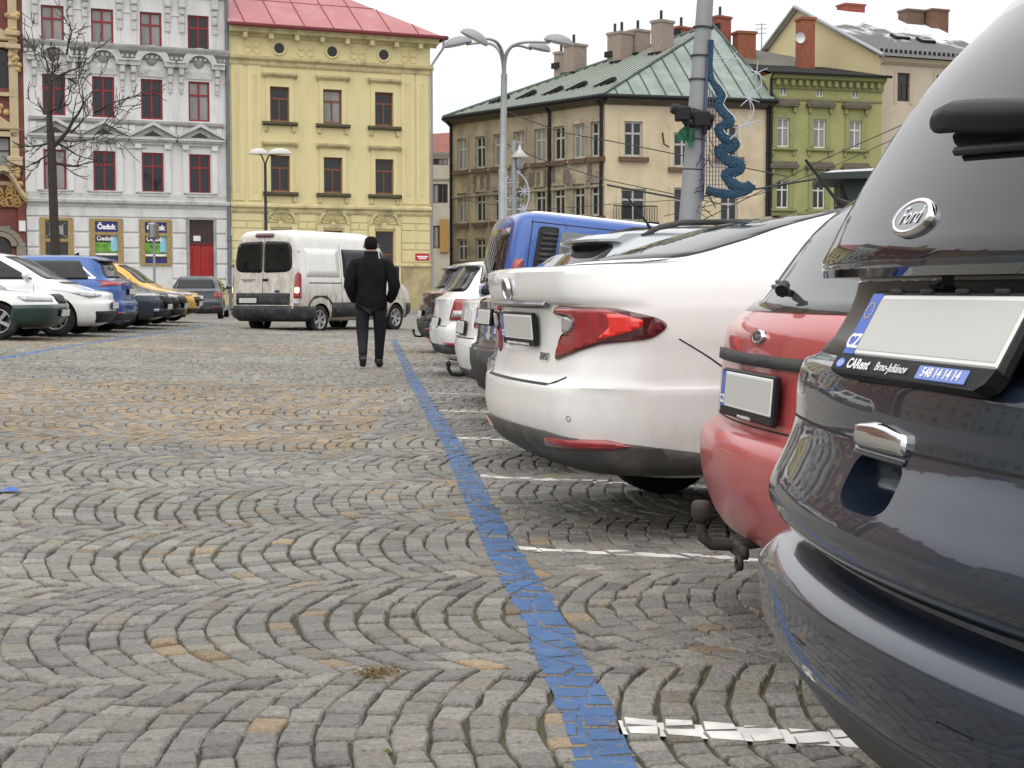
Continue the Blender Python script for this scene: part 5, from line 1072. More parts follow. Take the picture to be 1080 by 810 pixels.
# ---------------------------------------------------------------- grey house with red windows
def grey_house():
    H_ = House('town_house', (-4, 75), ANG, 'light grey ornate town house with red window frames and a red door')
    ML = mat('pale_grey_plaster', (.66, .66, .65), .85, var=.08, scale=.8, dirt=(.42, .41, .39), dirt_amt=.6, dscale=1.4, streak=.3, bump=.1, bscale=20)
    MT = mat('grey_stone_trim', (.56, .56, .55), .85, var=.2, scale=2, dirt=(.16, .16, .15), dirt_amt=.7, dscale=2)
    MC = mat('weathered_cornice', (.32, .32, .315), .9, var=.3, scale=2)
    MR = mat('red_window_paint', (.24, .018, .022), .5, var=.2)
    MG = mat('ochre_shop_frame', (.34, .24, .09), .6, var=.2)
    xl, xr_ = H_.uv(27, 200)[0], H_.uv(241.5, 200)[0]
    cols = [57.7, 109.5, 161, 210.6]; u = [H_.uv(c_, 150)[0] for c_ in cols]; du = (u[3]-u[0])/3; u = [u[0]+du*k for k in range(4)]
    def zz(px, y): return H_.uv(px, y)[1]
    rows = [(zz(161, 52), zz(161, 13)), (zz(161, 126), zz(161, 83.5)), (zz(161, 203), zz(161, 161))]
    holes = []; ww = H_.uv(172.5, 100)[0]-H_.uv(149.5, 100)[0]
    wins = [(c_-ww/2, c_+ww/2, a, b_) for a, b_ in rows for c_ in u]
    zc = zz(161, 219); ztop = zz(161, -45)
    shop = []
    for (a, b_, t, bo) in ((44.5, 74.6, 232, 300), (97, 127, 233, 279), (149.5, 178.6, 234, 280)): shop.append((H_.uv(a, 250)[0], H_.uv(b_, 250)[0], zz((a+b_)/2, bo) if bo < 300 else .1, zz((a+b_)/2, t)))
    dx0, dx1 = H_.uv(199.5, 250)[0], H_.uv(225, 250)[0]; dz1 = zz(212, 232)
    wall(H_, 'wall', xl, xr_, 0, ztop, wins+shop+[(dx0, dx1, 0, dz1)], ML)
    side_roof_box(H_, xl, xr_, ztop, 12, ML)
    for w in wins: window(H_, w, MR, 'T', y=.10, fw=.085)
    # ground floor banded rustication
    edges = [xl]+[q for s_ in shop for q in (s_[0]-.12, s_[1]+.12)]+[dx0-.12, dx1+.12, xr_]
    b = MB(); z = .9
    while z < zc-.6:
        for k in range(0, len(edges), 2): b.box(edges[k], edges[k+1], -.06, .0, z, z+.62, bev=.03)
        z += .70
    b.box(xl, xr_, -.06, 0, z, zc-.02) if zc-z > .1 else None
    b.build('banded_stonework', ML, H_.root)
    b = MB(); 
    for k in range(0, len(edges), 2): b.box(edges[k], edges[k+1], -.12, 0, .0, .78, bev=.03)
    b.build('plinth', MT, H_.root)
    band(H_, 'string_course', xl, xr_, zc-.02, [(.10, 0), (.12, .12), (.26, .18), (.28, .30), (.10, .36), (.10, .62)], MT)
    # balusters under third-floor windows
    for c_ in u:
        f_ = box_part(H_, 'parapet', c_-ww/2-.18, c_+ww/2+.18, -.14, 0, rows[2][0]-.16, rows[2][0]-.03, MT); box_part(H_, 'parapet', c_-ww/2-.18, c_+ww/2+.18, -.14, 0, zc+.60, zc+.72, MT)
        box_part(H_, 'baluster_shadow', c_-ww/2-.05, c_+ww/2+.05, -.004, .03, zc+.72, rows[2][0]-.16, mat('dark_recess', (.06, .06, .06), .9))  # dark slab stands in for the shade behind the balusters
        for k in range(8):
            x = c_-ww/2+.06+k*(ww-.12)/7; b = MB(); h0, h1 = zc+.72, rows[2][0]-.16; hh = h1-h0
            b.lathe([(.04, 0), (.04, hh*.08), (.025, hh*.15), (.055, hh*.4), (.03, hh*.65), (.022, hh*.8), (.04, hh*.92), (.04, hh)], 8, Matrix.Translation((x, -.07, h0))); b.build('baluster', MT, H_.root)
        # pediments over third-floor windows
        zt = rows[2][1]; b = MB(); hw = ww/2+.62
        b.box(c_-hw+.2, c_+hw-.2, -.14, 0, zt+.36, zt+.48); b.box(c_-hw+.1, c_+hw-.1, -.24, 0, zt+.48, zt+.56); b.box(c_-hw, c_+hw, -.32, 0, zt+.56, zt+.66)
        for sg in (1, -1):
            v = [(c_+sg*hw, zt+.66), (c_, zt+1.22), (c_, zt+1.38), (c_+sg*hw, zt+.80)]
            b.prism(v, -.36, 0, lambda a, b2, d: (a, d, b2))
        b.prism([(c_-hw+.1, zt+.66), (c_+hw-.1, zt+.66), (c_, zt+1.2)], -.08, 0, lambda a, b2, d: (a, d, b2)); b.build('pediment', MT, H_.root)
        b = MB(); b.prism([(c_-.45, zt+.74), (c_+.45, zt+.74), (c_, zt+.98)], -.10, -.05, lambda a, b2, d: (a, d, b2)); b.build('pediment_ornament', mat('dark_recess', (.06, .06, .06)), H_.root)
        b = MB()
        for sg in (1, -1): x = c_+sg*(ww/2+.18); b.box(x-.13, x+.13, -.09, 0, rows[2][0], zt+.36); b.box(x-.15, x+.15, -.2, 0, zt+.14, zt+.36, bev=.03)
        b.build('window_surround', ML, H_.root)
        # arched hoods over second-floor windows
        zt = rows[1][1]; b = MB(); hw = ww/2+.66; ro = .78; arc_ = [(ro*math.cos(t), ro*math.sin(t)*1.0) for t in np.linspace(0, math.pi, 15)]
        zb_ = zt+.55
        outer = [(c_+hw, zb_), (c_+hw, zb_+.22)]+[(c_+x, zb_+.20+y*.95) for x, y in arc_]+[(c_-hw, zb_+.22), (c_-hw, zb_)]
        inner = [(c_-ro+.22, zb_), *[(c_-x*.70, zb_+.02+y*.70) for x, y in arc_], (c_+ro-.22, zb_)]
        n_ = 17; ol = [(c_+x, zb_+.20+y*.95) for x, y in arc_]; il = [(c_+x*.72, zb_+.02+y*.74) for x, y in arc_]
        for k in range(14): b.prism([ol[k], ol[k+1], il[k+1], il[k]], -.30, 0, lambda a, b2, d: (a, d, b2))
        for sg in (1, -1): b.prism([(c_+sg*hw, zb_), (c_+sg*hw, zb_+.2), (c_+sg*ro, zb_+.2), (c_+sg*ro*.72, zb_)], -.30, 0, lambda a, b2, d: (a, d, b2)); b.box(min(c_+sg*hw, c_+sg*ro*.8), max(c_+sg*hw, c_+sg*ro*.8), -.38, 0, zb_+.2, zb_+.28)
        b.box(c_-ww/2-.1, c_+ww/2+.1, -.06, 0, zt+.1, zt+.42)
        b.build('arched_hood', MT, H_.root)
        b = MB(); b.lathe([(.001, .09), (.16, .08), (.22, .02), (.26, 0)], 14, Matrix.Translation((c_, -.02, zb_+.30)) @ Matrix.Rotation(math.pi/2, 4, 'X')); b.build('rosette', MC, H_.root)
        for sg in (1, -1):
            x = c_+sg*(ww/2+.34); b = MB(); b.box(x-.12, x+.12, -.26, 0, zt+.20, zt+.55, bev=.04); b.box(x-.10, x+.10, -.18, 0, zt-.15, zt+.2, bev=.05); b.box(x-.08, x+.08, -.10, 0, zt-.45, zt-.15, bev=.03); b.lathe([(.001, -.1), (.06, -.06), (.07, 0), (.04, .06), (.001, .08)], 8, Matrix.Translation((x, -.07, zt-.52))); b.build('scroll_bracket', MT, H_.root)
        z0 = rows[1][0]; band(H_, 'window_sill', c_-ww/2-.6, c_+ww/2+.6, z0-.28, [(.08, 0), (.16, .08), (.16, .20)], MC)
        for sg in (1, -1): b = MB(); b.box(c_+sg*(ww/2+.42)-.14, c_+sg*(ww/2+.42)+.14, -.07, 0, z0-1.0, z0-.28, bev=.02); b.build('sill_bracket', ML, H_.root)
        # top floor
        z0, zt = rows[0]; 
        for sg in (1, -1):
            x = c_+sg*(ww/2+.26); b = MB(); b.box(x-.16, x+.16, -.24, 0, zt+.25, zt+.75, bev=.05); b.box(x-.13, x+.13, -.18, 0, zt-.05, zt+.25, bev=.05); b.box(x-.14, x+.14, -.13, 0, zt-.45, zt-.05, bev=.05); b.box(x-.12, x+.12, -.09, 0, zt-.85, zt-.45, bev=.03); b.build('scroll_bracket', MT, H_.root)
    for k in range(5):
        xm = u[0]-du/2+k*du; 
        if k == 0: continue
        b = MB(); hw = .38
        for (a0, a1, c0, c1) in ((xm-hw, xm-hw+.07, rows[0][0]+.1, rows[0][1]-.1), (xm+hw-.07, xm+hw, rows[0][0]+.1, rows[0][1]-.1), (xm-hw, xm+hw, rows[0][1]-.1, rows[0][1]-.02), (xm-hw, xm+hw, rows[0][0]+.02, rows[0][0]+.1)):
            if a1 < xr_: b.box(a0, min(a1, xr_-.05), -.05, 0, c0, c1)
        b.build('wall_panel', ML, H_.root)
    zk = zz(161, 57); band(H_, 'cornice', xl, xr_, zk-.28, [(.05, 0), (.10, .10), (.10, .22), (.30, .34), (.36, .50), (.36, .58), (.10, .64)], MC)
    b = MB(); 
    for k in range(int((xr_-xl)/.22)): b.box(xl+k*.22+.03, xl+k*.22+.14, -.17, -.09, zk-.22, zk-.08)
    b.build('dentil_row', MT, H_.root)
    band(H_, 'upper_cornice', xl, xr_, rows[0][1]+.75, [(.06, 0), (.10, .1), (.24, .2), (.24, .34)], MT)
    # shop windows
    SG_ = mat('shop_sign_blue', (.02, .022, .16), .4); GR = mat('green_poster', (.16, .42, .05), .5, var=.9, scale=3.5, emit=None); BK = mat('shop_interior_dark', (.012, .014, .018), .15, coat=.5)
    for k, s_ in enumerate(shop):
        x0, x1, z0, z1 = s_; w_ = x1-x0; zs_ = z1-(z1-z0)*(.29 if k else .22)
        b = MB(); f = .13; b.box(x0-.08, x1+.08, -.10, .05, z1-.02, z1+.10); b.box(x0-.08, x0+f, -.10, .05, z0, z1-.02); b.box(x1-f, x1+.08, -.10, .05, z0, z1-.02); b.box(x0+f, x1-f, -.09, .05, zs_-.07, zs_+.07); b.box(x0+f, x1-f, -.09, .05, z0, z0+.1)
        fr = b.build('shop_window', MG, H_.root)
        b = MB(); b.quad([(x0+f, .03, z0+.1), (x1-f, .03, z0+.1), (x1-f, .03, zs_), (x0+f, .03, zs_)]); b.build('pane', BK, fr, fix=False)
        if k == 0:
            b = MB(); b.quad([(x0+f, .03, zs_), (x1-f, .03, zs_), (x1-f, .03, z1), (x0+f, .03, z1)]); b.build('pane', BK, fr, fix=False)
            b = MB(); b.tube([(x0+f, 0, zs_+.1), (x1-f, 0, z1-.05)], .02, 5); b.tube([(x0+f, 0, z1-.05), (x1-f, 0, zs_+.1)], .02, 5); b.box((x0+x1)/2-.3, (x0+x1)/2+.3, -.01, .01, (zs_+z1)/2-.18, (zs_+z1)/2+.2); b.build('fanlight_bars', MG, fr) if False else b.build('fanlight_bars', mat('pale_bars', (.3, .3, .28)), fr)
        else:
            b = MB(); b.box(x0+f-.01, x1-f+.01, -.06, .02, zs_+.07, z1-.02); b.build('sign_board', SG_, fr)
            text('lettering', 'Čedok', (z1-zs_)*.52, M_WHITE, fr, Matrix.Translation(((x0+x1)/2, -.07, (zs_+z1)/2+.01)) @ Matrix.Rotation(math.pi/2, 4, 'X'), ext=.006, bold=.018, space=.95)
            cx = (x0+x1)/2-.05; zt_ = zs_-.02
            b = MB(); b.quad([(cx-.62, .015, z0+.55), (cx+.62, .015, z0+.55), (cx+.62, .015, zt_-.38), (cx-.62, .015, zt_-.38)]); b.build('poster', GR, fr, fix=False)
            b = MB(); b.quad([(cx+.25, .008, z0+.62), (cx+.60, .008, z0+.62), (cx+.60, .008, z0+1.75), (cx+.25, .008, z0+1.75)]); b.build('poster_panel', mat('poster_pale_blue', (.25, .55, .72), .4), fr, fix=False)
            text('lettering', 'Čedok', .27, M_WHITE, fr, Matrix.Translation((cx, .005, zt_-.20)) @ Matrix.Rotation(math.pi/2, 4, 'X'), ext=.004, bold=.012)
            b = MB(); b.quad([(cx-.62, .01, z0+.42), (cx+.62, .01, z0+.42), (cx+.62, .01, z0+.52), (cx-.62, .01, z0+.52)]); b.build('poster_foot', M_WHITE, fr, fix=False)
            b = MB(); b.box(x0+f, x1-f, -.02, .02, z0+.08, z0+.30); b.build('blue_base', SG_, fr)
    # door
    b = MB(); zf = dz1-1.15
    b.box(dx0-.12, dx0, -.08, .25, 0, dz1); b.box(dx1, dx1+.12, -.08, .25, 0, dz1); b.box(dx0-.12, dx1+.12, -.10, .25, dz1, dz1+.12); b.build('door_surround', MC, H_.root)
    dm = (dx0+dx1)/2
    for a0, a1 in ((dx0, dm-.01), (dm+.01, dx1)):
        b = MB(); b.box(a0, a1, .10, .16, 0, zf); w_ = a1-a0
        for c0, c1 in ((.25, .9), (1.05, zf-1.0), (zf-.85, zf-.2)):
            if c1 > c0: b.box(a0+.18, a1-.18, .07, .10, c0, c1, bev=.02)
        d_ = b.build('door', mat('red_door', (.33, .012, .014), .45, var=.15), H_.root)
        b = MB(); b.lathe([(.001, -.03), (.04, 0), (.001, .04)], 8, Matrix.Translation((dm+(.12 if a0 > dm-.1 else -.12), .04, 1.1))); b.build('handle', M_BLACK, d_)
    b = MB(); b.box(dx0, dx1, .05, .16, zf, zf+.12); f_ = b.build('transom', mat('dark_red_transom', (.10, .012, .012), .5), H_.root)
    b = MB(); b.box(dx0, dx1, .12, .16, zf+.12, dz1); b.build('fanlight', M_GW, f_); b = MB(); b.box(dm-.35, dm-.02, .08, .12, zf+.18, zf+.42); b.build('house_number', M_PLATE, f_)
    b = MB(); 
    for k in range(7): b.box(dx0+.1+k*.2*(dx1-dx0)/1.7, dx0+.14+k*.2*(dx1-dx0)/1.7, .09, .12, zf+.12, dz1)
    b.build('fanlight_grille', mat('dark_red_transom', (.1, .01, .01)), f_)
    b = MB(); x = dx1+.75; b.box(x-.2, x+.2, -.09, -.06, 1.2, 2.1); b.build('notice_board', MT, H_.root)
    b = MB(); b.box(x-.2, x+.15, -.09, -.06, zz(234, 249), zz(234, 240)); b.build('wall_plaque', mat('faded_plaque', (.55, .52, .36), .6), H_.root)
    drain(H_, xr_-.04, ztop, mat('blue_grey_pipe', (.13, .15, .17), .6), r=.09)
    # roof
    b = MB(); b.add([(xl, -.3, ztop), (xr_, -.3, ztop), (xr_, 6, ztop+3), (xl, 6, ztop+3), (xr_, 12, ztop), (xl, 12, ztop)], [(0, 1, 2, 3), (3, 2, 4, 5)]); b.build('roof', mat('dark_roof', (.07, .06, .06), .7), H_.root)
    return H_
grey_house()
# ---------------------------------------------------------------- yellow house
def yellow_house():
    H_ = House('town_house', (-4, 75), ANG, 'pale yellow three-storey corner house with a pink-red metal roof')
    MY = mat('yellow_plaster', (.66, .585, .32), .85, var=.06, scale=.6, dirt=(.50, .43, .24), dirt_amt=.5, dscale=1.3, streak=.25, bump=.08, bscale=15)
    MY2 = mat('yellow_trim', (.56, .49, .27), .85, var=.2, scale=2, dirt=(.22, .19, .11), dirt_amt=.7, dscale=1.8)
    MS = mat('dark_sill', (.085, .07, .045), .8, var=.3); MW = mat('brown_window_wood', (.17, .062, .028), .55, var=.2)
    xl, xr_ = H_.uv(242.5, 200)[0], H_.uv(454, 200)[0]
    def zz(px, y): return H_.uv(px, y)[1]
    u = [H_.uv(c_, 120)[0] for c_ in (295, 351, 405)]; du = (u[2]-u[0])/2; u = [u[0]+du*k for k in range(3)]
    ww = H_.uv(305, 110)[0]-H_.uv(284.5, 110)[0]
    rows = [(zz(351, 130.5), zz(351, 94.5)), (zz(351, 203.5), zz(351, 166))]; ztop = zz(350, 37)
    wins = [(c_-ww/2, c_+ww/2, a, b_) for a, b_ in rows for c_ in u]; gz0 = zz(351, 275); gz1 = zz(351, 243)
    gw = [(c_-ww/2, c_+ww/2, .6 if k == 2 else 1.6, gz1) for k, c_ in enumerate(u)]
    wall(H_, 'wall', xl, xr_, 0, ztop, wins+gw, MY); side_roof_box(H_, xl, xr_, ztop, 15, MY)
    for w in wins:
        window(H_, w, MW, 't', y=.12, fw=.09, glass=M_GW2 if random.random() < .25 else M_GW); z0, z1 = w[2], w[3]; c_ = (w[0]+w[1])/2
        b = MB(); b.box(w[0]-.2, w[0], -.05, 0, z0-.05, z1); b.box(w[1], w[1]+.2, -.05, 0, z0-.05, z1); b.box(w[0]-.2, w[1]+.2, -.05, 0, z1, z1+.42); b.build('window_surround', MY, H_.root)
        band(H_, 'window_hood', w[0]-.36, w[1]+.36, z1+.40, [(.06, 0), (.14, .07), (.22, .12), (.24, .22), (.06, .25)], MY2)
        band(H_, 'window_sill', w[0]-.36, w[1]+.36, z0-.20, [(.12, 0), (.24, .05), (.24, .16), (.05, .19)], MS)
        for x in (w[0]-.2, w[1]+.2): b = MB(); b.box(x-.09, x+.09, -.10, 0, z0-.50, z0-.20, bev=.03); b.build('sill_bracket', MY2, H_.root)
    for k, w in enumerate(gw):
        window(H_, w, MW, 't', y=.12, fw=.08, glass=M_GW); c_ = (w[0]+w[1])/2; zt = w[3]; ro = ww/2+.32
        b = MB(); t = np.linspace(0, math.pi, 17); ol = [(c_+ro*math.cos(a), zt+.28+ro*.95*math.sin(a)) for a in t]; il = [(c_+(ro-.13)*math.cos(a), zt+.28+(ro-.13)*.95*math.sin(a)) for a in t]
        for j in range(16): b.prism([ol[j], ol[j+1], il[j+1], il[j]], -.12, 0, lambda a, b2, d: (a, d, b2))
        for j in range(9): a = math.pi*(j+.5)/9; b.prism([(c_+.12*math.cos(a), zt+.32+.12*math.sin(a)), (c_+.60*math.cos(a-.07), zt+.30+.60*math.sin(a-.07)), (c_+.60*math.cos(a+.07), zt+.30+.60*math.sin(a+.07))], -.06, 0, lambda a_, b2, d: (a_, d, b2))
        b.box(c_-ro, c_+ro, -.08, 0, zt+.10, zt+.28); b.build('shell_arch', MY2, H_.root)
        b = MB(); [b.box(x-.14, x+.14, -.09, 0, .8, zt+.28) for x in (w[0]-.2, w[1]+.2)]; b.build('window_surround', MY, H_.root)
    zc = zz(351, 220)
    # rusticated blocks
    b = MB(); stops = [xl+.02]+[q for w in gw for q in (w[0]-.38, w[1]+.38)]+[xr_-.02]; z = zz(351, 279)+.12; row = 0
    while z < zc-.50:
        h = .60 if row % 2 == 0 else .34
        for k in range(0, len(stops), 2):
            a, e = stops[k], stops[k+1]; nb = max(1, round((e-a)/1.25)); wd_ = (e-a)/nb; sh_ = 0 if (row//1) % 2 == 0 else .5
            cuts = [a]+[a+wd_*(j+sh_) for j in range(1 if not sh_ else 0, nb)]+[e]; cuts = sorted(set(c_ for c_ in cuts if a <= c_ <= e))
            for c0, c1 in zip(cuts[:-1], cuts[1:]):
                if c1-c0 > .08: b.box(c0+.02, c1-.02, -.045, 0, z+.02, z+h-.02, bev=.02)
        z += h; row += 1
    b.build('rusticated_blocks', MY, H_.root)
    zp = zz(351, 279); band(H_, 'plinth_moulding', xl, xr_, zp-.12, [(.05, 0), (.12, .05), (.12, .12), (.04, .16)], MY2)
    for k in range(0, len(stops), 2):
        box_part(H_, 'plinth', stops[k], stops[k+1], -.05, 0, 0, zp-.12, mat('stained_plinth', (.44, .37, .20), .9, var=.3, scale=1.2, dirt=(.14, .12, .08), dirt_amt=.8, dscale=.7))
    band(H_, 'string_course', xl, xr_, zc-.30, [(.06, 0), (.12, .10), (.12, .22), (.24, .30), (.24, .40), (.05, .5)], MY2)
    # corner pilasters
    for x0, x1 in ((xl+.1, H_.uv(258, 200)[0]), (H_.uv(262, 200)[0], H_.uv(276, 200)[0]), (H_.uv(423.5, 200)[0], H_.uv(437, 200)[0]), (H_.uv(439, 200)[0], xr_-.1)):
        for z0, z1 in ((zc+.3, zz(351, 72)),):
            b = MB(); b.box(x0, x1, -.05, 0, z0, z1)
            for a0, a1, c0, c1 in ((x0+.22, x0+.26, z0+.4, z1-.5), (x1-.26, x1-.22, z0+.4, z1-.5), (x0+.26, x1-.26, z1-.55, z1-.5), (x0+.26, x1-.26, z0+.4, z0+.45)): b.box(a0, a1, -.075, -.05, c0, c1)
            b.build('pilaster', MY, H_.root)
    zf0 = zz(351, 69); zf1 = zz(351, 43)
    band(H_, 'frieze_moulding', xl, xr_+.1, zf0-.22, [(.06, 0), (.10, .08), (.10, .20), (.26, .30), (.28, .42), (.06, .46)], MY2)
    band(H_, 'eaves_cornice', xl, xr_+.3, zf1-.05, [(.10, 0), (.16, .10), (.45, .16), (.48, .30), (.55, .36), (.55, .44)], MY2)
    for x in np.arange(xl+.6, xr_, 1.23): b = MB(); b.box(x, x+.2, -.46, -.1, zf1-.16, zf1+.08); b.build('eaves_bracket', MY2, H_.root)
    zm = (zf0+.24+zf1-.1)/2
    for c_ in u:
        b = MB(); b.lathe([(.36, 0), (.36, .05), (.26, .05), (.24, 0)], 24, Matrix.Translation((c_, 0, zm)) @ Matrix.Rotation(math.pi/2, 4, 'X')); o = b.build('round_window', MY, H_.root)
        b = MB(); b.lathe([(.25, .012), (.001, .012)], 24, Matrix.Translation((c_, 0, zm)) @ Matrix.Rotation(math.pi/2, 4, 'X')); b.build('pane', mat('attic_dark', (.01, .01, .012), .3), o)
    for c_ in [u[0]-du/2, u[0]+du/2, u[1]+du/2, u[2]+du/2]:
        b = MB()
        for a in range(4):
            th = a*math.pi/2+math.pi/4; b.lathe([(.13, 0), (.15, .04), (.19, .04), (.20, 0)], 12, Matrix.Translation((c_+.26*math.cos(th)*1.2, 0, zm+.20*math.sin(th))) @ Matrix.Rotation(math.pi/2, 4, 'X'))
        b.lathe([(.001, .05), (.09, .03), (.1, 0)], 10, Matrix.Translation((c_, 0, zm)) @ Matrix.Rotation(math.pi/2, 4, 'X')); b.build('scroll_ornament', MY, H_.root)
        for sg in (1, -1):
            pass
    for a, c_ in zip([u[0]-du/2, u[0], u[1]], [u[0], u[1], u[2]]): pass
    # hipped roof
    MR = mat('pink_red_sheet_roof', (.38, .13, .13), .5, .1, var=.12, scale=1.2, dirt=(.44, .26, .25), dirt_amt=.5, dscale=1); MRD = mat('dark_red_gutter', (.14, .012, .016), .5)
    ze = zf1+.40; ov = .6; x0, x1, D_ = xl-.1, xr_+ov, 15.0; rz = 4.9; hipx = x1-8.6
    b = MB(); b.add([(x0, -ov, ze), (x1, -ov, ze), (x1, D_, ze), (x0, D_, ze), (hipx, 7.2, ze+rz), (x0, 7.2, ze+rz)], [(0, 1, 4, 5), (1, 2, 4), (2, 3, 5, 4)]); rf = b.build('roof', MR, H_.root)
    # standing seams
    b = MB()
    for x in np.arange(x0+.8, x1, 1.42):
        t = min(1, (x1-x)/(x1-hipx)); q = Vector((x, -ov, ze)); e = Vector((x, -ov+(7.2+ov)*t, ze+rz*t)); b.tube([q+Vector((0, 0, .02)), e+Vector((0, 0, .02))], .028, 4)
    for s_ in (.33, .66):
        y = -ov+(7.2+ov)*s_; z = ze+rz*s_; b.tube([(x0, y, z+.015), (x1-(x1-hipx)*s_, y, z+.015)], .015, 4)
    b.build('roof_seams', mat('roof_seam', (.24, .05, .055), .5), rf)
    b = MB(); b.box(x0, x1+.05, -ov-.14, -ov+.02, ze-.10, ze+.08, bev=.04); b.box(x1-.02, x1+.12, -ov-.12, D_, ze-.10, ze+.08, bev=.04); b.build('gutter', MRD, H_.root)
    b = MB(); b.tube([(x1-.1, -ov, ze-.05), (x1-.1, -ov+.1, ze-.5), (xr_+.05, -.06, ze-1.3), (xr_+.05, -.06, 0)], .06, 8); b.build('drainpipe', mat('zinc_pipe', (.30, .32, .34), .5, .4), H_.root)
    o = empty('street_sign', (0, 0, 0), 0, 'small red street name sign on the yellow house corner', 'sign'); p = H_.uv(445, 271)
    P = H_.P0+H_.d*p[0]-H_.n*.06; o.location = (P.x, P.y, p[1]); o.rotation_euler = (0, 0, ANG)
    b = MB(); b.box(-.36, .36, -.02, .02, -.17, .17, bev=.01); b.build('sign_plate', mat('sign_red', (.45, .02, .03), .4), o)
    b = MB(); b.box(-.28, .28, -.026, -.018, -.02, .05); b.box(-.20, .20, -.026, -.018, -.10, -.05); b.build('sign_print', M_WHITE, o)
yellow_house()
# ---------------------------------------------------------------- beige and red house at the left edge (continues out of the frame)
def baroque_house():
    H_ = House('town_house', (-4, 75), ANG, 'cream and dark red ornate house at the left edge with stone portal')
    MB1 = mat('cream_plaster', (.52, .42, .26), .85, var=.25, scale=2, dirt=(.25, .19, .12), dirt_amt=.6, dscale=2); MB2 = mat('dark_red_plaster', (.17, .05, .04), .85, var=.25, scale=1.5, dirt=(.3, .15, .1), dirt_amt=.4)
    MB3 = mat('ochre_stucco', (.50, .36, .17), .85, var=.4, scale=4); MB4 = mat('grey_brown_stone', (.26, .225, .18), .9, var=.3, scale=1)
    xr_ = H_.uv(27, 200)[0]-.02; xl = xr_-16
    def zz(px, y): return H_.uv(px, y)[1]
    ztop = 16.5
    wx = H_.uv(-3, 150)[0]; wins = []
    for k in range(5):
        c_ = wx-k*3.2; wins += [(c_-.55, c_+.55, zz(0, 93), zz(0, 50)), (c_-.55, c_+.55, zz(0, 187), zz(0, 144))]
    wins = [w for w in wins if w[0] > xl+.5]
    ar = (H_.uv(-14, 250)[0], H_.uv(12, 250)[0], 0.1, zz(5, 238))
    wall(H_, 'wall', xl, xr_, 0, ztop, wins+[ar], MB2); side_roof_box(H_, xl, xr_, ztop, 12, MB2)
    for w in wins:
        window(H_, w, mat('dark_brown_frame', (.05, .025, .02), .5), 'T', y=.12)
        b = MB(); b.box(w[0]-.25, w[0], -.08, 0, w[2]-.2, w[3]); b.box(w[1], w[1]+.25, -.08, 0, w[2]-.2, w[3]); b.box(w[0]-.35, w[1]+.35, -.14, 0, w[3], w[3]+.22); b.box(w[0]-.35, w[1]+.35, -.16, 0, w[2]-.35, w[2]-.18); b.build('window_surround', MB1, H_.root)
        c_ = (w[0]+w[1])/2; b = MB(); b.prism([(c_-1.0, w[3]+.3), (c_+1.0, w[3]+.3), (c_, w[3]+.95)], -.16, 0, lambda a, b2, d: (a, d, b2)); b.prism([(c_-.95, w[3]+.95-.6), (c_+.95, w[3]+.35), (c_, w[3]+.85)], -.2, -.16, lambda a, b2, d: (a, d, b2)); b.build('gable_hood', MB1, H_.root)
        b = MB()
        for q in range(16): a = random.random()*6.28; r_ = random.random()**.5; b.lathe([(.001, .06), (random.uniform(.06, .14), .03), (.14, 0)], 7, Matrix.Translation((c_+.8*r_*math.cos(a), -.02, w[2]-.85+.38*r_*math.sin(a))) @ Matrix.Rotation(math.pi/2, 4, 'X'))
        b.build('stucco_ornament', MB3, H_.root)
    x0 = H_.uv(10.5, 150)[0]
    b = MB(); b.box(x0, xr_-.22, -.14, 0, zz(10, 170), ztop, bev=.02); [b.box(x0-.15, xr_-.1, -.32, 0, zz(10, y), zz(10, y-5), bev=.03) for y in (175, 170, 52, 38)]; b.build('pilaster', MB1, H_.root)
    for y0 in (62, 190, 185, 26):
        b = MB(); cx = (x0+xr_-.2)/2; zc_ = zz(15, y0)
        for q in range(9): b.lathe([(.001, .10), (.10, .05), (.13, 0)], 8, Matrix.Translation((cx+random.uniform(-.25, .25), -.14, zc_+random.uniform(-.5, .5))) @ Matrix.Rotation(math.pi/2, 4, 'X'))
        b.build('stucco_ornament', MB3, H_.root)
    # curved portal canopy with gilded scrolls and arch
    xc = (ar[0]+ar[1])/2; hw = H_.uv(28, 210)[0]-xc
    xsn = np.linspace(-1, 1, 25); zb_ = zz(10, 213)
    prof = [(xc+hw*t, zb_+.25+1.35*math.cos(t*math.pi/2)**1.5*(.75)+(.15*math.sin(abs(t)*math.pi*1.6))) for t in xsn]
    b = MB()
    for k in range(24):
        (a, c0), (e, c1) = prof[k], prof[k+1]; b.prism([(a, c0), (e, c1), (e, c1+.22), (a, c0+.22)], -.65, 0, lambda p, q, d: (p, d, q)); b.prism([(a, c0-.12), (e, c1-.12), (e, c1), (a, c0)], -.45, 0, lambda p, q, d: (p, d, q))
    b.build('portal_canopy', MB1, H_.root)
    b = MB(); b.prism([(prof[0][0], zb_-.25)]+[(prof[-1][0], zb_-.25)]+[(a, c0-.1) for a, c0 in prof[::-1]], -.12, 0, lambda p, q, d: (p, d, q)); b.build('portal_field', mat('dark_red_plaster', (.17, .05, .04)), H_.root)
    b = MB()
    for q in range(34):
        t = random.uniform(-.9, .9); z = zb_+random.uniform(-.1, .15+.9*math.cos(t*math.pi/2)); M = Matrix.Translation((xc+hw*t, -.13, z)) @ Matrix.Rotation(math.pi/2, 4, 'X'); r_ = random.uniform(.10, .22)
        b.lathe([(r_-.05, 0), (r_-.03, .07), (r_, .04), (r_+.02, 0)], 10, M)
    b.build('gilded_scrolls', mat('gilded_stucco', (.50, .36, .13), .6, var=.3), H_.root)
    b = MB(); ro = (ar[1]-ar[0])/2+.5; t = np.linspace(0, math.pi, 21); zs_ = ar[3]-.9
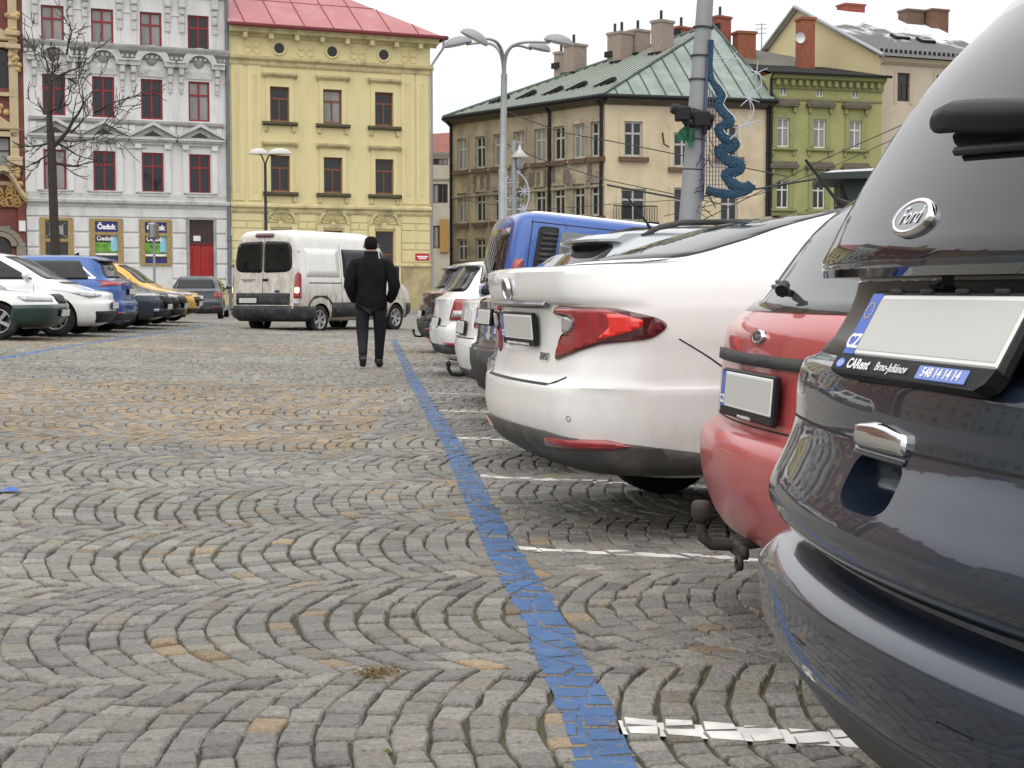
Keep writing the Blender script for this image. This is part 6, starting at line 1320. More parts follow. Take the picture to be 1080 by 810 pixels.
    for rr_, pj in ((ro, .16), (ro-.28, .24)):
        ol = [(xc+rr_*math.cos(a), zs_+rr_*.85*math.sin(a)) for a in t]; il = [(xc+(rr_-.24)*math.cos(a), zs_+(rr_-.24)*.85*math.sin(a)) for a in t]
        for j in range(20): b.prism([ol[j], ol[j+1], il[j+1], il[j]], -pj, 0, lambda p, q, d: (p, d, q))
    [b.box(x-.2, x+.2, -.2, 0, 0, zs_) for x in (xc-ro+.1, xc+ro-.1)]; b.build('portal_arch', MB4, H_.root)
    b = MB(); b.quad([(ar[0], .2, .1), (ar[1], .2, .1), (ar[1], .2, ar[3]), (ar[0], .2, ar[3])]); b.build('portal_window', mat('portal_dark', (.02, .02, .022), .2, coat=.5), H_.root)
    b = MB(); b.quad([(ar[0], .1, zz(5, 265-25)), (ar[1], .1, zz(5, 240)), (ar[1], .1, ar[3]), (ar[0], .1, ar[3])]); b.build('white_blind', M_PLATE, H_.root, fix=False)
    b = MB(); X_ = H_.uv(23, 237)[0]; b.box(X_-.14, X_+.14, -.22, -.14, zz(23, 244), zz(23, 233)); b.build('wall_notice', M_PLATE, H_.root); b = MB(); b.box(X_-.1, X_+.1, -.22, -.14, zz(23, 260), zz(23, 256)); b.build('door_bell', M_DCHROME, H_.root)
    b = MB(); b.box(H_.uv(19, 250)[0], xr_-.02, -.14, 0, 0, zz(15, 212)); b.build('portal_pier', MB2, H_.root)
    b = MB(); b.add([(xl, -.3, ztop), (xr_, -.3, ztop), (xr_, 6, ztop+3.4), (xl, 6, ztop+3.4), (xr_, 12, ztop), (xl, 12, ztop)], [(0, 1, 2, 3), (3, 2, 4, 5)]); b.build('roof', mat('brick_red_tiles', (.22, .07, .045), .8, var=.3, scale=3), H_.root)
    xm = xl+5; b = MB(); b.prism([(xm-2.6, ztop-.1), (xm+2.6, ztop-.1), (xm+2.6, ztop+.8), (xm+1.4, ztop+1.4), (xm+1.0, ztop+3.0), (xm, ztop+4.2), (xm-1.0, ztop+3.0), (xm-1.4, ztop+1.4), (xm-2.6, ztop+.8)], -.1, .6, lambda p, q, d: (p, d, q)); b.build('gable', MB1, H_.root)
baroque_house()
# ---------------------------------------------------------------- weathered corner house with green metal roof
def snap(px, py, Y): p = at(px, py, Y); return p
def corner_house():
    A = at(475.5, 125.5, 88); B = at(638, 103, 78); Cc = at(811, 108, 80.4)
    lab = 'weathered beige corner house with a green sheet metal roof and pale brick chimneys'
    HL = House('town_house', (A.x, A.y), math.atan2(B.y-A.y, B.x-A.x), lab); root = HL.root; LL = (B-A).xy.length
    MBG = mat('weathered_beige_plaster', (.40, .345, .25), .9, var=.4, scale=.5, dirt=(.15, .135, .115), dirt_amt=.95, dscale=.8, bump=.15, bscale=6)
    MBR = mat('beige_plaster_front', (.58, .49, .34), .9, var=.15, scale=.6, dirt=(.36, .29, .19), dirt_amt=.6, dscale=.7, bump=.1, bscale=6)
    MF = mat('grey_white_frames', (.42, .42, .38), .6, var=.2); MS = mat('brown_sill', (.12, .075, .05), .8, var=.3); MC = mat('dark_eaves', (.10, .085, .06), .85, var=.4, scale=3)
    GR = mat('green_copper_roof', (.20, .25, .22), .55, .05, var=.30, scale=1.6, dirt=(.33, .34, .30), dirt_amt=.6, dscale=.9, streak=.3)
    zt = (A.z+B.z)/2
    def rowz(px, a, b_): return HL.uv(px, b_)[1], HL.uv(px, a)[1]
    cx = [487.5, 506.8, 526.2, 547.8, 569.8, 590, 610.9, 629.6]; wins = []
    r1 = rowz(600, 132, 168); r2 = rowz(600, 195, 229); r3 = rowz(486, 252, 275); ww = .92
    uu = [HL.uv(c_, 150)[0] for c_ in cx]
    for c_ in uu:
        for r_ in (r1, r2, (r3[0], r3[1])): wins.append((c_-ww/2, c_+ww/2, r_[0], r_[1]))
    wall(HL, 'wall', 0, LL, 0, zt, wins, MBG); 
    for w in wins:
        window(HL, w, MF, 'T', y=.10, fw=.10); box_part(HL, 'window_sill', w[0]-.18, w[1]+.18, -.2, 0, w[2]-.28, w[2]-.04, MS)
        b = MB(); b.box(w[0]-.14, w[0], -.04, 0, w[2], w[3]); b.box(w[1], w[1]+.14, -.04, 0, w[2], w[3]); b.box(w[0]-.14, w[1]+.14, -.04, 0, w[3], w[3]+.2); b.build('window_surround', MBG, root)
    # crumbling ornament band
    zf = HL.uv(600, 184)[1]; random.seed(5)
    b = MB()
    x = .5
    while x < LL-.6:
        w_ = random.uniform(.25, .5)
        if random.random() < .72: b.box(x, x+w_, -.05, 0, zf-random.uniform(.35, .6), zf+random.uniform(.25, .45), bev=.02)
        x += w_+random.uniform(.12, .4)
    b.build('crumbling_frieze', mat('dark_old_stucco', (.17, .145, .12), .95, var=.4, scale=3), root)
    band(HL, 'string_course', 0, LL, zf+.55, [(.05, 0), (.10, .06), (.10, .14)], MBG); band(HL, 'string_course', 0, LL, zf-.80, [(.05, 0), (.10, .06), (.10, .14)], MBG)
    band(HL, 'eaves', -.2, LL, zt-.34, [(.08, 0), (.14, .08), (.30, .16), (.50, .26), (.55, .34)], MC)
    for x_ in (HL.uv(581, 200)[0], LL-.15, .15): drain(HL, x_, zt-.1, M_BLACK, y=-.12, r=.085)
    # right front
    HR = House('front', (B.x, B.y), math.atan2(Cc.y-B.y, Cc.x-B.x), None, None); bpy.data.objects.remove(HR.root); 
    HR.root = empty('front_wing'); HR.root.parent = root; M0 = Matrix.Translation(HR.P0) @ Matrix.Rotation(HR.a, 4, 'Z'); M1 = Matrix.Translation(HL.P0) @ Matrix.Rotation(HL.a, 4, 'Z')
    # parts of the right front are placed in the house's own frame
    REL = M1.inverted() @ M0; bpy.data.objects.remove(HR.root); before = set(bpy.data.objects)
    HR.root = None; LR = (Cc-B).xy.length; zt2 = (B.z+Cc.z)/2
    wr = []
    for cx_, ra in ((668, ((128, 165), (199, 233))), (720, ((140, 176), (198, 236))), (769, ((132, 165), (205, 235)))):
        for q, (ya, yb) in enumerate(ra):
            c_, z1 = HR.uv(cx_, ya); z0 = HR.uv(cx_, yb)[1]; w_ = 1.0 if not (cx_ == 668 and q == 1) else 1.35; wr.append((c_-w_/2, c_+w_/2, z0, z1))
    wall(HR, 'front_wall', 0, LR, 0, zt2, wr, MBR)
    for w in wr:
        window(HR, w, MF, 'T', y=.10, fw=.10, glass=M_GW); box_part(HR, 'window_sill', w[0]-.3, w[1]+.3, -.2, 0, w[2]-.26, w[2]-.04, MS)
        b = MB(); b.box(w[0]-.24, w[0], -.04, 0, w[2]-.1, w[3]); b.box(w[1], w[1]+.24, -.04, 0, w[2]-.1, w[3]); b.box(w[0]-.24, w[1]+.24, -.04, 0, w[3], w[3]+.24); b.build('window_surround', MBR, None)
    w = wr[1]; b = MB()
    for k in range(18): x_ = w[0]-.5+k*(w[1]-w[0]+1)/17; b.tube([(x_, -.35, w[2]-.05), (x_, -.35, w[2]+.75)], .018, 5)
    b.tube([(w[0]-.5, -.35, w[2]+.75), (w[1]+.5, -.35, w[2]+.75)], .03, 5); b.box(w[0]-.6, w[1]+.6, -.4, 0, w[2]-.2, w[2]-.06); b.build('balcony_railing', M_BLACK, None)
    band(HR, 'eaves', 0, LR+.2, zt2-.36, [(.08, 0), (.14, .08), (.30, .16), (.50, .28), (.55, .36)], MC)
    drain(HR, LR-.1, zt2-.1, M_BLACK, y=-.12, r=.09)
    # lantern and cable stubs on the front
    b = MB(); X_, Z_ = HR.uv(698, 140); b.tube([(X_, -.1, Z_), (X_+.05, -.2, Z_-.6), (X_+.3, -.25, Z_-.75)], .04, 6); b.build('wall_bracket', M_BLACK, None)
    for o in set(bpy.data.objects)-before:
        if o.parent is None: o.matrix_basis = REL @ o.matrix_basis; o.parent = root
    # side and back walls
    inv = M1.inverted(); Pk = at(752, 27, 86)
    Aw, Bw, Cw = Vector((A.x, A.y, 0)), Vector((B.x, B.y, 0)), Vector((Cc.x, Cc.y, 0)); Dw = Cw+Vector((3.0, 13, 0)); Ew = Aw+Vector((9.5, 9.0, 0))
    b = MB()
    for p, q, z_ in ((Cw, Dw, zt2), (Dw, Ew, zt), (Ew, Aw, zt)): b.quad([inv @ Vector((p.x, p.y, 0)), inv @ Vector((q.x, q.y, 0)), inv @ Vector((q.x, q.y, z_)), inv @ Vector((p.x, p.y, z_))])
    b.build('side_wall', MBR, root, fix=False)
    ov = .55; nA = -HL.n*ov; nR = -HR.n*ov; corner_o = B+(-HL.n-HR.n).normalized()*ov
    RA = Vector((A.x, A.y, zt+.02))+nA; RB = Vector((corner_o.x, corner_o.y, (zt+zt2)/2+.02)); RC = Vector((Cc.x, Cc.y, zt2+.02))+nR+Vector((.25, 0, 0)); RD = Vector((Dw.x, Dw.y, zt2)); RE = Vector((Ew.x, Ew.y, zt))
    V_ = [inv @ p for p in (RA, RB, RC, RD, RE, Pk)]
    b = MB(); b.add(V_, [(0, 1, 5), (1, 2, 5), (2, 3, 5), (3, 4, 5), (4, 0, 5)]); rf = b.build('roof', GR, root)
    SE = mat('roof_seam_dark', (.05, .075, .062), .6); b = MB(); SE2 = mat('roof_seam_pale', (.34, .37, .32), .6)
    def seams(P, Q_, T, n_, col):
        # parallel seams running up the slope triangle P-Q-T
        e = (Q_-P).normalized(); nrm = (Q_-P).cross(T-P).normalized(); nrm = nrm if nrm.z > 0 else -nrm; up = nrm.cross(e); up = up if up.z > 0 else -up
        L_ = (Q_-P).length; tx = (T-P).dot(e); ty = (T-P).dot(up)
        for k in range(1, n_):
            x_ = L_*k/n_; h_ = ty*(x_/tx if x_ < tx else (L_-x_)/(L_-tx)); col.tube([P+e*x_+nrm*.03, P+e*x_+up*h_+nrm*.03], .035, 4)
    b2 = MB(); seams(V_[0], V_[1], V_[5], 46, b2) if False else None
    # on the left slope the sheets run along the slope of the ridge, as narrow pale ribs
    P, Q_, T = V_[0], V_[1], V_[5]; nrm = (Q_-P).cross(T-P).normalized(); nrm = nrm if nrm.z > 0 else -nrm
    seams(P, Q_, T, 34, b2); b2.build('roof_ribs', SE2, rf)
    seams(V_[1], V_[2], V_[5], 11, b); b.tube([V_[1]+Vector((0, 0, .05)), V_[5]+Vector((0, 0, .05))], .07, 5); b.tube([V_[0]+Vector((0, 0, .05)), V_[5]+Vector((0, 0, .05))], .12, 5)
    b.tube([V_[2]+Vector((0, 0, .05)), V_[5]+Vector((0, 0, .05))], .07, 5); b.build('roof_seams', SE, rf)
    b = MB(); b.tube([V_[0], V_[1], V_[2]], .13, 6); b.build('gutter', M_BLACK, root)
    MCH = mat('pale_chimney_brick', (.30, .24, .20), .9, var=.25, scale=8, bump=.3); MCR = mat('red_chimney_brick', (.26, .08, .05), .9, var=.3, scale=8)
    # chimneys stand on the left slope; found by intersecting the slope plane
    def on_slope(px, py, tri):
        a, q, t = [M1 @ v for v in tri]; n_ = (q-a).cross(t-a); r = ray(px, py); o = Vector((0, 0, CAMH)); k = (a-o).dot(n_)/r.dot(n_); return o+r*k
    tri = (V_[0], V_[1], V_[5])
    for px0, px1, ytop, ybase, mm_ in ((592, 610, 47, 78, MCH), (584, 592, 55, 68, MCH), (640, 649, 35, 56, MCH), (645, 658, 34, 66, MCH), (660, 677, 32, 58, MCH), (685, 701, 22, 57, MCH), (749, 762, 17, 27, MCR), (709, 720, 28, 33, MCR)):
        c_ = on_slope((px0+px1)/2, ybase, tri) if px0 < 705 else at((px0+px1)/2, ybase, 88); w_ = (px1-px0)/1600*c_.y*.88; h_ = (ybase-ytop)/1600*c_.y
        q = inv @ c_; b = MB(); b.box(q.x-w_/2, q.x+w_/2, q.y-.1, q.y+.9, q.z-1.2, q.z+h_); b.box(q.x-w_/2-.06, q.x+w_/2+.06, q.y-.16, q.y+.96, q.z+h_-.14, q.z+h_)
        b.build('chimney', mm_, rf)
        b = MB(); b.tube([(q.x, q.y+.3, q.z+h_), (q.x, q.y+.3, q.z+h_+.55)], .08, 8); b.build('chimney_pot', M_DPLAS, rf)
        b = MB(); b.box(q.x-w_/2-.1, q.x+w_/2+.1, q.y-.25, q.y-.1, q.z-.25, q.z+.08); b.build('flashing', M_BLACK, rf)
    for px, py in ((555, 103), (583, 99), (608, 94), (638, 90), (527, 108)):
        c_ = on_slope(px, py, tri); q = inv @ c_; M = Matrix.Translation(q) @ Matrix.Rotation(R(6), 4, 'Z')
        b = MB(); b.box(-.75, .75, -.12, .12, .02, .20, M=M @ Matrix.Rotation(R(-14), 4, 'Y')); b.build('snow_guard', M_BLACK, rf)
corner_house()
# ---------------------------------------------------------------- olive green house
def green_house():
    P0 = at(812, 150, 80.4); P1 = at(929.5, 150, 82.2); H_ = House('town_house', (P0.x, P0.y), math.atan2(P1.y-P0.y, P1.x-P0.x), 'olive green house with white windows, right of the beige corner house')
    MG = mat('olive_green_plaster', (.31, .315, .13), .85, var=.10, scale=.8, dirt=(.15, .16, .06), dirt_amt=.4, dscale=1.2); MG2 = mat('olive_trim', (.27, .28, .12), .85, var=.25, scale=2, dirt=(.08, .08, .05), dirt_amt=.6)
    MHD = mat('brown_grey_hood', (.13, .115, .085), .85, var=.3); MF = mat('white_frames', (.62, .62, .58), .5); RF = mat('dark_grey_roof', (.085, .085, .08), .8, var=.3, scale=2)
    L_ = H_.uv(929.5, 150)[0]
    def zz(px, y): return H_.uv(px, y)[1]
    zt = zz(870, 80); wins = []; att = []; cols = [H_.uv(c_, 140)[0] for c_ in (826, 864.3, 902)]
    for k, c_ in enumerate(cols):
        wins += [(c_-.36, c_+.36, zz(864, 156), zz(864, 126)), (c_-.36, c_+.36, zz(864, 220), zz(864, 191))]
        wins.append((c_-.36, c_+.36, 1.5, 3.2)); att.append((c_-.22, c_+.22, zz(866, 102), zz(866, 93.5)))
    wall(H_, 'wall', 0, L_, 0, zt, wins+att, MG); side_roof_box(H_, 0, L_, zt, 10, MG)
    for w in wins:
        window(H_, w, MF, 'T', y=.08, fw=.07); c_ = (w[0]+w[1])/2
        b = MB(); b.box(w[0]-.26, w[0], -.05, 0, w[2], w[3]); b.box(w[1], w[1]+.26, -.05, 0, w[2], w[3]); b.box(w[0]-.26, w[1]+.26, -.05, 0, w[3], w[3]+.3); b.build('window_surround', MG2, H_.root)
        b = MB(); b.box(w[0]-.45, w[1]+.45, -.28, 0, w[3]+.62, w[3]+.72); b.prism([(w[0]-.5, w[3]+.72), (w[1]+.5, w[3]+.72), (w[1]+.30, w[3]+.98), (w[0]-.30, w[3]+.98)], -.30, 0, lambda a, c0, d: (a, d, c0)); b.build('window_hood', MHD, H_.root)
        for x in (w[0]-.25, w[1]+.25): b = MB(); b.box(x-.08, x+.08, -.18, 0, w[3]+.3, w[3]+.62, bev=.03); b.build('hood_bracket', MG2, H_.root)
        band(H_, 'window_sill', w[0]-.4, w[1]+.4, w[2]-.2, [(.12, 0), (.2, .06), (.2, .16)], MG2)
        for x in (w[0]-.25, w[1]+.25): b = MB(); b.box(x-.08, x+.08, -.1, 0, w[2]-.45, w[2]-.2, bev=.02); b.build('sill_bracket', MG2, H_.root)
    for w in att: window(H_, w, MF, 'P', y=.06, fw=.06)
    band(H_, 'eaves', -.05, L_+.05, zt-.75, [(.08, 0), (.12, .14), (.12, .40), (.40, .52), (.45, .75)], MG2)
    b = MB(); [b.box(x, x+.2, -.38, -.1, zt-.62, zt-.32, bev=.03) for x in np.arange(.2, L_-.2, .42)]; b.build('dentil_row', MG2, H_.root)
    band(H_, 'string_course', 0, L_, zz(866, 107), [(.04, 0), (.08, .06), (.08, .16)], MG2)
    b = MB(); q = zt+.02; b.add([(-.15, -.55, q), (L_+.2, -.55, q), (L_+.2, 7, q+1.55), (-.15, 7, q+1.55), (L_+.2, 12, q), (-.15, 12, q)], [(0, 1, 2, 3), (3, 2, 4, 5)]); rf = b.build('roof', RF, H_.root)
    b = MB(); b.box(-.2, L_+.25, -.68, -.5, q-.09, q+.05, bev=.03); b.build('gutter', M_BLACK, H_.root)
    b = MB()
    for y_ in np.arange(-.2, 6.8, .5): z_ = q+1.55*(y_+.55)/7.55; b.box(-.15, L_+.2, y_, y_+.06, z_, z_+.035)
    b.build('roof_courses', mat('roof_course', (.05, .05, .048), .8), rf)
    drain(H_, -.02, zt, M_BLACK, y=-.14, r=.08)
    CH = mat('terracotta_chimney', (.27, .09, .05), .9, var=.25, scale=6, bump=.3)
    for px0, px1, yt, yb, Yd, g in ((778, 798, 33, 48, 88, 0), (845, 860, 19, 64, 86, 1)):
        c_ = at((px0+px1)/2, yb, Yd); w_ = (px1-px0)/1600*Yd; h_ = (yb-yt)/1600*Yd; qv = (Matrix.Translation(H_.P0) @ Matrix.Rotation(H_.a, 4, 'Z')).inverted() @ c_
        b = MB(); b.box(qv.x-w_/2, qv.x+w_/2, qv.y, qv.y+.8, qv.z-1.5, qv.z+h_); b.box(qv.x-w_/2-.07, qv.x+w_/2+.07, qv.y-.07, qv.y+.87, qv.z+h_-.15, qv.z+h_); ch = b.build('chimney', CH, rf)
        if g: b = MB(); b.lathe([(.001, 0), (.26, .06), (.30, .10)], 16, Matrix.Translation((qv.x-w_/2-.25, qv.y-.2, qv.z+1.2)) @ Matrix.Rotation(math.pi/2, 4, 'X')); b.build('satellite_dish', mat('dish_white', (.6, .6, .6), .5), ch)
        else:
            b = MB(); b.tube([(qv.x+.9, qv.y, qv.z-.3), (qv.x+.9, qv.y, qv.z+1.3)], .03, 5)
            for z_ in (.7, .95, 1.2): b.tube([(qv.x+.5, qv.y, qv.z+z_), (qv.x+1.3, qv.y+.2, qv.z+z_+.1)], .02, 4)
            b.build('aerial', M_DCHROME, ch)
    # raised back part of the roof and the terracotta gable sliver beside the green roof
    b = MB(); a = at(783, 50, 90); c_ = at(838, 62, 88); inv = (Matrix.Translation(H_.P0) @ Matrix.Rotation(H_.a, 4, 'Z')).inverted(); v = [inv @ p for p in (at(782, 66, 87.0), at(840, 72, 87.0), at(838, 60, 90), at(783, 50, 90))]; b.add(v+[p-Vector((0, 0, .25)) for p in v], [(0, 1, 2, 3), (7, 6, 5, 4), (0, 1, 5, 4), (1, 2, 6, 5), (2, 3, 7, 6), (3, 0, 4, 7)]); b.build('back_roof', mat('brown_grey_back_roof', (.13, .12, .10), .8, var=.3), rf)
    b = MB(); v = [inv @ p for p in (at(788, 70, 83.2), at(811.5, 78, 81.6), at(811.5, 112, 81.6), at(802, 106, 82.4))]; b.add(v, [(0, 1, 2, 3)]); b.build('party_wall', mat('salmon_wall', (.44, .19, .11), .9, var=.15), H_.root, fix=False)
green_house()
# ---------------------------------------------------------------- taller house with the snowy roof
def snowy_house():
    P0 = at(928, 150, 83.5); P1 = at(1052, 150, 86.5); H_ = House('town_house', (P0.x, P0.y), math.atan2(P1.y-P0.y, P1.x-P0.x), 'tall cream house with snow on its dark roof and a yellow gable')
    inv = (Matrix.Translation(H_.P0) @ Matrix.Rotation(H_.a, 4, 'Z')).inverted(); MCm = mat('cream_pink_plaster', (.52, .44, .35), .85, var=.12, scale=.6, dirt=(.40, .32, .24), dirt_amt=.4); MYg = mat('pale_yellow_gable', (.58, .50, .29), .85, var=.1)
    L_ = H_.uv(1052, 150)[0]; zt = H_.uv(935, 61)[1]; c_, z1 = H_.uv(953, 77); z0 = H_.uv(953, 107)[1]
    cs = [c_+k*2.6 for k in range(3) if c_+k*2.6 < L_-.8]; z2, z3 = z0-3.6, z1-3.6; wins = [(x-.42, x+.42, a, b_) for x in cs for a, b_ in ((z0, z1), (z2, z3))]
    wall(H_, 'wall', 0, L_, 0, zt, wins, MCm)
    for w in wins:
        window(H_, w, mat('dark_brown_frame', (.05, .025, .02), .5), 't', y=.1, fw=.08, glass=M_GW); b = MB(); b.box(w[0]-.2, w[0], -.04, 0, w[2]-.15, w[3]+.15); b.box(w[1], w[1]+.2, -.04, 0, w[2]-.15, w[3]+.15); b.box(w[0], w[1], -.04, 0, w[3], w[3]+.15); b.build('window_surround', mat('trim_cream', (.45, .38, .28), .85), H_.root)
    band(H_, 'eaves', -.05, L_, zt-.35, [(.06, 0), (.3, .15), (.35, .35)], mat('trim_cream', (.45, .38, .28)))
    D_ = 15.0; ridge_y = 8.2
    zr_ = at(846, 9.5, 83.5+ridge_y).z
    # gable wall faces left
    b = MB(); b.quad([(-.01, 0, 0), (-.01, D_, 0), (-.01, D_, zt), (-.01, ridge_y, zr_-.1), (-.01, 0, zt)]); b.build('gable_wall', MYg, H_.root, fix=False)
    b = MB(); b.quad([(L_, 0, 0), (L_, D_, 0), (L_, D_, zt), (L_, ridge_y, zr_-.1), (L_, 0, zt)]); b.quad([(0, D_, 0), (L_, D_, 0), (L_, D_, zt), (0, D_, zt)]); b.build('side_wall', MYg, H_.root, fix=False)
    m = bpy.data.materials.new('snowy_slates'); m.use_nodes = True; t = m.node_tree; N = t.nodes; Lk = t.links; p = N['Principled BSDF']; p.inputs['Roughness'].default_value = .7
    tc = N.new('ShaderNodeTexCoord'); nz = N.new('ShaderNodeTexNoise'); nz.inputs['Scale'].default_value = .35; nz.inputs['Detail'].default_value = 9; nz.inputs['Roughness'].default_value = .62; Lk.new(tc.outputs['Object'], nz.inputs['Vector'])
    sp = N.new('ShaderNodeSeparateXYZ'); Lk.new(tc.outputs['Object'], sp.inputs[0]); mr = N.new('ShaderNodeMapRange'); mr.inputs[1].default_value = zt+.5; mr.inputs[2].default_value = zr_; mr.inputs[3].default_value = -.25; mr.inputs[4].default_value = .22; Lk.new(sp.outputs['Z'], mr.inputs[0])
    ad = N.new('ShaderNodeMath'); Lk.new(nz.outputs['Fac'], ad.inputs[0]); Lk.new(mr.outputs[0], ad.inputs[1]); cr = N.new('ShaderNodeValToRGB'); cr.color_ramp.elements[0].position = .43; cr.color_ramp.elements[0].color = (.095, .09, .088, 1); cr.color_ramp.elements[1].position = .54; cr.color_ramp.elements[1].color = (.78, .80, .83, 1); Lk.new(ad.outputs[0], cr.inputs[0]); Lk.new(cr.outputs[0], p.inputs['Base Color'])
    b = MB(); b.add([(-.3, -.6, zt+.02), (L_+.3, -.6, zt+.02), (L_+.3, ridge_y, zr_), (-.3, ridge_y, zr_), (L_+.3, D_+.4, zt), (-.3, D_+.4, zt)], [(0, 1, 2, 3), (3, 2, 4, 5)]); rf = b.build('roof', m, H_.root)
    b = MB(); b.tube([(-.3, -.6, zt+.02), (-.3, ridge_y, zr_), (-.3, D_+.4, zt)], .12, 5); b.build('verge_trim', mat('zinc_trim', (.32, .33, .34), .5, .4), rf)
    for k in range(26):
        b = MB(); x = k*L_/25; b.box(x, x+.12, .0, .1, zt+.02+(.6)*(zr_-zt)/(ridge_y+.6), zt+.22+(.6)*(zr_-zt)/(ridge_y+.6)); b.build('snow_guard', M_BLACK, rf)
    for px, py in ((938, 43), (968, 46)):
        c_ = at(px, py, 88.6); q = inv @ c_; sl = math.atan2(zr_-zt, ridge_y+.6); q.y = (q.z-zt)/(zr_-zt)*(ridge_y+.6)-.6; M = Matrix.Translation((q.x, q.y, q.z+.05)) @ Matrix.Rotation(sl, 4, 'X'); b = MB(); b.box(-.5, .5, -.35, .35, -.03, .12, M=M, bev=.03); s_ = b.build('skylight', M_BLACK, rf); b = MB(); b.box(-.4, .4, -.26, .26, .10, .13, M=M); b.build('pane', M_GLASSL, s_)
    for px0, px1, yt, yb, c3, Yd in ((890, 914, 4, 14, (.26, .07, .045), 92.5), (955, 976, 10, 26, (.13, .085, .06), 92), (981, 1002, 10, 36, (.16, .085, .055), 92)):
        c_ = inv @ at((px0+px1)/2, yb, Yd); w_ = (px1-px0)/1600*Yd; h_ = (yb-yt)/1600*Yd; b = MB(); b.box(c_.x-w_/2, c_.x+w_/2, c_.y, c_.y+.9, c_.z-1.5, c_.z+h_); b.box(c_.x-w_/2-.06, c_.x+w_/2+.06, c_.y-.06, c_.y+.96, c_.z+h_-.12, c_.z+h_); b.build('chimney', mat('chimney_%d' % px0, c3, .9, var=.3, scale=6), rf)
snowy_house()
# ---------------------------------------------------------------- far pale house between the yellow and the beige house
def far_house():
    P0 = at(452, 200, 118); H_ = House('town_house', (P0.x, P0.y), R(0), 'far pale house with a rust red roof, seen down the side street'); MP = mat('pale_far_plaster', (.42, .385, .31), .9, var=.2, scale=.8)
    def zz(px, y): return H_.uv(px, y)[1]
    L_ = 7.5; zt = zz(465, 161); cols = [H_.uv(c_, 180)[0] for c_ in (457.5, 467)]; wins = []
    for c_ in cols:
        for a, b_ in ((194, 214), (238, 262), (167, 174)): wins.append((c_-.38, c_+.38, zz(460, b_), zz(460, a)))
    wall(H_, 'wall', -3, L_, 0, zt, wins, MP)
    for w in wins: window(H_, w, mat('dark_frames', (.06, .05, .04), .6), 'P', y=.08)
    box_part(H_, 'wooden_hoarding', H_.uv(464, 250)[0], H_.uv(473, 250)[0], -.2, 0, zz(460, 266), zz(460, 231), mat('tan_boards', (.36, .21, .06), .8, var=.2))
    band(H_, 'cornice', -3, L_, zt-.3, [(.1, 0), (.3, .2), (.3, .3)], MP); band(H_, 'string_course', -3, L_, zz(465, 190), [(.1, 0), (.15, .1), (.15, .2)], MP)
    b = MB(); b.add([(-3, -.4, zt), (L_, -.4, zt), (L_, 7, zt+2.6), (-3, 7, zt+2.0)], [(0, 1, 2, 3)]); b.build('roof', mat('rust_tiles', (.22, .075, .05), .85, var=.3, scale=3), H_.root)
far_house()

# ---------------------------------------------------------------- unseen houses added outside the frame for car paint and glass to mirror
def added_house(P0, ang, L_, h, cw, cr, label, floors=3, depth=12, gable=False):
    H_ = House('town_house', P0, ang, label); MW_ = mat('plaster_%d' % int(cw[0]*1000), cw, .85, var=.15, scale=.8); MF = mat('white_frames', (.62, .62, .58), .5); n_ = int(L_/2.9); du = L_/n_; fh = (h-1.2)/floors
    wins = [(du*(k+.5)-.5, du*(k+.5)+.5, .9+fh*f_, .9+fh*f_+1.8) for k in range(n_) for f_ in range(floors)]
    wall(H_, 'wall', 0, L_, 0, h, wins, MW_); side_roof_box(H_, 0, L_, h, depth, MW_)
    for w in wins:
        window(H_, w, MF, 'T', y=.1); box_part(H_, 'window_sill', w[0]-.15, w[1]+.15, -.15, 0, w[2]-.12, w[2]-.01, MF)
    band(H_, 'cornice', -.05, L_+.05, h-.5, CORN, MW_); band(H_, 'string_course', 0, L_, .9+fh-.5, SILL, MW_)
    b = MB(); b.add([(-.2, -.5, h+.01), (L_+.2, -.5, h+.01), (L_+.2, depth/2, h+4.2), (-.2, depth/2, h+4.2), (L_+.2, depth+.4, h), (-.2, depth+.4, h), (0, depth/2, h), (L_, depth/2, h)], [(0, 1, 2, 3), (3, 2, 4, 5), (1, 4, 2), (0, 3, 5)]); rf = b.build('roof', mat('roof_%d' % int(cr[0]*1000), cr, .8, var=.3, scale=3), H_.root)
    for q in (.25, .7): b = MB(); b.box(L_*q, L_*q+1.1, depth/2-.4, depth/2+.4, h+3.4, h+5.4); b.build('chimney', mat('terracotta_chimney', (.27, .09, .05)), rf)
q = along(-37.2); added_house((q.x-FD.x*15, q.y-FD.y*15), ANG, 15, 14.5, (.42, .30, .20), (.16, .05, .035), 'added ochre three-storey house with a brown tiled roof, unseen beyond the left frame edge, for car reflections')
added_house((q.x-FD.x*33, q.y-FD.y*33), ANG, 17.8, 12.5, (.34, .36, .33), (.10, .06, .05), 'added grey green three-storey house, unseen, second beyond the left frame edge, for car reflections')
added_house((-46, 12), R(82), 26, 13.5, (.50, .44, .32), (.17, .055, .04), 'added long cream house with a red tiled roof, unseen left of the square, for car reflections')
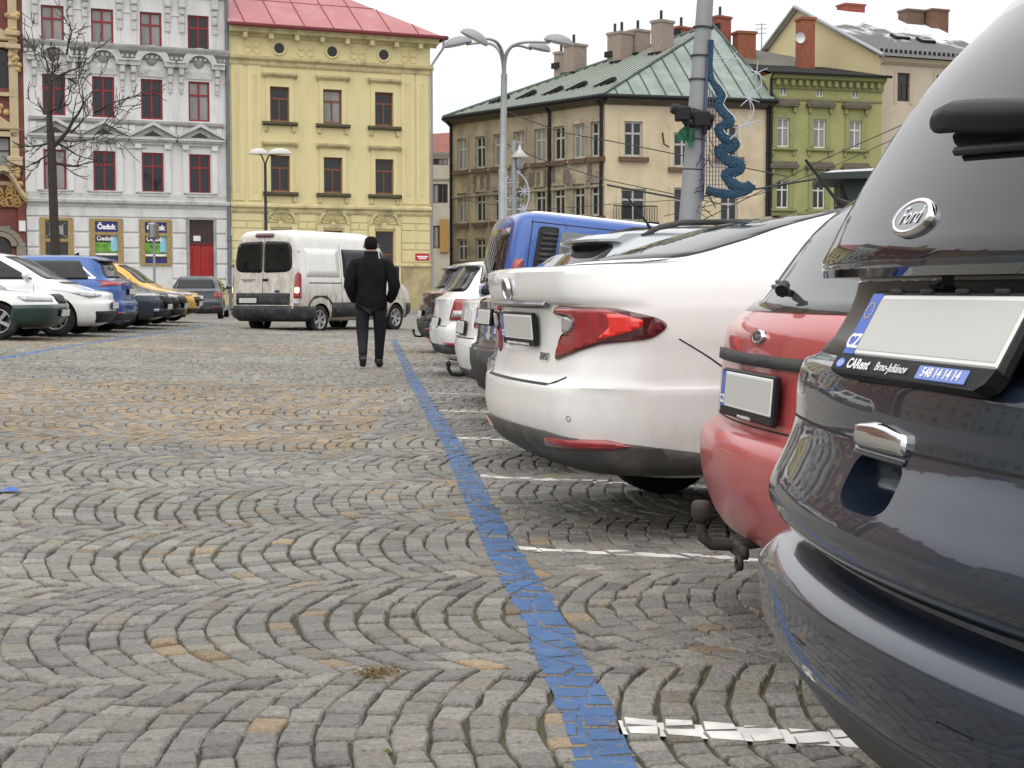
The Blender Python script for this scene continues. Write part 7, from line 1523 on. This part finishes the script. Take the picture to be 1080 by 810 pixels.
# ================================================================ trees, lamps, poles, wires
M_POLE = mat('galvanised_steel', (.30, .32, .33), .5, .5, var=.15, scale=3, dirt=(.16, .16, .15), dirt_amt=.4, dscale=4)
def bare_tree(base, limbs, label, group=None, r0=.17, depth=4, seed=3, up=.12, color=(.045, .036, .028), spread=.55, twig=.012, name='bare_tree'):
    rnd = random.Random(seed); root = empty(name, base, 0, label, 'tree', group); M_BK = mat('bark_%d' % seed, color, .95, var=.4, scale=12, bump=.6, bscale=20)
    tb = MB(); b = MB()
    def grow(p, d, r, l, lev):
        pts = [p]; rad = [r]; n_ = 5 if lev < 2 else 4; dd = d.normalized()
        for k in range(n_):
            dd = (dd+Vector((rnd.gauss(0, .16), rnd.gauss(0, .16), rnd.gauss(up*.5, .12)))).normalized(); p = p+dd*l/n_; pts.append(p); rad.append(max(twig, r*(1-.62*(k+1)/n_)))
        b.tube(pts, rad, 6 if lev < 2 else 3, cap=False)
        if lev >= depth: return
        nb = rnd.randint(3, 5) if lev < 3 else rnd.randint(2, 4)
        for k in range(nb):
            i = rnd.randint(1, n_); t = (pts[i]-pts[i-1]).normalized(); ax = Vector((rnd.gauss(0, 1), rnd.gauss(0, 1), rnd.gauss(0, 1))).cross(t).normalized(); nd = (t*math.cos(spread*1.2)+ax*math.sin(rnd.uniform(spread*.6, spread*1.6))).normalized()
            grow(pts[i], nd, rad[i]*rnd.uniform(.5, .72), l*rnd.uniform(.45, .72), lev+1)
        grow(pts[-1], dd, rad[-1], l*.6, lev+1)
    tk = limbs['trunk']; tb.tube(tk, limbs['tr'], 12); tb.build('trunk', M_BK, root)
    for st, d, r, l in limbs['limbs']: grow(Vector(st), Vector(d), r, l, 1)
    b.build('crown', M_BK, root, fix=False); return root
def tree_main():
    Y = 55.; g0 = at(62, 300, Y); base = Vector((g0.x, Y, 0)); S_ = Y/1600
    def L(px, py, dy=0): p = at(px, py, Y); return Vector((p.x-base.x, dy, p.z))
    tk = [L(62, 335)*1, L(60, 280), L(57, 235), L(55.5, 190), L(54, 150), L(52, 125), L(53, 100), L(54, 85)]
    limbs = {'trunk': tk, 'tr': [.24, .19, .165, .16, .15, .11, .09, .07], 'limbs': []}
    for (x0, y0), (x1, y1), r in (((54, 85), (70, 58), .055), ((54, 90), (38, 62), .05), ((53, 100), (44, 80), .04), ((52, 118), (86, 104), .05), ((56, 155), (100, 118), .085), ((100, 118), (138, 100), .045), ((75, 140), (92, 118), .045), ((54, 150), (34, 158), .05), ((53, 125), (24, 112), .04), ((57, 150), (88, 160), .05), ((58, 172), (96, 182), .05), ((55, 160), (30, 180), .04), ((66, 148), (118, 150), .035), ((54, 85), (57, 66), .05), ((38, 62), (22, 40), .03), ((70, 58), (81, 32), .04)):
        a, c_ = L(x0, y0), L(x1, y1, random.uniform(-1.2, 1.2)); limbs['limbs'].append((a, c_-a, r, (c_-a).length))
    bare_tree(base, limbs, 'bare branched tree standing in front of the light grey house', r0=.17, depth=3, seed=3, up=.10, spread=.62, twig=.014)
tree_main()
for k, (px, Y, h) in enumerate(((462, 175, 15), (470, 190, 17), (477, 168, 14))):
    p = at(px, 300, Y); zt = [.0]; limbs = {'trunk': [(0, 0, 0), (0, 0, h*.35), (.1, 0, h*.6)], 'tr': [.35, .28, .18], 'limbs': [((0, 0, h*.35), (.5, .1, 1), .16, h*.4), ((0, 0, h*.45), (-.6, 0, 1), .15, h*.4), ((.1, 0, h*.6), (.1, .1, 1), .15, h*.35), ((0, 0, h*.5), (.1, -.6, .8), .12, h*.35)]}
    bare_tree((p.x, Y, 0), limbs, 'leafless tree far off beyond the red roof in the side street gap', 'far leafless trees beyond the side street', depth=3, seed=20+k, color=(.14, .13, .125), twig=.04)
# far hill
b = MB(); n_ = 60; v = []
for i in range(n_+1):
    x = -900+i*30*1.0*(1); hgt = 78+18*math.sin(i*.35)+10*math.sin(i*.9+1); v += [(x, 1000, -2), (x, 1000+60, hgt*.8), (x, 1200, hgt*1.25)]
b.add(v, [(i*3+k, (i+1)*3+k, (i+1)*3+k+1, i*3+k+1) for i in range(n_) for k in range(2)], 0, True); setp(b.build('hills', mat('blue_grey_hill', (.16, .20, .27), 1, var=.3, scale=.02), fix=False), kind='structure')
def dome_head(b, M, l=.95, w=.30, h=.22, mat0=0, mat1=1):
    """flattened half-shell lamp head with a flat glass underneath"""
    n1, n2 = 14, 7; v = []
    for i in range(n2):
        t = i/(n2-1)*math.pi/2
        for k in range(n1): a = 2*math.pi*k/n1; v.append(M @ Vector((l/2*math.cos(a)*math.cos(t), w/2*math.sin(a)*math.cos(t), h*math.sin(t))))
    b.add(v, [(i*n1+k, i*n1+(k+1) % n1, (i+1)*n1+(k+1) % n1, (i+1)*n1+k) for i in range(n2-1) for k in range(n1)], mat0, True)
    c_ = [M @ Vector((l/2*.92*math.cos(2*math.pi*k/n1), w/2*.92*math.sin(2*math.pi*k/n1), -.02)) for k in range(n1)]; b.add(c_, [tuple(range(n1))], mat1)
    c2 = [M @ Vector((l/2*math.cos(2*math.pi*k/n1), w/2*math.sin(2*math.pi*k/n1), 0)) for k in range(n1)]; b.add(c_+c2, [(k, (k+1) % n1, n1+(k+1) % n1, n1+k) for k in range(n1)], mat0)
M_LH = mat('lamp_head_grey', (.26, .27, .28), .45, .2); M_LG = mat('lamp_glass_white', (.62, .62, .60), .25, coat=.5); M_LB = mat('lamp_glass_brown', (.10, .07, .05), .3, coat=.5)
def big_lamp():
    Y = 45.; zt = at(531, 78, Y).z; X = at(530, 200, Y).x; root = empty('street_lamp', (X, Y, 0), 0, 'tall steel street lamp with four curved arms above the blue minibus', 'street lamp')
    b = MB(); b.tube([(0, 0, 0), (0, 0, 1.2), (0, 0, 1.25), (.01, 0, 4.6), (.01, 0, 4.65), (.05, 0, zt)], [.16, .16, .13, .13, .10, .09], 16); b.build('pole', M_POLE, root)
    def L(px, py, dy=0): p = at(px, py, Y+dy); return Vector((p.x-X, dy, p.z))
    for (mx, my), (hx, hy), dy, th, gl_ in (((519, 55), (492, 47), .5, R(4), M_LG), ((524, 50), (509, 41), -1.2, R(-38), M_LB), ((541, 56), (580, 45), -.4, R(0), M_LG), ((543, 54), (560, 52), 1.6, R(10), M_LG)):
        p0 = L(531.5, 80); p3 = L(hx, hy, dy); m1 = L(mx, my, dy*.5); q = [p0, p0*.75+m1*.25+Vector((0, 0, .25)), m1*.7+p0*.3+Vector((0, 0, .45)), m1, (m1+p3)/2+Vector((0, 0, .12)), p3]
        # smooth the arm
        pts = []
        for k in range(17):
            t = k/16; a = p0+Vector((0, 0, 1.4)) ; pts.append((1-t)**3*p0+3*(1-t)**2*t*(p0+Vector((0, 0, .9)))+3*(1-t)*t*t*Vector((m1.x*.7, m1.y, p3.z+.12))+t**3*p3)
        b = MB(); b.tube(pts, [.034+.03*(1-k/16) for k in range(17)], 8); arm = b.build('arm', M_POLE, root)
        sx = 1 if hx > 531 else -1; b = MB(); M = Matrix.Translation(p3+Vector((sx*.25, 0, .0))) @ Matrix.Rotation(-sx*th if False else (R(-12)*sx*(-1 if gl_ is not M_LB else 0)+ (R(28) if gl_ is M_LB else 0)), 4, 'Y') @ Matrix.Diagonal((1, 1, 1, 1)); dome_head(b, M, .88 if abs(dy) < 1.5 else .7, .42, .24); b.build('lamp_head', [M_LH, gl_], arm)
big_lamp()
def small_lamp():
    Y = 52.; X = at(280, 200, Y).x; zt = at(280, 172, Y).z; root = empty('street_lamp', (X, Y, 0), 0, 'slim dark lamp post with two small heads before the yellow house', 'street lamp')
    b = MB(); b.tube([(0, 0, 0), (0, 0, 2), (0, 0, zt)], [.09, .06, .045], 10); b.build('pole', M_DPLAS, root)
    for sg, hx in ((-1, 272.5), (1, 295)):
        p = at(hx, 162.5, Y); e = Vector((p.x-X, 0, p.z)); b = MB(); b.tube([(0, 0, zt-.05), (sg*.12, 0, zt+.25), (e.x*.6, 0, e.z-.02), e], .028, 6); a = b.build('arm', M_DPLAS, root); b = MB(); dome_head(b, Matrix.Translation(e), .68 if sg < 0 else .8, .4, .2); b.build('lamp_head', [mat('lamp_head_white', (.5, .5, .47), .4), M_LG], a)
small_lamp()
def sign_post():
    Y = 47.; X = at(163, 300, Y).x; root = empty('sign_post', (X, Y, float(gz(X, Y))), 0, 'thin grey sign post seen edge-on before the right shop window', 'sign post'); zt = at(163, 238, Y).z; b = MB(); b.tube([(0, 0, 0), (0, 0, zt)], .04, 8); b.build('pole', M_POLE, root)
    b = MB(); b.box(-.10, .10, -.3, .3, zt-.6, zt-.1, bev=.05); b.build('sign_plate', M_DCHROME, root); b = MB(); b.box(-.36, .36, -.15, .15, -.05, .85, bev=.05); b.build('concrete_base', mat('concrete_base', (.2, .2, .19), .9), root)
sign_post()
# ---- big leaning pole with its Christmas decoration
def big_pole():
    Y = 20.; root_p = at(727, 233, Y); X = root_p.x-.02; root = empty('lamp_mast', (X, Y, 0), 0, 'thick grey mast leaning slightly right behind the silver estate', 'pole')
    def L(px, py, dy=0): p = at(px, py, Y+dy); return Vector((p.x-X, dy, p.z))
    tp = L(748, -60); bt = L(727, 240); d = (tp-bt)/(tp.z-bt.z); gnd = bt-d*bt.z
    def ax(z): return gnd+d*z
    b = MB(); b.tube([ax(z) for z in (0, 1.6, 2.5, 3.2, 4.2, 5.6)], [.165, .15, .140, .128, .112, .10], 20); b.build('pole', mat('mast_grey', (.27, .28, .285), .6, .2, var=.15, scale=2, dirt=(.17, .17, .16), dirt_amt=.5, dscale=2), root)
    b = MB()
    for py in (30, 60, 85, 148, 180): z = L(735, py).z; b.tube([ax(z), ax(z+.018)], .139, 20)
    b.build('band', M_DPLAS, root)
    # spotlights clamped on
    for (x0, y0, x1, y1, w_) in ((708, 114, 732, 120, .10), (727, 119, 752, 126, .11), (722, 126, 728, 136, .07), (738, 126, 749, 134, .09)):
        b = MB(); p, q = L(x0, y0, -.22), L(x1, y1, -.16); b.tube([p, p*.9+q*.1, q], [w_*.55, w_*.7, w_*.62], 10); b.box(min(p.x, q.x)+.05, max(p.x, q.x)-.05, -.28, -.12, min(p.z, q.z)-.10, max(p.z, q.z)+.02, bev=.02)
        o = b.build('spotlight', M_BLACK); o.location = (X, Y, 0); setp(o, {708: 'black spotlight pointing left on the thick leaning mast', 727: 'black spotlight pointing right on the thick leaning mast', 722: 'small black fitting under the left-pointing spotlight of the mast', 738: 'black box hanging below the right-pointing spotlight of the mast'}[x0], 'spotlight', 'spotlights on the mast')
    # green cloth
    b = MB(); pts = [(716, 138), (722, 133), (731, 135), (733, 143), (731, 150), (728, 157), (724, 149), (720, 148), (716, 150), (712, 146)]; v = []
    for dy in (-.20, -.27): v += [L(x, y, dy+.03*math.sin(x)) for x, y in pts]
    b.add(v, [tuple(range(10)), tuple(range(19, 9, -1))]+[(i, (i+1) % 10, 10+(i+1) % 10, 10+i) for i in range(10)]); o = b.build('rag', mat('dark_green_cloth', (.012, .10, .045), .8, var=.5, scale=9, bump=.5, bscale=8)); o.location = (X, Y, 0); setp(o, 'dark green crumpled rag tied to the leaning mast', 'rag')
    # tree-shaped tinsel ornament
    orn = empty('tree_ornament', (X, Y, 0), 0, 'blue zigzag tinsel tree ornament hung on the thick leaning mast', 'decoration')
    BLU = mat('teal_blue_tinsel', (.006, .045, .095), .55, var=.9, scale=60, bump=1, bscale=120, dirt=(.05, .22, .36), dirt_amt=.6, dscale=60)
    path = [(750, 42), (749.5, 56), (749, 70), (750.5, 84), (757, 94), (761, 101), (760, 107), (758, 112), (763, 119), (768, 124), (770, 128), (766, 131), (759, 134), (758, 139), (763, 145), (772, 149), (775.5, 151), (772, 155), (764, 158), (758, 157), (762, 164), (770, 170), (779, 173), (780, 177), (773, 182), (766, 183), (768, 189), (776, 196), (787, 199), (793, 194)]
    path2 = [(793, 194), (790, 199), (782, 203), (770, 204.5), (757, 203.5), (745, 200)]
    rs = [.03]*3+[.034, .045, .05, .05, .05, .055, .06, .06, .055, .05, .05, .055, .062, .062, .06, .058, .058, .062, .068, .07, .068, .062, .06, .062, .068, .07, .06]
    def smooth(pp):
        out = []; n_ = len(pp)
        for i in range(n_-1):
            p0, p1, p2, p3 = pp[max(i-1, 0)], pp[i], pp[i+1], pp[min(i+2, n_-1)]
            for k in range(4): t = k/4; out.append(tuple(.5*((2*p1[j])+(-p0[j]+p2[j])*t+(2*p0[j]-5*p1[j]+4*p2[j]-p3[j])*t*t+(-p0[j]+3*p1[j]-3*p2[j]+p3[j])*t**3) for j in range(2)))
        return out+[pp[-1]]
    sp_ = smooth(path); rr_ = np.interp(np.linspace(0, 1, len(sp_)), np.linspace(0, 1, len(rs)), rs); 
    def ribbon(b, pts, rad):
        m_ = len(pts); v = []
        for i in range(m_):
            t = pts[min(i+1, m_-1)]-pts[max(i-1, 0)]; n_ = Vector((-t.z, 0, t.x)).normalized()
            for k in range(8): a = 2*math.pi*k/8; v.append(pts[i]+n_*rad[i]*math.cos(a)+Vector((0, .45*rad[i]*math.sin(a), 0)))
        b.add(v, [(i*8+k, i*8+(k+1) % 8, (i+1)*8+(k+1) % 8, (i+1)*8+k) for i in range(m_-1) for k in range(8)]+[tuple(range(8)), tuple(range(m_*8-1, m_*8-9, -1))])
    b = MB(); ribbon(b, [L(x, y, -.12) for x, y in sp_], [float(q)*1.15*random.uniform(.9, 1.1) for q in rr_])
    s2 = smooth(path2); ribbon(b, [L(x, y, -.13) for x, y in s2], [.058*random.uniform(.93, 1.07) for _ in s2]); b.build('tinsel', BLU, orn)
    b = MB(); xo = [(746.5, 60), (744, 110), (742, 150), (742, 190), (741, 212)]; b.tube([L(x, y, -.12) for x, y in xo], .018, 6); sp3 = sp_
    def xr_at(y):
        c_ = [p[0] for p in sp_ if abs(p[1]-y) < 4]; return min(c_)-1 if c_ else 752
    for x in np.arange(745, 792, 3.3):
        ys_ = [y for y in np.arange(96, 203, 2) if xr_at(y) > x]
        if len(ys_) > 4: b.tube([L(x, ys_[0], -.12), L(x, 202, -.12)], .0055, 4)
    for y in np.arange(100, 201, 4.5):
        if xr_at(y) > 747: b.tube([L(744, y, -.12), L(xr_at(y), y, -.12)], .0035, 4)
    b.build('wire_net', mat('wire_navy', (.06, .07, .16), .5), orn)
    b = MB(); rim = [L(x+5.0, y-2.5, -.13) for i, (x, y) in enumerate(sp_) if i > 12]; b.tube(rim, .007, 4); b.build('light_rope', mat('rope_light', (.6, .66, .72), .4), orn)
    for py in (62, 118, 155, 200): pass
    # snowflake garland
    gar = empty('snowflake_garland', (X, Y, 0), 0, 'white wire garland with four stars, hung right of the leaning mast', 'decoration'); MW_ = mat('garland_white', (.42, .45, .50), .4); b = MB()
    gp = smooth([(752, 62), (768, 61), (780, 63), (786, 72), (800, 77), (803, 86), (802, 92), (792, 98), (792, 106), (795, 115), (792, 125), (784, 132), (777, 140), (770, 147)]); b.tube([L(x, y, -.3) for x, y in gp], .008, 5); b.build('wire', MW_, gar)
    for cx, cy, r_ in ((798, 77, 13), (790, 104, 12), (788, 131, 14), (769, 62, 12)):
        b = MB()
        for k in range(6): a = k*math.pi/3+cx*.3; b.tube([L(cx, cy, -.3), L(cx+r_*math.cos(a), cy+r_*math.sin(a), -.3)], [.009, .004], 5)
        b.build('star', MW_, gar)
    b = MB()
    for _ in range(14): x, y = random.uniform(738, 752), random.uniform(140, 230); b.tube([L(x, y, -.15), L(x+random.uniform(-7, 7), y+random.uniform(3, 9), -.2), L(x+random.uniform(-9, 9), y+random.uniform(6, 18), -.15)], .006, 4)
    b.build('cable', M_BLACK, root)
big_pole()
# decorative pole and lantern before the beige house
def mid_pole():
    Y = 42.; X = at(542, 200, Y).x; root = empty('decorated_pole', (X, Y, 0), 0, 'slim pole with white snowflake wire frame beside the four-armed lamp', 'pole')
    def L(px, py): p = at(px, py, Y); return Vector((p.x-X, 0, p.z))
    b = MB(); b.tube([(0, 0, 0), (0, 0, L(543, 148).z)], .075, 10); b.build('pole', M_POLE, root)
    MW_ = mat('garland_white', (.55, .58, .62)); b = MB(); b.tube([L(534, 226), L(534, 190), L(536, 186)], .02, 5); pts = [L(541+17*math.cos(a), 205+24*math.sin(a)*-1) for a in np.linspace(-1.2, 1.5, 14)]; b.tube(pts, .02, 5); b.tube([L(535, 221), L(555, 221)], .02, 5); fr = b.build('frame', MW_, root)
    for cx, cy, r_ in ((541.5, 193, 6), (553, 202, 6), (541, 209, 6), (552, 220, 5.5), (546, 181, 3.5)):
        b = MB(); [b.tube([L(cx, cy), L(cx+r_*math.cos(k*math.pi/4), cy+r_*math.sin(k*math.pi/4))], .018, 4) for k in range(8)]; b.build('snowflake', MW_, root)
    ln = empty('lantern', (X, Y, 0), 0, 'small white conical lantern next to the slim decorated pole', 'lantern'); c_ = L(548, 166); b = MB(); b.lathe([(.02, .35), (.05, .22), (.26, 0), (.24, -.02), (.001, -.02)], 16, Matrix.Translation(c_)); b.build('shade', mat('lamp_head_white', (.5, .5, .47)), ln); b = MB(); b.lathe([(.11, -.02), (.10, -.30), (.001, -.32)], 12, Matrix.Translation(c_)); b.build('glass', M_CLEAR, ln); b = MB(); b.tube([c_+Vector((0, 0, .3)), c_+Vector((0, 0, .42)), Vector((0, 0, c_.z+.42))], .02, 5); b.build('arm', M_POLE, ln)
mid_pole()
def wires():
    W_ = mat('cable_black', (.03, .03, .03), .6)
    specs = [('overhead cable sagging across the beige house from the green roof', [(535, 118, 70), (590, 139, 70), (650, 150, 68), (740, 168, 66), (830, 186, 64)], .025),
             ('lower overhead cable crossing the front of the beige corner house', [(530, 150, 62), (570, 168, 62), (640, 190, 60), (760, 215, 58)], .02),
             ('cable rising to the right across the olive green house', [(735, 235, 60), (800, 203, 60), (860, 172, 60), (960, 128, 60)], .02),
             ('second thinner cable rising across the olive green house', [(700, 228, 56), (800, 205, 56), (880, 175, 56), (960, 139, 56)], .015),
             ('thick dark cable leading to the dark kiosk roof', [(640, 195, 40), (720, 210, 40), (800, 199, 40), (870, 187, 40)], .028),
             ('thin cable low across the beige house wall', [(476, 209, 66), (560, 222, 66), (650, 215, 66), (760, 208, 66)], .015)]
    for lb, pts, r_ in specs:
        P = [at(*p) for p in pts]; out = []
        for i in range(len(P)-1):
            for k in range(6): out.append(P[i].lerp(P[i+1], k/6))
        out.append(P[-1]); b = MB(); b.tube(out, r_, 5); setp(b.build('overhead_cable', W_), lb, 'cable')
wires()
def kiosk():
    Y = 38.; root = empty('kiosk', (at(890, 300, Y).x, Y, 0), R(-8), 'dark green kiosk with a flat snowy roof behind the white saloon', 'kiosk'); X = root.location.x; MD = mat('dark_green_steel', (.02, .032, .028), .6)
    def L(px, py): p = at(px, py, Y); return p.x-X, p.z
    x0, z1 = L(872, 185); x1 = x0+4.2; b = MB(); b.box(x0+.35, x1, .1, 2.4, 0, z1-.1); b.build('cabin', MD, root); b = MB(); b.prism([(x0-.2, z1-.12), (x1+.3, z1-.12), (x1+.3, z1+.18), (x0-.2, z1+.02)], -.6, 2.7, lambda a, c_, d: (a, d, c_)); b.build('roof', MD, root)
    b = MB(); b.prism([(x0-.1, z1+.035), (x1+.3, z1+.19), (x1+.3, z1+.27), (x0+.1, z1+.09)], -.5, 2.6, lambda a, c_, d: (a, d, c_)); b.build('roof_snow', M_SNOW, root)
    b = MB(); b.box(x0+1.1, x0+1.7, .05, .12, z1-1.1, z1-.5); b.build('window', mat('ochre_pane', (.2, .15, .08), .4), root); b = MB(); b.prism([(x0+.35, z1-.12), (x0+.9, z1-.12), (x0+.9, z1-1.6)], -.1, .1, lambda a, c_, d: (a, d, c_)); b.build('brace', MD, root)
kiosk()
